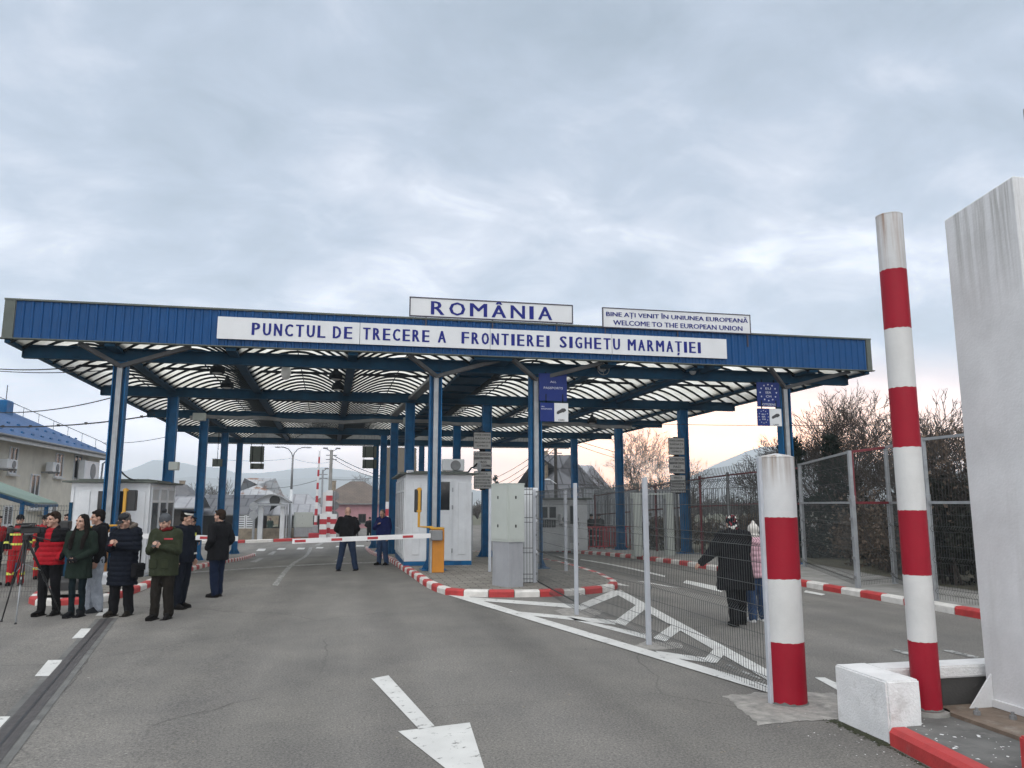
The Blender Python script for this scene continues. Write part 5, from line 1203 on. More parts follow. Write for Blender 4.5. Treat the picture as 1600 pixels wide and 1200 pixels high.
m = MB(); m.add([(xa+(xb-xa)*k/n, Y-.2, zs_+(zt_-zs_)*math.sin(math.pi*k/n)) for k in range(n+1)], [tuple(range(n+1))]); m.prism_dir([(xa+.3, Y-.21, zs_), (xb-.3, Y-.21, zs_), (xb-1, Y-.21, zs_+.3), (xa+1, Y-.21, zs_+.3)], (0, .02, 0)); m.build('gable_panel', 'canvas', t)
m = MB(); m.tube([(gx_(429), Y-.27, gzz(782)), (gx_(429), Y-.24, gzz(782))], .42, 24); m.build('disc', 'black', t)
# lamp post with two curved arms
Y = 70.; x, zt = atY(457.5, 715, Y); z0 = gz(x, Y); t = thing('street_lamp', 'two armed street lamp with a white lower pole beside the glazed gate', 'street lamp', (x, Y, z0))
m = MB(); m.cyl(x, Y, z0-.05, z0+4.2, .16, .13, 12); m.build('lower_pole', 'pvc', t, True); m = MB(); m.cyl(x, Y, z0+4.2, zt, .1, .08, 10); m.build('pole', 'galv_dark', t, True)
for s in (-1, 1):
    m = MB(); m.tube([(x, Y, zt), (x+s*.12, Y, zt+.4), (x+s*.4, Y, zt+.75), (x+s*.8, Y, zt+.9), (x+s*1.05, Y, zt+.92)], .045, 6); ar = m.build('arm', 'galv_dark', t, True)
    m = MB(); m.ball((x+s*1.3, Y, zt+.9), (.3, .12, .07)); m.build('lamp_head', 'galv', ar, True)
# poles with lamp heads
def util_pole(label, px, ptop, Y, r, heads, name='utility_pole', mt='concrete', pb=836):
    x, zt = atY(px, ptop, Y); z0 = gz(x, Y); xb, _ = atY(px-3, pb, Y); t = thing(name, label, 'pole', (x, Y, z0))
    m = MB(); m.tube([(x, Y, z0-.1), (x, Y, zt)], [r*1.35, r], 8); m.build('pole', mt, t)
    for s, l in heads: m = MB(); m.bar((x, Y, zt-.2), (x+s*l, Y-.2, zt+.15), .06, .06); a = m.build('arm', 'galv_dark', t); m = MB(); m.bbox(x+s*l-.22, x+s*l+.22, Y-.35, Y-.1, zt+.06, zt+.2, .03); m.build('lamp_head', 'galv_dark', a)
    m = MB()
    for k in (.5, .9): m.bar((x-.5, Y, zt-k), (x+.5, Y, zt-k), .08, .08)
    m.build('crossarm', 'galv_dark', t); return x, zt
pole1 = util_pole('thick concrete pole with two lamp heads right of the raised barrier', 518, 703, 74., .15, ((-1, .55), (1, .6)))
pole2 = util_pole('thin pole with one lamp head between the raised barrier and the concrete pole', 504.5, 734, 84., .1, ((1, .4),), mt='galv')
pole3 = util_pole('dark wooden pole in front of the steep slate roof', 868, 690, 58., .12, (), mt='timber')
t = thing('street_lamp', 'small white lamp arm on the dark wooden pole by the slate roof', 'street lamp', (pole3[0], 57.9, atY(868, 752, 57.9)[1]))
m = MB(); z = atY(868, 752, 57.9)[1]; m.tube([(pole3[0], 57.85, z-.2), (pole3[0]-.5, 57.7, z+.1)], .03, 6); m.build('arm', 'pvc', t); m = MB(); m.ball((pole3[0]-.75, 57.7, z+.12), (.28, .1, .07)); m.build('lamp_head', 'pvc', t, True)
# raised barrier pole and striped pylons
Y = 66.; p1 = Vector((atY(499.5, 704, Y)[0], Y, atY(499.5, 704, Y)[1])); p0 = Vector((atY(492.5, 826, Y)[0], Y, atY(492.5, 826, Y)[1]))
t = thing('raised_barrier', 'red and white barrier pole raised upright beyond the canopy', 'barrier', (p0.x, Y, gz(p0.x, Y)))
for i in range(12): m = MB(); m.tube([p0+(p1-p0)*(i/12), p0+(p1-p0)*((i+1)/12)], [.14-.006*i, .134-.006*i], 8, caps=False); m.build('painted_band', 'red' if i % 2 == 0 and i < 11 else 'boom_white', t)
m = MB(); m.bbox(p0.x-.5, p0.x+.5, Y-.3, Y+.3, gz(p0.x, Y), p0.z-.35, .03); m.build('foot_block', 'red', t); m = MB(); m.bbox(p0.x-.22, p0.x+.22, Y-.2, Y+.2, p0.z-.35, p0.z+.3, .03); m.build('hub', 'galv', t)
for (pa, pt, r, YY, nb, lab) in ((508, 769, .17, 67.5, 2, 'plain white post of the striped pylon group beyond the canopy'), (515, 766, .26, 66.5, 9, 'tallest red and white pylon beyond the canopy'), (505.5, 803, .28, 65., 5, 'short red and white pylon left of the tall one'), (521.5, 803, .24, 65.2, 5, 'short red and white pylon right of the tall one'), (606, 784, .22, 66., 5, 'red and white pylon seen between the middle columns')):
    x, zt = atY(pa, pt, YY); z0 = gz(x, YY); t = thing('striped_pylon', lab, 'pylon', (x, YY, z0), 0, 'striped pylons beyond the canopy')
    for i in range(nb): m = MB(); m.box(x-r, x+r, YY-r, YY+r, z0+(zt-z0)*i/nb, z0+(zt-z0)*(i+1)/nb-.002); m.build('painted_band', 'red' if i % 2 == 1 and nb > 2 else 'boom_white', t)
for pxc, pyc, r, lab in ((522.5, 775, .38, 'upper'), (522.5, 803, .4, 'lower')):
    pass
x, z = atY(523, 775, 67.2); t = thing('road_sign', 'pair of round road sign backs on one post by the tall pylon', 'sign', (x, 67.2, gz(x, 67)))
m = MB(); m.tube([(x, 67.2, gz(x, 67)), (x, 67.2, z+.4)], .04, 6); m.build('post', 'galv', t)
for pyc in (775, 790, 805): zz = atY(523, pyc, 67.2)[1]; m = MB(); m.tube([(x, 67.26, zz), (x, 67.28, zz)], .38, 20); m.build('sign_plate', 'galv_dark', t)
x, z = atY(396, 802, 66.); t = thing('road_sign', 'two pale blue round signs on a post left of the glazed gate', 'sign', (x, 66., gz(x, 66)))
m = MB(); m.tube([(x, 66, gz(x, 66)), (x, 66, z+.9)], .04, 6); m.build('post', 'galv', t)
for pyc in (791, 805): zz = atY(396, pyc, 66)[1]; m = MB(); m.tube([(x, 65.94, zz), (x, 65.92, zz)], .34, 20); m.build('sign_plate', 'galv', t)
# backs of the lane signs hung from the last beam
for rects, lab, cx_ in ((((391, 697, 412, 722), (391, 724, 412, 733)), 'pair of grey sign backs hung from the last beam over the left lanes', 401), (((566.5, 697, 588, 715), (566.5, 718, 588, 732)), 'pair of grey sign backs hung from the last beam left of the middle columns', 577)):
    Yh = 47.8; x, z = atY(cx_, 697, Yh); t = thing('lane_sign', lab, 'sign', (x, Yh, z), 0, 'lane sign backs under the last beam')
    for (a, b, c, d) in rects:
        x0, z1 = atY(a, b, Yh); x1, z0 = atY(c, d, Yh); m = MB(); m.box(x0, x1, Yh, Yh+.05, z0, z1); pn = m.build('sign_back', 'trim', t)
        m = MB()
        for q in (.2, .8): xx = x0+(x1-x0)*q; m.box(xx-.02, xx+.02, Yh-.03, Yh-.002, z0, z1)
        m.build('stiffener', 'rib', pn)
    m = MB()
    for q in (-.3, .3): m.bar((x+q, Yh+.1, z0), (x+q, Yh+.1, ZB), .03, .03)
    m.build('bracket', 'rib', t)
Yh = 41.; x0, z1 = atY(332, 717, Yh); x1, z0 = atY(347, 729, Yh); t = thing('lane_sign', 'small grey plate hung on a thin rod between the left columns', 'sign', ((x0+x1)/2, Yh, z0))
m = MB(); m.box(x0, x1, Yh, Yh+.04, z0, z1); m.build('panel', 'trim', t); m = MB(); m.tube([((x0+x1)/2, Yh-.02, z0+.1), ((x0+x1)/2, Yh-.02, ZB+.02)], .015, 5); m.build('rod', 'rib', t)
# junction boxes on the columns
for (a, b, c, d), Yh, lab, in (((266, 722, 280.5, 735), 27.3, 'grey junction box on the second left column'), ((303, 646, 322, 658), 32.3, 'grey box under the canopy at the left end of the cable tray'), ((630, 653, 646, 664), 32.3, 'grey box under the canopy beside the middle columns')):
    x0, z1 = atY(a, b, Yh); x1, z0 = atY(c, d, Yh); t = thing('junction_box', lab, 'box', ((x0+x1)/2, Yh, z0)); m = MB(); m.bbox(x0, x1, Yh-.22, Yh, z0, z1, .015); cs = m.build('casing', 'cabinet', t)
    m = MB(); m.box(x0+.03, x1-.03, Yh-.235, Yh-.222, z0+.03, z1-.03); m.build('lid', 'cabinet', t)
# cables
def cable(label, P, r=.02, sag=.3, group=None, extra=0):
    m = MB(); n = 14
    for a, b in zip(P, P[1:]):
        a = Vector(a); b = Vector(b); m.tube([a+(b-a)*(i/n)-Vector((0, 0, 4*sag*(i/n)*(1-i/n))) for i in range(n+1)], r, 4, caps=False)
        if extra:
            for i in range(3, n, 2): q = a+(b-a)*(i/n)-Vector((0, 0, 4*sag*(i/n)*(1-i/n))); m.box(q.x-.05, q.x+.05, q.y-.03, q.y+.03, q.z-.03, q.z+.07)
    m.build('overhead_cable', 'cable', label=label, category='cable', group=group or 'overhead cables')
def W(px, py, Y): x, z = atY(px, py, Y); return (x, Y, z)
cable('upper of two thin cables leaving the left front of the canopy', [W(-60, 570, 24), W(115, 574, 20.9)], .018, .1)
cable('lower of two thin cables leaving the left front of the canopy', [W(-60, 574, 24), W(185, 577, 20.9)], .014, .12)
cable('thin cable rising to the second beam end at the left', [W(-60, 641, 30), W(172, 622, 27.6)], .02, .25)
cable('thick clipped cable bundle running to the third beam end at the left', [W(-60, 664, 36), W(243, 648, 34.4)], .035, .25, None, 1)
cable('long thin cable across the sky behind the left columns', [W(160, 692, 60), W(270, 680, 60)], .025, .2)
cable('slack cable from the left front column to the left booth', [W(186, 732, 21), W(216, 749, 21.6)], .02, .1)
cable('cable from the concrete pole down to the right behind the canopy', [(pole1[0], 74, pole1[1]-.4), W(600, 745, 74)], .04, .2)
cable('second cable from the concrete pole, just under the first', [(pole1[0], 74, pole1[1]-.7), W(602, 750, 74)], .03, .3)
cable('cable crossing low before the hills from the left to the thin pole', [W(410, 763, 84), (pole2[0], 84, pole2[1]-.9), W(600, 743, 84)], .03, .3)
cable('faint cable crossing high between the street lamp and concrete pole', [W(330, 716, 90), W(457, 716, 90), W(517, 722, 90)], .02, .3)
for i, (a, b, c, d) in enumerate(((770, 748, 862, 690), (775, 756, 864, 696), (780, 762, 866, 702), (800, 762, 867, 712))): cable(('topmost', 'second', 'third', 'lowest')[i]+' cable of four running down left from the dark wooden pole', [W(a, b, 90), W(c, d, 58)], .028, .3)
cable('upper thin cable right of the last column to the bare tree', [W(893, 685, 48), W(990, 712, 48)], .02, .1); cable('lower thin cable right of the last column to the bare tree', [W(893, 692, 48), W(990, 722, 48)], .02, .1)
cable('thin cable with beads across the gap at the right columns', [W(700, 660, 34), W(1060, 663, 27.5), W(1224, 664, 21.), W(1300, 664, 19)], .012, .02)
# gear bag between the group and the island
q = gp(92, 935, 0); t = thing('equipment_bag', 'black equipment bag on the ground behind the man in the red jacket', 'bag', (q.x, q.y+.5, q.z))
EB = (q.x+.05, q.y+.45, q.z)
rough_box(EB[0]-.28, EB[0]+.28, EB[1]-.16, EB[1]+.16, EB[2]+.0, EB[2]+.4, .02, 4, .06).build('bag_body', 'black', t, True); m = MB(); m.tube([(EB[0]-.12, EB[1], EB[2]+.38), (EB[0]-.1, EB[1], EB[2]+.48), (EB[0]+.1, EB[1], EB[2]+.48), (EB[0]+.12, EB[1], EB[2]+.38)], .015, 6); m.build('handle', 'black', t)
q = gp(165, 912, .14); t = thing('cover_sheet', 'white sheeted plinth at the foot of the left barrier cabinet', 'plinth', (q.x, q.y, q.z)); m = rough_box(q.x-.45, q.x+.45, q.y-.1, q.y+.4, q.z-.05, q.z+.24, .02); m.build('sheet', 'canvas', t, True)
# ------------------------------------------------------------------ people
def cloth(name, col, rough=.85, var=.22, scale=9., bump=.35, bs=55.): MT[name] = mat(name, [c*.82 for c in col] if max(col) < .06 else col, rough, var, scale, bump, bs, spec=.08)
for n_, c_ in dict(cl_black=(.012, .012, .014), cl_navy=(.009, .0115, .019), cl_olive=(.035, .042, .024), cl_forest=(.016, .026, .02), cl_red=(.33, .012, .02), cl_brown=(.022, .019, .016), cl_denim=(.03, .055, .115), cl_dark_denim=(.018, .03, .06),
        cl_bluejean=(.012, .02, .046), cl_pale=(.33, .36, .41), cl_blue=(.012, .018, .085), cl_fire=(.36, .02, .025), cl_grey=(.075, .08, .088), cl_charcoal=(.03, .032, .036), cl_pink=(.52, .33, .38), cl_white=(.6, .58, .54), cl_teal=(.009, .017, .021), hair_dark=(.012, .009, .008), hair_brown=(.03, .019, .014), hair_grey=(.12, .105, .095), fur=(.12, .1, .085), hi_vis=(.6, .62, .12), shoe=(.012, .011, .011), shoe_white=(.5, .5, .5), scarf=(.2, .03, .04), leather=(.014, .014, .016), cl_darkred=(.12, .01, .012)).items(): cloth(n_, c_)
MT['skin'] = mat('skin', (.42, .25, .185), .6, .1, 20, .1, 90); MT['skin'].node_tree.nodes['Principled BSDF'].inputs['Subsurface Weight'].default_value = .08
MT['skin_cold'] = mat('skin_flushed', (.42, .2, .155), .6, .1, 20); MT['lips'] = mat('lips', (.25, .1, .085), .5, .1, 20); MT['eye'] = mat('eye', (.03, .022, .02), .25, .1, 20); MT['brow'] = mat('brow', (.05, .034, .026), .8, .2, 30)
class Blob:
    """closed shapes melted into one continuous skin by a voxel remesh"""
    def __init__(s): s.m = MB()
    def cap(s, a, b, ra, rb, n=12):
        a = Vector(a); b = Vector(b); d = (b-a); L_ = max(d.length, 1e-5); d = d/L_; pts = []; rs = []
        for k in range(5): t = math.pi/2*(1-k/4); pts.append(a-d*ra*math.sin(t)); rs.append(max(ra*math.cos(t), ra*.06))
        for k in range(5): t = math.pi/2*k/4; pts.append(b+d*rb*math.sin(t)); rs.append(max(rb*math.cos(t), rb*.06))
        s.m.tube(pts, rs, n)
    def limb(s, pts, rs):
        for (a, b), (p, q) in zip(zip(pts, pts[1:]), zip(rs, rs[1:])): s.cap(a, b, p, q)
    def ell(s, c, r, M=None):
        m = MB(M); m.ball(c, r, sub=3); s.m.add(m.v, m.f)
    def loft(s, secs, n=20):
        vs = []; k = len(secs)
        for z, rx, ry, yo in secs:
            for j in range(n):
                t = 2*math.pi*j/n; vs.append((rx*math.copysign(abs(math.cos(t))**.85, math.cos(t)), yo+ry*math.copysign(abs(math.sin(t))**.85, math.sin(t)), z))
        fs = [(i*n+j, i*n+(j+1) % n, (i+1)*n+(j+1) % n, (i+1)*n+j) for i in range(k-1) for j in range(n)]+[tuple(range(n-1, -1, -1)), tuple((k-1)*n+j for j in range(n))]
        s.m.add(vs, fs)
    def make(s, name, mats, parent, vox=.011, smooth=4, fold=0., ff=11., puff=0., pitch=.085, colf=None, scale=1.):
        me = bpy.data.meshes.new(name); me.from_pydata([tuple(c*scale for c in p) for p in s.m.v], [], s.m.f); me.update()
        o = bpy.data.objects.new(name, me); C.objects.link(o)
        r = o.modifiers.new('melt', 'REMESH'); r.mode = 'VOXEL'; r.voxel_size = vox; r.adaptivity = 0.
        q = o.modifiers.new('relax', 'SMOOTH'); q.factor = .5; q.iterations = smooth
        dg = bpy.context.evaluated_depsgraph_get(); nm = bpy.data.meshes.new_from_object(o.evaluated_get(dg)); o.modifiers.clear(); o.data = nm; bpy.data.meshes.remove(me); nm.name = name
        if fold or puff:
            ns = [v.normal.copy() for v in nm.vertices]; sd = Vector((rnd.random()*50, rnd.random()*50, 0))
            for v, n_ in zip(nm.vertices, ns):
                p = v.co; d = fold*noise.fractal(Vector((p.x*ff, p.y*ff, p.z*ff*.55))+sd, .8, 2.1, 3)
                if puff: d += puff*(abs(math.sin(math.pi*p.z/pitch))-.62)
                v.co = p+n_*d
        for mm in (mats if isinstance(mats, (list, tuple)) else [mats]): nm.materials.append(MT[mm])
        if colf:
            for f in nm.polygons: f.material_index = colf(f.center/scale)
        else: nm.polygons.foreach_set('material_index', [0]*len(nm.polygons))
        nm.polygons.foreach_set('use_smooth', [True]*len(nm.polygons)); nm.update()
        if parent is not None: o.parent = parent
        return o
ARMS = dict(down=((.235, .03, 1.14), (.245, -.04, .88)), pocket=((.275, .08, 1.15), (.19, -.11, .97)), phone=((.235, -.05, 1.14), (.055, -.29, 1.2)), clasp=((.24, -.01, 1.13), (.05, -.2, 1.0)),
            out=((.33, -.03, 1.17), (.47, -.06, .98)), chest=((.265, -.07, 1.15), (.04, -.2, 1.27)), hip=((.3, .08, 1.15), (.2, -.08, 1.03)), carry=((.25, -.04, 1.13), (.2, -.27, 1.08)))
def hand(b, w, f, n, s):
    """palm, four unequal bent fingers and a side thumb: wrist w, finger direction f, palm normal n"""
    f = Vector(f).normalized(); n = Vector(n); n = (n-f*n.dot(f)).normalized(); l = f.cross(n); w = Vector(w)
    for i, (o, L_) in enumerate(((-.03, .062), (-.01, .072), (.01, .068), (.029, .054))):
        k = w+f*.085+l*o; b.cap(w+f*.02+l*o*.6, k, .017, .0125, 8); t = k+f*L_*.45+n*L_*.2; b.cap(k, t, .0098, .0092, 8); b.cap(t, t+f*L_*.22+n*L_*.42, .0092, .0078, 8)
    th = w+f*.03-l*.03*s; b.cap(th, th+f*.03-l*.024*s+n*.012, .014, .011, 8); b.cap(th+f*.03-l*.024*s+n*.012, th+f*.062-l*.026*s+n*.026, .011, .009, 8)
def person(label, pos, face, h=1.75, arms=('down', 'down'), feet=((-.11, 0), (.11, 0)), jk=('cl_black',), hem=.84, bulk=.02, puff=0., flare=.0, colf=None, tr='cl_black', tw=1., shoe='shoe', hair='short', hairm='hair_dark', pitch=0., yaw=0., gloves=None, vox=.009, hood=False, collar=True, extra=None, lean=0., group=None, skin='skin'):
    s = h/1.75; fr = R_(face)
    B = Blob(); HM = Matrix.Translation((0, .012, 1.50)) @ Matrix.Rotation(R_(yaw), 4, 'Z') @ Matrix.Rotation(R_(pitch), 4, 'X') @ Matrix.Translation((0, -.012-.012, .125))
    T = lambda p: HM @ Vector(p)
    B.ell((0, .012, .03), (.077, .097, .096), HM); B.ell((0, -.03, -.035), (.062, .068, .088), HM); B.cap(T((-.012, -.072, -.098)), T((.012, -.072, -.098)), .026, .026)
    B.cap(T((0, -.098, .008)), T((0, -.116, -.03)), .011, .016); B.cap(T((-.045, -.074, .026)), T((.045, -.074, .026)), .02, .02); B.cap(T((-.02, -.086, -.064)), T((.02, -.086, -.064)), .013, .013)
    for e in (-1, 1): B.ell((e*.079, .012, -.02), (.012, .022, .032), HM); B.cap(T((e*.046, -.06, -.03)), T((e*.05, -.03, -.05)), .025, .025)
    B.cap((0, .02, 1.4), T((0, .02, -.06)), .062, .056)
    B.loft([(.86, .13, .1, 0), (.98, .15, .105, 0), (1.1, .13, .095, 0), (1.3, .155, .105, 0), (1.41, .14, .085, .01), (1.47, .06, .06, .015)])
    J = []
    for e, a in zip((-1, 1), arms):
        if isinstance(a, str): el, wr = ARMS[a]; el = Vector((el[0]*e, el[1], el[2])); wr = Vector((wr[0]*e, wr[1], wr[2]))
        else: el, wr = Vector(a[0]), Vector(a[1])
        sh = Vector((.185*e, .012, 1.395)); J.append((e, a, sh, el, wr)); B.limb([sh, el, wr], [.05, .038, .029])
        fd = (wr-el).normalized()
        if a == 'phone': hand(B, wr, Vector((-e*.35, -.75, .5)), Vector((-e*.9, 0, .25)), e)
        elif a != 'pocket': hand(B, wr, fd, Vector((-e, -.25, 0)), e)
    legs = []
    for e, (fx, fy) in zip((-1, 1), feet):
        hp = Vector((.088*e, 0, .92)); an = Vector((fx, fy+.03, .085)); kn = hp.lerp(an, .5)+Vector((0, -.025, 0)); legs.append((hp, kn, an, fx, fy)); B.limb([hp, kn, an], [.058, .04, .03]); B.cap(an+Vector((0, .02, -.045)), an+Vector((0, -.12, -.052)), .028, .02)
    Hi = HM.inverted()
    def fc(c):
        q = Hi @ Vector(c)
        if q.y < -.05:
            if (abs(abs(q.x)-.03) < .015 and abs(q.z-.004) < .0085): return 1
            if abs(q.x) < .024 and abs(q.z+.066) < .0075: return 2
            if abs(abs(q.x)-.032) < .02 and abs(q.z-.027) < .006: return 3
        return 0
    body = B.make('person', [skin, 'eye', 'lips', 'brow'], None, vox*.75, 2, colf=fc, scale=s)
    body['label'] = label; body['category'] = 'person'
    if group: body['group'] = group
    body.location = pos; body.rotation_euler = (R_(lean)*math.cos(fr), R_(lean)*math.sin(fr), fr)
    # trousers and shoes
    B = Blob(); B.ell((0, 0, .94), (.165, .12, .13))
    for hp, kn, an, fx, fy in legs: B.limb([hp, kn, an+Vector((0, 0, .0))], [.105*tw, .078*tw, .066*tw])
    B.make('trousers', tr, body, vox*1.1, 3, .013, 11, scale=s)
    for e, (hp, kn, an, fx, fy) in zip((-1, 1), legs):
        B = Blob(); B.cap((an.x, an.y+.03, .045), (an.x+e*.02, an.y-.1, .042), .044, .045); B.cap((an.x+e*.02, an.y-.1, .042), (an.x+e*.03, an.y-.17, .036), .045, .034); B.cap((an.x, an.y+.01, .06), (an.x, an.y+.01, .14), .052, .05); B.cap((an.x, an.y-.02, .075), (an.x+e*.01, an.y-.09, .055), .045, .042); B.m.box(an.x-.05, an.x+.06, an.y-.2, an.y+.075, .0, .018)
        B.make('shoe', shoe, body, vox, 2, scale=s)
    # jacket
    B = Blob(); k = bulk; secs = [(hem, .175+k+flare, .135+k+flare*.7, 0)]
    for z, rx, ry, yo in ((.72, .18, .14, 0), (.9, .178, .137, 0), (1.0, .172, .132, 0), (1.12, .165, .125, 0), (1.28, .178, .132, 0), (1.37, .172, .118, .008), (1.43, .13, .1, .014)):
        if z > hem+.03: f = max(0, (1.1-z)/.5); secs.append((z, rx+k+flare*f*.8, ry+k+flare*f*.5, yo))
    secs.append((1.475, .082+k*.4, .078+k*.4, .016)); B.loft(secs)
    for e, a, sh, el, wr in J:
        B.limb([sh, sh.lerp(el, .5), el, el.lerp(wr, .55), wr-(wr-el).normalized()*.015], [.078+k*.5, .068+k*.5, .06+k*.4, .054+k*.35, .045+k*.25])
    if collar: B.limb([(-.05, .055, 1.49), (-.075, .0, 1.485), (-.045, -.055, 1.46)], [.03, .028, .022]); B.limb([(.05, .055, 1.49), (.075, .0, 1.485), (.045, -.055, 1.46)], [.03, .028, .022]); B.cap((-.05, .058, 1.49), (.05, .058, 1.49), .03, .03)
    if hood: B.ell((0, .1, 1.44), (.12, .07, .08)); B.cap((-.09, .05, 1.49), (.09, .05, 1.49), .04, .04)
    B.make('jacket', list(jk), body, vox, 3, .017 if not puff else .009, 8, puff, .085, colf, s)
    # hair and headgear
    B = Blob(); H_ = hair
    if H_ in ('short', 'long', 'cropped', 'police', 'cap', 'hat'):
        t = .004 if H_ == 'cropped' else .012
        B.ell((0, .028, .045), (.077+t, .092+t, .085+t), HM); B.ell((0, .058, -.01), (.066+t, .052+t, .072+t), HM)
        if H_ == 'long':
            for e in (-1, 1): B.limb([T((e*.07, .0, .04)), T((e*.084, .01, -.06)), Vector((e*.105, -.04, 1.42)), Vector((e*.105, -.135, 1.32)), Vector((e*.1, -.165, 1.18))], [.032, .038, .046, .045, .03])
            B.limb([T((0, .08, 0)), Vector((0, .115, 1.42)), Vector((0, .15, 1.25))], [.07, .09, .05])
        elif H_ == 'short': B.cap(T((-.045, -.062, .088)), T((.05, -.055, .092)), .024, .024)
        B.make('hair', hairm, body, vox*.8, 2, .004, 30, scale=s)
    if H_ == 'beanie' or H_ == 'skullcap':
        B = Blob(); B.ell((0, .012, .055), (.09, .109, .09), HM); 
        for i in range(10): a0 = i*.6283; a1 = a0+.6283; B.cap(T((.08*math.cos(a0), .012+.099*math.sin(a0), .035)), T((.08*math.cos(a1), .012+.099*math.sin(a1), .035)), .018, .018)
        if H_ == 'beanie': B.cap(T((0, .02, .13)), T((0, .02, .15)), .05, .03)
        o = B.make('knit_hat', hairm, body, vox*.8, 2, .003, 40, scale=s)
        if H_ == 'beanie': B = Blob(); B.ell((0, .025, .185), (.042, .042, .038), HM); B.make('pompom', 'cl_charcoal', o, vox*.8, 1, .008, 60, scale=s)
    if H_ in ('cap', 'police'):
        B = Blob(); B.ell((0, .01, .068), (.088, .106, .072 if H_ == 'cap' else .055), HM); B.ell((0, -.1, .048), (.07, .075, .012), HM @ Matrix.Rotation(R_(14), 4, 'X'))
        if H_ == 'police': B.ell((0, .0, .115), (.125, .13, .026), HM)
        q = Hi
        B.make('cap', ['cl_charcoal' if H_ == 'cap' else 'cl_navy', 'cl_white'], body, vox*.8, 2, colf=(None if H_ == 'cap' else (lambda c: 1 if .055 < (Hi @ Vector(c)).z < .088 else 0)), scale=s)
    if H_ == 'kerchief':
        B = Blob(); B.ell((0, .02, .03), (.094, .112, .112), HM); B.ell((0, .06, -.07), (.085, .07, .085), HM)
        def kf(c): v = noise.noise(Vector(c)*26); return 1 if v > .24 else (2 if v < -.3 else 0)
        B.make('headscarf', ['cl_teal', 'scarf', 'cl_white'], body, vox*.8, 2, .004, 25, colf=kf, scale=s)
    if H_ == 'bobble':
        B = Blob(); B.ell((0, .012, .04), (.1, .115, .11), HM); B.cap(T((.01, .03, .13)), T((.015, .035, .165)), .05, .035); B.ell((0, .05, -.08), (.09, .07, .07), HM); B.make('knit_hat', 'cl_white', body, vox*.8, 2, .004, 40, scale=s)
    if gloves:
        for e, a, sh, el, wr in J:
            B = Blob(); f = (wr-el).normalized(); B.limb([wr-f*.02, wr+f*.06], [.042, .045]); n = Vector((-e, -.25, 0)); n = (n-f*n.dot(f)).normalized(); l = f.cross(n)
            for o_, L_ in ((-.032, .075), (-.011, .085), (.011, .08), (.032, .062)): k0 = wr+f*.08+l*o_; B.cap(k0, k0+f*L_*.5+n*L_*.25, .0135, .012, 8); B.cap(k0+f*L_*.5+n*L_*.25, k0+f*L_*.65+n*L_*.6, .012, .01, 8)
            B.cap(wr+f*.03-l*.035*e, wr+f*.075-l*.06*e+n*.02, .016, .013, 8); B.make('glove', gloves, body, .007, 1, scale=s)
    if extra: extra(body, s, J, T)
    return body
def ribbon(name, mt, body, s, secs):
    """a thin band that follows clothing: ring sections (z, rx, ry)"""
    m = MB()
    for (z, rx, ry, yo, hh) in secs:
        n = 28; vs = [(s*rx*math.cos(2*math.pi*j/n), s*(yo+ry*math.sin(2*math.pi*j/n)), s*(z+k*hh)) for k in (0, 1) for j in range(n)]
        m.add(vs, [(j, (j+1) % n, n+(j+1) % n, n+j) for j in range(n)])
    return m.build(name, mt, body, True, local=True)
def limb_band(name, mt, body, s, c, d, r, w):
    m = MB(); c = Vector(c)*s; d = Vector(d).normalized(); m.tube([c-d*w*s/2, c+d*w*s/2], r*s, 16, caps=False); return m.build(name, mt, body, True, local=True)
def held_phone(body, label, at, tilt=55, sz=(.075, .15), mt='black'):
    """a phone held at a point of the person's own frame; stays a thing of its own"""
    M = Matrix.Translation(body.location) @ body.rotation_euler.to_matrix().to_4x4() @ Matrix.Translation(Vector(at)) @ Matrix.Rotation(R_(-tilt), 4, 'X')
    t = thing('phone', label, 'phone', tuple(M.translation)); m = MB(M); m.bbox(-sz[0]/2, sz[0]/2, -.006, .006, -sz[1]/2, sz[1]/2, .004); m.build('case', mt, t); m = MB(M); m.box(-sz[0]*.45, sz[0]*.45, .0065, .0075, -sz[1]*.46, sz[1]*.46); m.build('screen', 'glass', t)
def P_(px, py): return tuple(gp(px, py))
# man in the red and black jacket
pA_ = person('man in a red and black padded jacket standing behind the tripod camera', P_(72, 962), -14, 1.80, ('pocket', 'pocket'), ((-.1, -.02), (.12, .05)), ('cl_red', 'cl_black'), .86, .035, .014, 0, lambda c: 1 if c[2] > 1.24 and (abs(c[0]) > .055 or c[2] < 1.2) or abs(c[0]) > .225 else 0, 'cl_black', 1.0, 'shoe', 'short', 'hair_brown', 4, -20)
# woman with long hair
person('woman with long dark hair in a dark green parka, gloved hands clasped', P_(117, 964), -10, 1.74, ('clasp', 'clasp'), ((-.07, -.03), (.07, .03)), ('cl_forest',), .66, .012, .0, .03, None, 'cl_teal', .72, 'leather', 'long', 'hair_dark', 0, -14, 'leather', hood=True)
person('young man in a black jacket and pale loose trousers behind the woman in the parka', P_(143, 957), -62, 1.82, ('pocket', 'down'), ((-.1, -.05), (.1, .05)), ('cl_black',), .84, .03, 0, 0, None, 'cl_pale', 1.22, 'cl_charcoal', 'short', 'hair_dark', 6, -5, hood=True)
pF = person('man in a dark cap and long navy padded coat looking at a phone', P_(187, 963), -18, 1.77, ('phone', 'phone'), ((-.13, -.03), (.12, .03)), ('cl_navy',), .52, .05, .013, .02, None, 'cl_black', 1.15, 'cl_brown', 'cap', 'hair_grey', 22, -8,
    extra=lambda b, s, J, T: (lambda B: (B.limb([(-.11, -.04, 1.5), (-.13, .05, 1.53), (0, .11, 1.54), (.13, .05, 1.53), (.11, -.04, 1.5)], [.035, .045, .05, .045, .035]), B.make('fur_collar', 'fur', b, .01, 1, .012, 40, scale=s)))(Blob()))
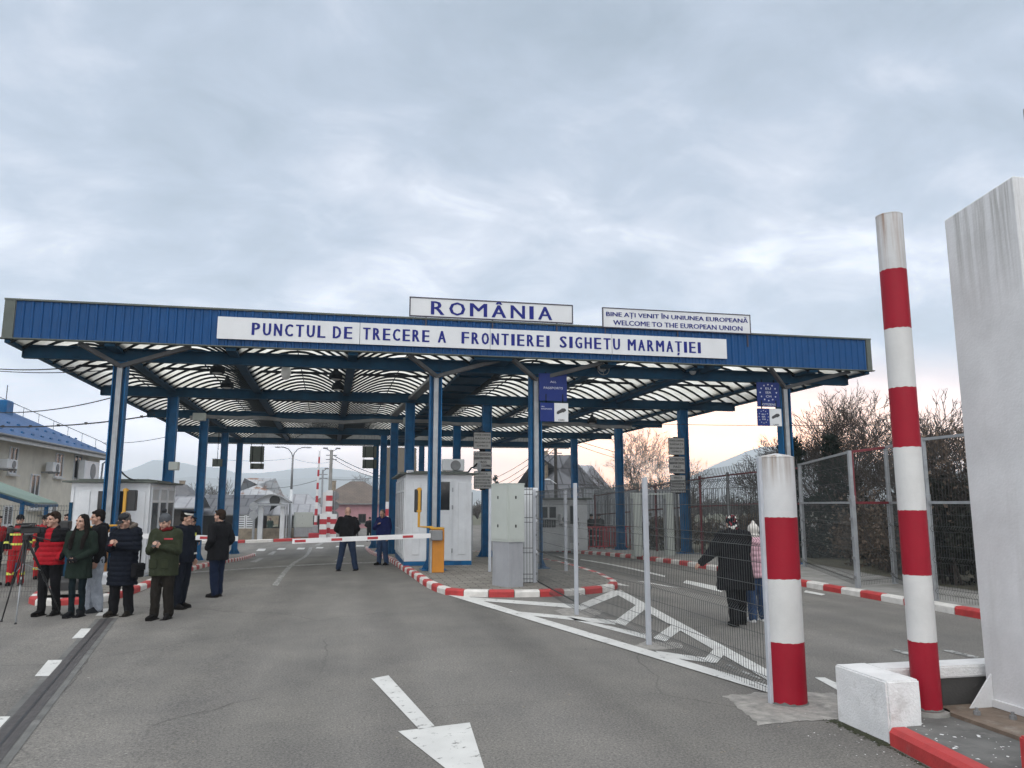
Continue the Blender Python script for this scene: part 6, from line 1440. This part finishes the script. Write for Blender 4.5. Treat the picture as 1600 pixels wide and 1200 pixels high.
held_phone(pF, 'red phone in the hands of the man in the dark cap', (0, -.37, 1.25), 58, mt='cl_darkred')
x, y, z = P_(187, 963); M = Matrix.Translation((x, y, z)) @ Matrix.Rotation(R_(-18), 4, 'Z')
t = thing('shoulder_bag', 'black shoulder bag hanging at the hip of the man in the long coat', 'bag', tuple(M @ Vector((.28, -.02, .75))))
m = MB(M); m.bbox(.235, .33, -.16, .12, .66, .9, .02); m.build('bag_body', 'leather', t); m = MB(M); m.bbox(.331, .345, -.15, .11, .78, .89, .006); m.build('flap', 'leather', t); m = MB(M); m.tube([(.3, .0, .89), (.29, .02, 1.2), (.2, .06, 1.5), (.1, .13, 1.52)], .014, 6); m.build('strap', 'leather', t)
# man in the olive coat
def olive(b, s, J, T):
    B = Blob(); B.limb([(-.06, .05, 1.5), (-.075, -.03, 1.49), (0, -.085, 1.475), (.075, -.03, 1.49), (.06, .05, 1.5)], [.034]*5); B.ell((0, -.06, 1.5), (.055, .04, .05)); B.make('scarf', 'cl_darkred', b, .008, 1, .006, 25, scale=s)
    m = MB(); m.bbox(.05*s, .2*s, -.178*s, -.165*s, 1.315*s, 1.34*s, .003); m.build('chest_zip', 'red', b, local=True)
    for e in (-1, 1): m = MB(); m.bbox((e*.1-.07)*s, (e*.1+.07)*s, -.205*s, -.175*s, .84*s, 1.0*s, .012); m.build('pocket', 'cl_olive', b, local=True)
pG = person('man in a grey bobble hat and olive padded coat looking at a phone', P_(251, 968), -14, 1.74, ('phone', 'phone'), ((-.11, -.04), (.1, .02)), ('cl_olive',), .72, .05, 0, .01, None, 'cl_brown', 1.12, 'shoe', 'beanie', 'cl_grey', 20, -10, hood=True, extra=olive)
held_phone(pG, 'dark phone in the hands of the man in the olive coat', (0, -.36, 1.25), 50)
# police officer
def officer(b, s, J, T):
    for e, a, sh, el, wr in J:
        q = sh.lerp(el, .3); limb_band('shoulder_patch', 'hi_vis', b, s, q, el-sh, .092, .06); limb_band('sleeve_stripe', 'cl_white', b, s, el.lerp(wr, .72), wr-el, .066, .03)
        m = MB(); c = sh.lerp(el, .62); m.tube([Vector((c.x+e*.072, c.y, c.z))*s, Vector((c.x+e*.082, c.y, c.z))*s], .032*s, 12); m.build('sleeve_badge', 'fur', b, local=True)
person('police officer in navy uniform and peaked cap behind the man in the olive coat', P_(281, 951), 62, 1.77, ('down', 'down'), ((-.1, -.02), (.1, .04)), ('cl_navy',), .82, .025, 0, 0, None, 'cl_navy', 1.1, 'shoe', 'police', 'hair_dark', 8, 20, extra=officer)
person('man in a black knit cap and dark jacket by the left barrier arm', P_(298, 884), 8, 1.72, ('carry', 'down'), ((-.1, 0), (.12, 0)), ('cl_navy',), .86, .02, 0, 0, None, 'cl_black', .95, 'shoe', 'skullcap', 'cl_black', 14, 10, vox=.012)
person('dark haired man in a black coat and blue trousers, hands in pockets, seen from behind', P_(337, 933), -128, 1.77, ('pocket', 'pocket'), ((-.1, -.06), (.09, .03)), ('cl_black',), .74, .035, 0, .02, None, 'cl_bluejean', 1.12, 'shoe', 'short', 'hair_brown', 0, 12)
person('bald man in a black jacket and jeans seen from behind at the barrier', P_(541, 892), 168, 1.78, ('hip', 'hip'), ((-.24, -.06), (.2, .06)), ('cl_black',), .82, .045, 0, 0, None, 'cl_dark_denim', 1.12, 'shoe', 'bald', 'hair_grey', 6, 22, vox=.011)
person('man in a blue jacket and jeans looking down beside the white booth', P_(597, 883), -42, 1.76, ('chest', 'down'), ((-.15, 0), (.15, 0)), ('cl_blue',), .84, .045, 0, 0, None, 'cl_denim', 1.12, 'shoe', 'cropped', 'hair_grey', 26, 10, vox=.011, hood=True)
# woman and child walking away
person('woman in a long black coat and floral headscarf walking away behind the fence', P_(1153, 977), 172, 1.68, ('pocket', ((-.33, -.04, 1.16), (-.5, -.08, 1.02)))[::-1] if False else (((-.2, -.08, 1.12), (-.12, -.22, 1.1)), ((.36, .02, 1.14), (.55, -.02, .98))), ((-.1, -.1), (.1, .14)), ('cl_black',), .56, .085, 0, .03, None, 'cl_black', 1.2, 'shoe', 'kerchief', 'scarf', 14, 0, hood=True, lean=-3)
person('child in a pink padded jacket and white knitted hat walking behind the fence', P_(1184, 971), 176, 1.52, ('down', 'down'), ((-.13, -.06), (.13, .06)), ('cl_pink',), .78, .03, .013, 0, None, 'cl_denim', 1.2, 'shoe_white', 'bobble', 'cl_white', 0, 6, hood=True)
# firefighters
def fire(b, s, J, T):
    for z in (1.0, 1.24): ribbon('reflective_band', 'hi_vis', b, s, [(z, .205, .162, 0, .05)])
    for e, a, sh, el, wr in J: limb_band('sleeve_band', 'hi_vis', b, s, el.lerp(wr, .35), wr-el, .078, .05)
    for e in (-1, 1): limb_band('ankle_band', 'hi_vis', b, s, (.115*e, .02, .3), (0, 0, 1), .09, .07)
person('firefighter in a red suit with yellow bands and an open dark jacket', P_(22, 915), 12, 1.74, ('down', 'down'), ((-.12, 0), (.12, 0)), ('cl_fire', 'cl_black'), .86, .02, 0, 0, lambda c: 1 if abs(c[0]) > .1 and c[2] > .9 else 0, 'cl_fire', 1.15, 'shoe', 'skullcap', 'cl_black', 8, 0, vox=.012, extra=fire)
person('second firefighter half hidden behind the man in the red and black jacket', P_(63, 905), 20, 1.74, ('down', 'down'), ((-.12, 0), (.12, 0)), ('cl_fire',), .86, .02, 0, 0, None, 'cl_fire', 1.1, 'shoe', 'skullcap', 'cl_black', 8, 0, vox=.014, extra=fire)
person('person cut off at the left edge in a red sleeve', P_(-14, 915), 60, 1.72, ('down', 'down'), ((-.12, 0), (.12, 0)), ('cl_fire', 'cl_navy'), .8, .02, 0, 0, lambda c: 1 if c[2] < 1.1 else 0, 'cl_navy', 1.1, 'shoe', 'short', 'hair_dark', 0, 0, vox=.014)
person('dark clothed person almost hidden right of the man in the red and black jacket', P_(98, 912), -20, 1.74, ('down', 'carry'), ((-.12, 0), (.12, 0)), ('cl_black',), .84, .02, 0, 0, None, 'cl_navy', 1.1, 'shoe', 'short', 'hair_brown', 0, 0, vox=.014)
# far figures
person('distant figure in a long dark green coat in the glazed gate', P_(421, 840), 172, 1.78, ('clasp', 'clasp'), ((-.06, 0), (.06, 0)), ('green',), .3, .05, 0, .03, None, 'green', 1., 'shoe', 'kerchief', 'scarf', 10, 0, vox=.02)
person('distant dark figure left of the pink house window', P_(557, 838), -20, 1.6, ('hip', 'hip'), ((-.1, 0), (.1, 0)), ('cl_charcoal',), .7, .03, 0, 0, None, 'cl_charcoal', 1., 'shoe', 'skullcap', 'cl_black', 0, 0, vox=.02)
person('distant man in black with a black hat just left of the man in blue', P_(577, 846), 170, 1.8, ('hip', 'hip'), ((-.14, 0), (.14, 0)), ('cl_black',), .84, .03, 0, 0, None, 'cl_black', 1.1, 'shoe', 'skullcap', 'cl_black', 0, 0, vox=.018)
for px, yy, lab, a in ((924, 41, 'left of two dark figures standing behind the red barriers', 'hip'), (936, 40.3, 'right of two dark figures standing behind the red barriers', 'carry')):
    xx = atY(px, 820, yy)[0]; person(lab, (xx, yy, gz(xx, yy)+.13), 30 if a == 'hip' else -35, 1.78, (a, a), ((-.12, 0), (.12, 0)), ('cl_black',), .84, .03, 0, 0, None, 'cl_black', 1.1, 'shoe', 'skullcap', 'cl_black', 6, 0, vox=.018, hood=True)
# television camera on its tripod
top = Vector((*[atY(41, 838, 14.6)[0]], 14.6, atY(41, 838, 14.6)[1]))
t = thing('tripod', 'black and silver camera tripod at the left edge', 'tripod', (top.x, top.y, gz(top.x, top.y)))
for (fx, fy), mt_ in (((2, 972), 'black'), ((24, 976), 'galv'), ((96, 962), 'black')):
    f = gp(fx, fy); a = top+Vector((0, 0, -.02)); d = f-a
    for k, (u, v) in enumerate(((0, .5), (.5, 1.))):
        m = MB(); sd = Vector((d.y, -d.x, 0)).normalized()*.022
        if k == 0:
            for q in (-1, 1): m.tube([a+sd*q, a+d*.55+sd*q*.8], .011, 8)
        else: m.tube([a+d*.46, f], [.013, .011], 8)
        leg = m.build('leg', mt_ if k else 'black', t, True)
    m = MB(); q = a+d*.52; m.tube([q-d.normalized()*.04, q+d.normalized()*.04], .026, 10); m.build('leg_clamp', 'black', t); m = MB(); m.ball(f+Vector((0, 0, .015)), .022); m.build('rubber_foot', 'black', t)
m = MB(); c = top+Vector((0, 0, -.45)); 
for (fx, fy) in ((2, 972), (24, 976), (96, 962)): f = gp(fx, fy); m.tube([c, (top+(f-top)*.42)], .008, 5)
m.build('spreader', 'galv', t); m = MB(); m.cyl(top.x, top.y, top.z-.06, top.z+.02, .05, .06, 14); m.cyl(top.x, top.y, top.z-.45, top.z-.05, .016, .016, 8); m.build('bowl', 'black', t)
m = MB(); m.tube([top+Vector((0, 0, .02)), top+Vector((.3, .25, -.08))], .01, 6); m.build('pan_handle', 'black', t)
Mc = Matrix.Translation(top+Vector((.04, 0, .03))) @ Matrix.Rotation(R_(-62), 4, 'Z') @ Matrix.Scale(.68, 4)
t = thing('video_camera', 'black television camera with viewfinder and top handle on the tripod', 'camera', tuple(top+Vector((0, 0, .03))))
m = MB(Mc); m.bbox(-.06, .06, -.2, .22, .03, .2, .015); bd = m.build('camera_body', 'black', t); m = MB(Mc); m.bbox(-.04, .04, -.1, .1, .0, .03, .006); m.build('plate', 'galv_dark', t)
m = MB(Mc); m.tube([(0, -.2, .11), (0, -.3, .11), (0, -.36, .11)], [.05, .05, .065], 16); m.build('lens', 'black', t); m = MB(Mc); m.bbox(-.09, .09, -.46, -.36, .04, .18, .01); m.build('lens_hood', 'black', t)
m = MB(Mc); m.tube([(0, -.16, .2), (0, -.14, .27), (0, .12, .27), (0, .15, .2)], .014, 8); m.build('handle', 'black', t); m = MB(Mc); m.tube([(.1, -.2, .2), (.1, .02, .22)], .035, 12); m.bbox(.06, .14, .02, .1, .17, .26, .01); m.build('viewfinder', 'black', t)
m = MB(Mc); m.bbox(-.05, .05, .23, .32, .05, .18, .01); m.build('battery', 'cl_charcoal', t); m = MB(Mc); m.tube([(-.07, -.3, .24), (-.07, .0, .26)], .022, 10); m.build('microphone', 'cl_charcoal', t)
x, z = atY(98, 820, 16.6); t = thing('video_camera', 'second black camera held up behind the man in the red and black jacket', 'camera', (x, 16.6, z-.1)); m = MB(); m.bbox(x-.13, x+.14, 16.5, 16.7, z-.1, z+.08, .02); m.build('camera_body', 'black', t); m = MB(); m.tube([(x-.13, 16.6, z), (x-.26, 16.55, z)], [.05, .06], 12); m.build('lens', 'black', t)
# ------------------------------------------------------------------ vegetation, hills, haze
MT['bark'] = mat('bark', (.085, .07, .06), .95, .3, 8, .5, 30); MT['twig'] = mat('twigs', (.064, .053, .047), .95, .25, 2, spec=.1)
MT['dead_leaf'] = mat('dry_leaves', (.13, .098, .075), .9, .45, 1.5, spec=.1); MT['dark_leaf'] = mat('dark_foliage', (.022, .023, .018), .9, .5, 1.2, spec=.1); MT['needle'] = mat('dark_needles', (.016, .026, .02), .9, .4, 2, spec=.1)
MT['verge'] = mat('rough_verge', (.085, .085, .055), .95, .4, .8, .6, 20, dirt=(.13, .11, .08), damt=.5); MT['land'] = mat('winter_fields', (.1, .1, .065), .95, .3, .02)
def bare_tree(label, x, y, h, spread, seed, lean=0., levels=6, r0=None, cat='tree', group='bare trees', leaf=0):
    rg = random.Random(seed); z0 = gz(x, y); t = thing('bare_tree', label, cat, (x, y, z0), 0, group)
    T = MB(); K = MB(); tips = []
    def grow(p, d, L_, r, lv):
        pts = [p]; rs = [r]; n = 3
        for i in range(n):
            d = (d+Vector((rg.uniform(-1, 1), rg.uniform(-1, 1), rg.uniform(-.5, .8)))*.16).normalized(); p = p+d*(L_/n); pts.append(p); rs.append(r*(1-.42*(i+1)/n))
        (T if lv == 0 else K).tube(pts, rs, 8 if lv == 0 else (5 if lv < 3 else 3), caps=False)
        if lv >= levels: tips.append(p); return
        k = rg.choice((3, 3, 4)) if lv < 3 else rg.choice((2, 3, 3))
        for j in range(k):
            a = rg.uniform(0, 6.283); ang = rg.uniform(.3, .75) if lv else rg.uniform(.25, .6)
            side = d.orthogonal().normalized(); side = Matrix.Rotation(a+j*2.1, 3, d) @ side
            nd = (d*math.cos(ang)+side*math.sin(ang)*spread+Vector((0, 0, .08))).normalized()
            st = pts[-1] if j < 2 else pts[rg.choice((1, 2))]
            grow(st, nd, L_*rg.uniform(.64, .86), max(.0085, rs[-1]*rg.uniform(.62, .85)), lv+1)
    grow(Vector((x, y, z0-.1)), Vector((lean, 0, 1)).normalized(), h*.24, r0 or h*.022, 0)
    T.build('trunk', 'bark', t, True); c = K.build('crown', 'twig', t)
    if leaf:
        m = MB()
        for p in tips:
            if rg.random() < leaf: leafq(m, p+Vector((rg.gauss(0, .1), rg.gauss(0, .1), rg.gauss(0, .1))), rg.uniform(.03, .07), rg)
        m.build('dry_foliage', 'dead_leaf', c)
    return t
def leafq(m, p, s, rg):
    a = Vector((rg.gauss(0, 1), rg.gauss(0, 1), rg.gauss(0, 1))).normalized(); b = a.orthogonal().normalized(); c = a.cross(b)
    th = rg.uniform(0, 6.28); u = (b*math.cos(th)+c*math.sin(th))*s; v = (c*math.cos(th)-b*math.sin(th))*s*.6
    m.add([p-u, p+v, p+u, p-v], [(0, 1, 2, 3)])
def TX(px, Y): return atY(px, 780, Y)[0]
bare_tree('bare spreading tree left of the notice column, above the pale fence', TX(1000, 50), 50, 9.2, 1.05, 3, -.1, levels=7)
bare_tree('bare spreading tree directly behind the notice column', TX(1030, 48), 48, 9., 1.1, 11, .08, levels=7)
bare_tree('slim bare tree seen right of the notice column', TX(1082, 54), 54, 7.4, 1., 21)
bare_tree('large bare tree with a dense crown behind the thick striped bollard', TX(1278, 27), 27, 7.6, 1.1, 5, .05, levels=7)
bare_tree('large bare tree between the thick bollard and the tall striped pole', TX(1345, 24), 24, 7., 1.1, 8, -.05, levels=7)
bare_tree('bare tree just left of the right front column', TX(1195, 33), 33, 6.2, 1.1, 9, .1, levels=7)
bare_tree('bare tree rising over the dry leaved shrub beside the thick bollard', TX(1310, 30), 30, 7.6, 1.1, 41, .0, levels=7)
bare_tree('bare tree with many fine twigs just right of the right front column', TX(1232, 31), 31, 6.9, 1.1, 52, .05, levels=7)
bare_tree('bare tree crowding the gap right of the tall striped pole', TX(1425, 24), 24, 6.2, 1.1, 57, -.05, levels=7)
bare_tree('bare tree tucked behind the tall striped pole', TX(1400, 21), 21, 6.1, 1., 14, levels=7)
bare_tree('bare scrubby tree with dry leaves right of the tall striped pole', TX(1462, 17), 17, 4.9, 1.05, 17, .1, leaf=.6)
bare_tree('bare scrubby tree with dry leaves next to the white pillar', TX(1520, 15), 15, 4.5, 1.05, 19, -.1, leaf=.6)
bare_tree('low bare shrub tree on the hill side behind the spiked fence', TX(1140, 40), 40, 4.2, 1.1, 23, levels=5)
bare_tree('second low bare shrub tree behind the spiked fence', TX(1170, 30), 30, 3.6, 1.1, 29, levels=5)
bare_tree('bare tree behind the pink house', TX(566, 118), 118, 10., 1., 31)
bare_tree('small bare tree right of the booth in the middle island', TX(765, 110), 110, 7., .8, 37, levels=5)
def shrub(name, label, cat, blobs, n, size, mt, seed, group=None, stems=14, zb=None):
    """leaf-sized faces scattered through a clump of overlapping lobes, on stems"""
    rg = random.Random(seed); c0 = blobs[0]; z0 = gz(c0[0], c0[1]); t = thing(name, label, cat, (c0[0], c0[1], z0), 0, group); m = MB(); vol = [b[3]*b[4]*b[5] for b in blobs]; tv = sum(vol)
    for b, v in zip(blobs, vol):
        for _ in range(int(n*v/tv)):
            d = Vector((rg.gauss(0, 1), rg.gauss(0, 1), rg.gauss(0, 1))).normalized()*(rg.random()**.42); k = .75+.5*noise.noise(Vector((d.x*2+b[0], d.y*2+b[1], d.z*2)))
            p = Vector((b[0]+d.x*b[3]*k*1.2, b[1]+d.y*b[4]*k*1.2, b[2]+d.z*b[5]*k*1.2))
            if p.z > gz(p.x, p.y)+.02: leafq(m, p, size*rg.uniform(.6, 1.4), rg)
    m.build('foliage', mt, t); m = MB()
    for _ in range(stems):
        b = rg.choice(blobs); x, y = b[0]+rg.uniform(-.5, .5)*b[3], b[1]+rg.uniform(-.5, .5)*b[4]; q = Vector((x, y, gz(x, y)-.05)); e_ = Vector((b[0]+rg.uniform(-1, 1)*b[3], b[1]+rg.uniform(-1, 1)*b[4], b[2]+b[5]*rg.uniform(.3, 1.15)))
        mid = q.lerp(e_, .5)+Vector((rg.uniform(-.15, .15), rg.uniform(-.15, .15), .1)); m.tube([q, mid, e_], [.03, .02, .008], 4, caps=False)
        for k in range(4): f = rg.uniform(.4, 1); s = q.lerp(e_, f); m.tube([s, s+Vector((rg.gauss(0, .3), rg.gauss(0, .3), rg.uniform(.1, .5)))], [.01, .004], 3, caps=False)
    m.build('stems', 'twig', t); return t
rg = random.Random(2)
def lobes(x0, x1, y0, y1, zt, n, r):
    out = []
    for _ in range(n):
        h = zt*rg.uniform(.55, 1.); out.append((rg.uniform(x0, x1), rg.uniform(y0, y1), h*.5, r*rg.uniform(.7, 1.2), r*rg.uniform(.7, 1.2), h*.52))
    return out
shrub('hedge', 'dark tangled hedge behind the tall fence next to the white pillar', 'hedge', lobes(12., 14.2, 6.5, 11.5, 3.4, 14, .9), 15000, .06, 'dark_leaf', 1, 'overgrown hedge sections', 60)
shrub('hedge', 'dark tangled hedge behind the tall fence on both sides of the striped pole', 'hedge', lobes(12.5, 14.8, 11.5, 16., 3.1, 14, .9), 15000, .06, 'dark_leaf', 2, 'overgrown hedge sections', 60)
shrub('shrub', 'shrub of dry pale brown leaves right of the thick striped bollard', 'shrub', lobes(13.4, 14.6, 16.5, 19.5, 2.6, 8, .8), 9000, .05, 'dead_leaf', 3, 'dry leaved shrubs', 30)
shrub('hedge', 'dark hedge behind the dry leaved shrub', 'hedge', lobes(15., 18., 16., 23., 3.2, 12, 1.1), 12000, .08, 'dark_leaf', 4, 'overgrown hedge sections', 40)
shrub('shrub', 'dry brown leaves tangled over the hedge top by the striped pole', 'shrub', lobes(12.6, 14.6, 9., 15., 3.5, 8, .6), 6000, .045, 'dead_leaf', 6, 'dry leaved shrubs', 40)
shrub('shrub', 'dry grey brown shrub behind the spiked fence, beside the woman', 'shrub', lobes(13.5, 16., 22., 28., 1.7, 12, .9), 8000, .06, 'dead_leaf', 7, 'dry leaved shrubs', 40)
shrub('shrub', 'dry grey brown shrub further along the spiked fence, by the detector pillars', 'shrub', lobes(13.6, 16., 29., 38., 1.5, 12, 1.), 7000, .07, 'dead_leaf', 8, 'dry leaved shrubs', 40)
def conifer(label, x, y, h, r, seed, n=3800):
    rg = random.Random(seed); z0 = gz(x, y); t = thing('conifer', label, 'tree', (x, y, z0), 0, 'dark conifers'); m = MB(); m.tube([(x, y, z0-.1), (x, y, z0+h)], [.14, .02], 7); m.build('trunk', 'bark', t); m = MB()
    for k in range(int(h*18)):
        f = rg.uniform(.06, .98); a = rg.uniform(0, 6.28); L_ = r*(1-f)**.8*rg.uniform(.65, 1.1)+.1; b = Vector((x, y, z0+h*f)); e_ = b+Vector((math.cos(a)*L_, math.sin(a)*L_, -L_*.22))
        for j in range(int(n/(h*18))): s = rg.random()**.7; p = b.lerp(e_, s)+Vector((rg.gauss(0, .1), rg.gauss(0, .1), rg.gauss(0, .06)-.06)); leafq(m, p, rg.uniform(.035, .075), rg)
    m.build('crown', 'needle', t)
conifer('dark conifer with an open crown right of the right front column', TX(1240, 24), 24, 4.3, 1.1, 1, 7000)
conifer('dark conifer half hidden behind the hedge, right of the first conifer', TX(1302, 23), 23, 4.2, 1.2, 2, 6000)
conifer('small distant conifer behind the booth notice plates', TX(774, 88), 88, 6., 1.5, 3)
strip_sheet('verge', [(3, 12.4), (15, 12.2), (20, 13.0), (60, 13.4)], [(3, 45), (60, 45)], (3, 60), .135, 'verge', 1.5)
m = MB(); xs = [-4000, -900, -300, -120, -50, 0, 50, 120, 300, 900, 4000]; ys = [97, 130, 180, 260, 400, 700, 1400, 3900]; m.v = [(x, y, -1.02+0*x) for y in ys for x in xs]
m.v = [(x, y, gz(x, y)+.12) for x, y, z in m.v]
for j in range(len(ys)-1):
    for i in range(len(xs)-1): k = j*len(xs)+i; m.f.append((k, k+1, k+len(xs)+1, k+len(xs))); m.fm.append(0)
m.build('field', 'land', at=(0, 0, 0), kind='structure')
# far belt of leafless trees: one mass nobody could count
rg = random.Random(5); m = MB()
for i in range(620):
    a = R_(rg.uniform(-40, 55)); D = rg.uniform(125, 230); x, y = D*math.sin(a), D*math.cos(a); h = rg.uniform(2.5, 5.5)*(1.5 if noise.noise(Vector((a*9, 0, 0))) > .15 else .8); z = gz(x, y)
    for k in range(26):
        d = Vector((rg.gauss(0, .5), rg.gauss(0, .5), rg.uniform(.25, 1))); p = Vector((x, y, z)); q = p+Vector((d.x*h*.45, d.y*h*.45, d.z*h)); m.tube([p+Vector((0, 0, h*.1)), p.lerp(q, .6)+Vector((0, 0, h*.1)), q], [.08, .06, .02], 3, caps=False)
        for j in range(3): s = p.lerp(q, rg.uniform(.5, 1)); m.tube([s, s+Vector((rg.gauss(0, .5), rg.gauss(0, .5), rg.uniform(.1, .9)))], [.035, .02], 3, caps=False)
m.build('far_trees', 'twig', kind='stuff')
# hills
def hills(name, ridge, D, depth, seed):
    pts = []
    for (p, q), (r, s) in zip(ridge, ridge[1:]):
        n = max(2, int((r-p)/9))
        for i in range(n): f = i/n; pts.append((p+(r-p)*f, q+(s-q)*f))
    pts.append(ridge[-1]); rows = 14; m = MB(); W_ = len(pts)
    for j in range(rows+1):
        f = j/rows; k = math.sin(math.pi*f)**1.2 if f < .5 else math.sin(math.pi*f)
        for px, py in pts:
            d = ray(px, py); hd = math.hypot(d.x, d.y); dist = D+(f-.5)*2*depth; z = EYE+d.z/hd*D; x, y = d.x/hd*dist, d.y/hd*dist
            zz = z*k+noise.fractal(Vector((x, y, seed))*.004, 1., 2., 5)*14*k*(0 if j == rows//2 else 1)+noise.noise(Vector((x*.03, y*.03, seed)))*1.5*k-3*(1-k)
            m.v.append((x, y, zz))
    for j in range(rows):
        for i in range(W_-1): k = j*W_+i; m.f.append((k, k+1, k+W_+1, k+W_)); m.fm.append(0)
    m.build(name, 'hill', smooth=True, at=(0, 0, 0), kind='structure')
hills('hills', [(-400, 752), (-150, 738), (0, 748), (100, 752), (170, 744), (205, 734), (238, 722), (262, 719), (300, 728), (345, 731), (372, 740), (405, 741), (440, 736), (490, 733), (530, 733), (560, 738), (600, 750), (680, 764), (760, 768), (840, 772), (930, 775)], 2900, 900, 1)
hills('hills', [(-400, 768), (0, 766), (200, 757), (300, 748), (420, 752), (520, 744), (620, 752), (760, 772)], 1800, 500, 5)
hills('hills', [(960, 776), (1040, 764), (1085, 742), (1125, 722), (1165, 706), (1195, 699), (1235, 698), (1290, 712), (1350, 722), (1450, 735), (1600, 742), (1800, 760)], 2600, 800, 9)
# the air
MT['haze'] = bpy.data.materials.new('haze'); MT['haze'].use_nodes = True; hn = MT['haze'].node_tree; hn.nodes.clear()
pv = hn.nodes.new('ShaderNodeVolumePrincipled'); pv.inputs['Color'].default_value = (.88, .95, 1., 1); pv.inputs['Density'].default_value = HAZE; pv.inputs['Anisotropy'].default_value = .35
ho = hn.nodes.new('ShaderNodeOutputMaterial'); hn.links.new(pv.outputs[0], ho.inputs['Volume'])
m = MB(); m.box(-4300, 4300, -700, 4300, -14, 228); m.build('haze', 'haze', kind='stuff')
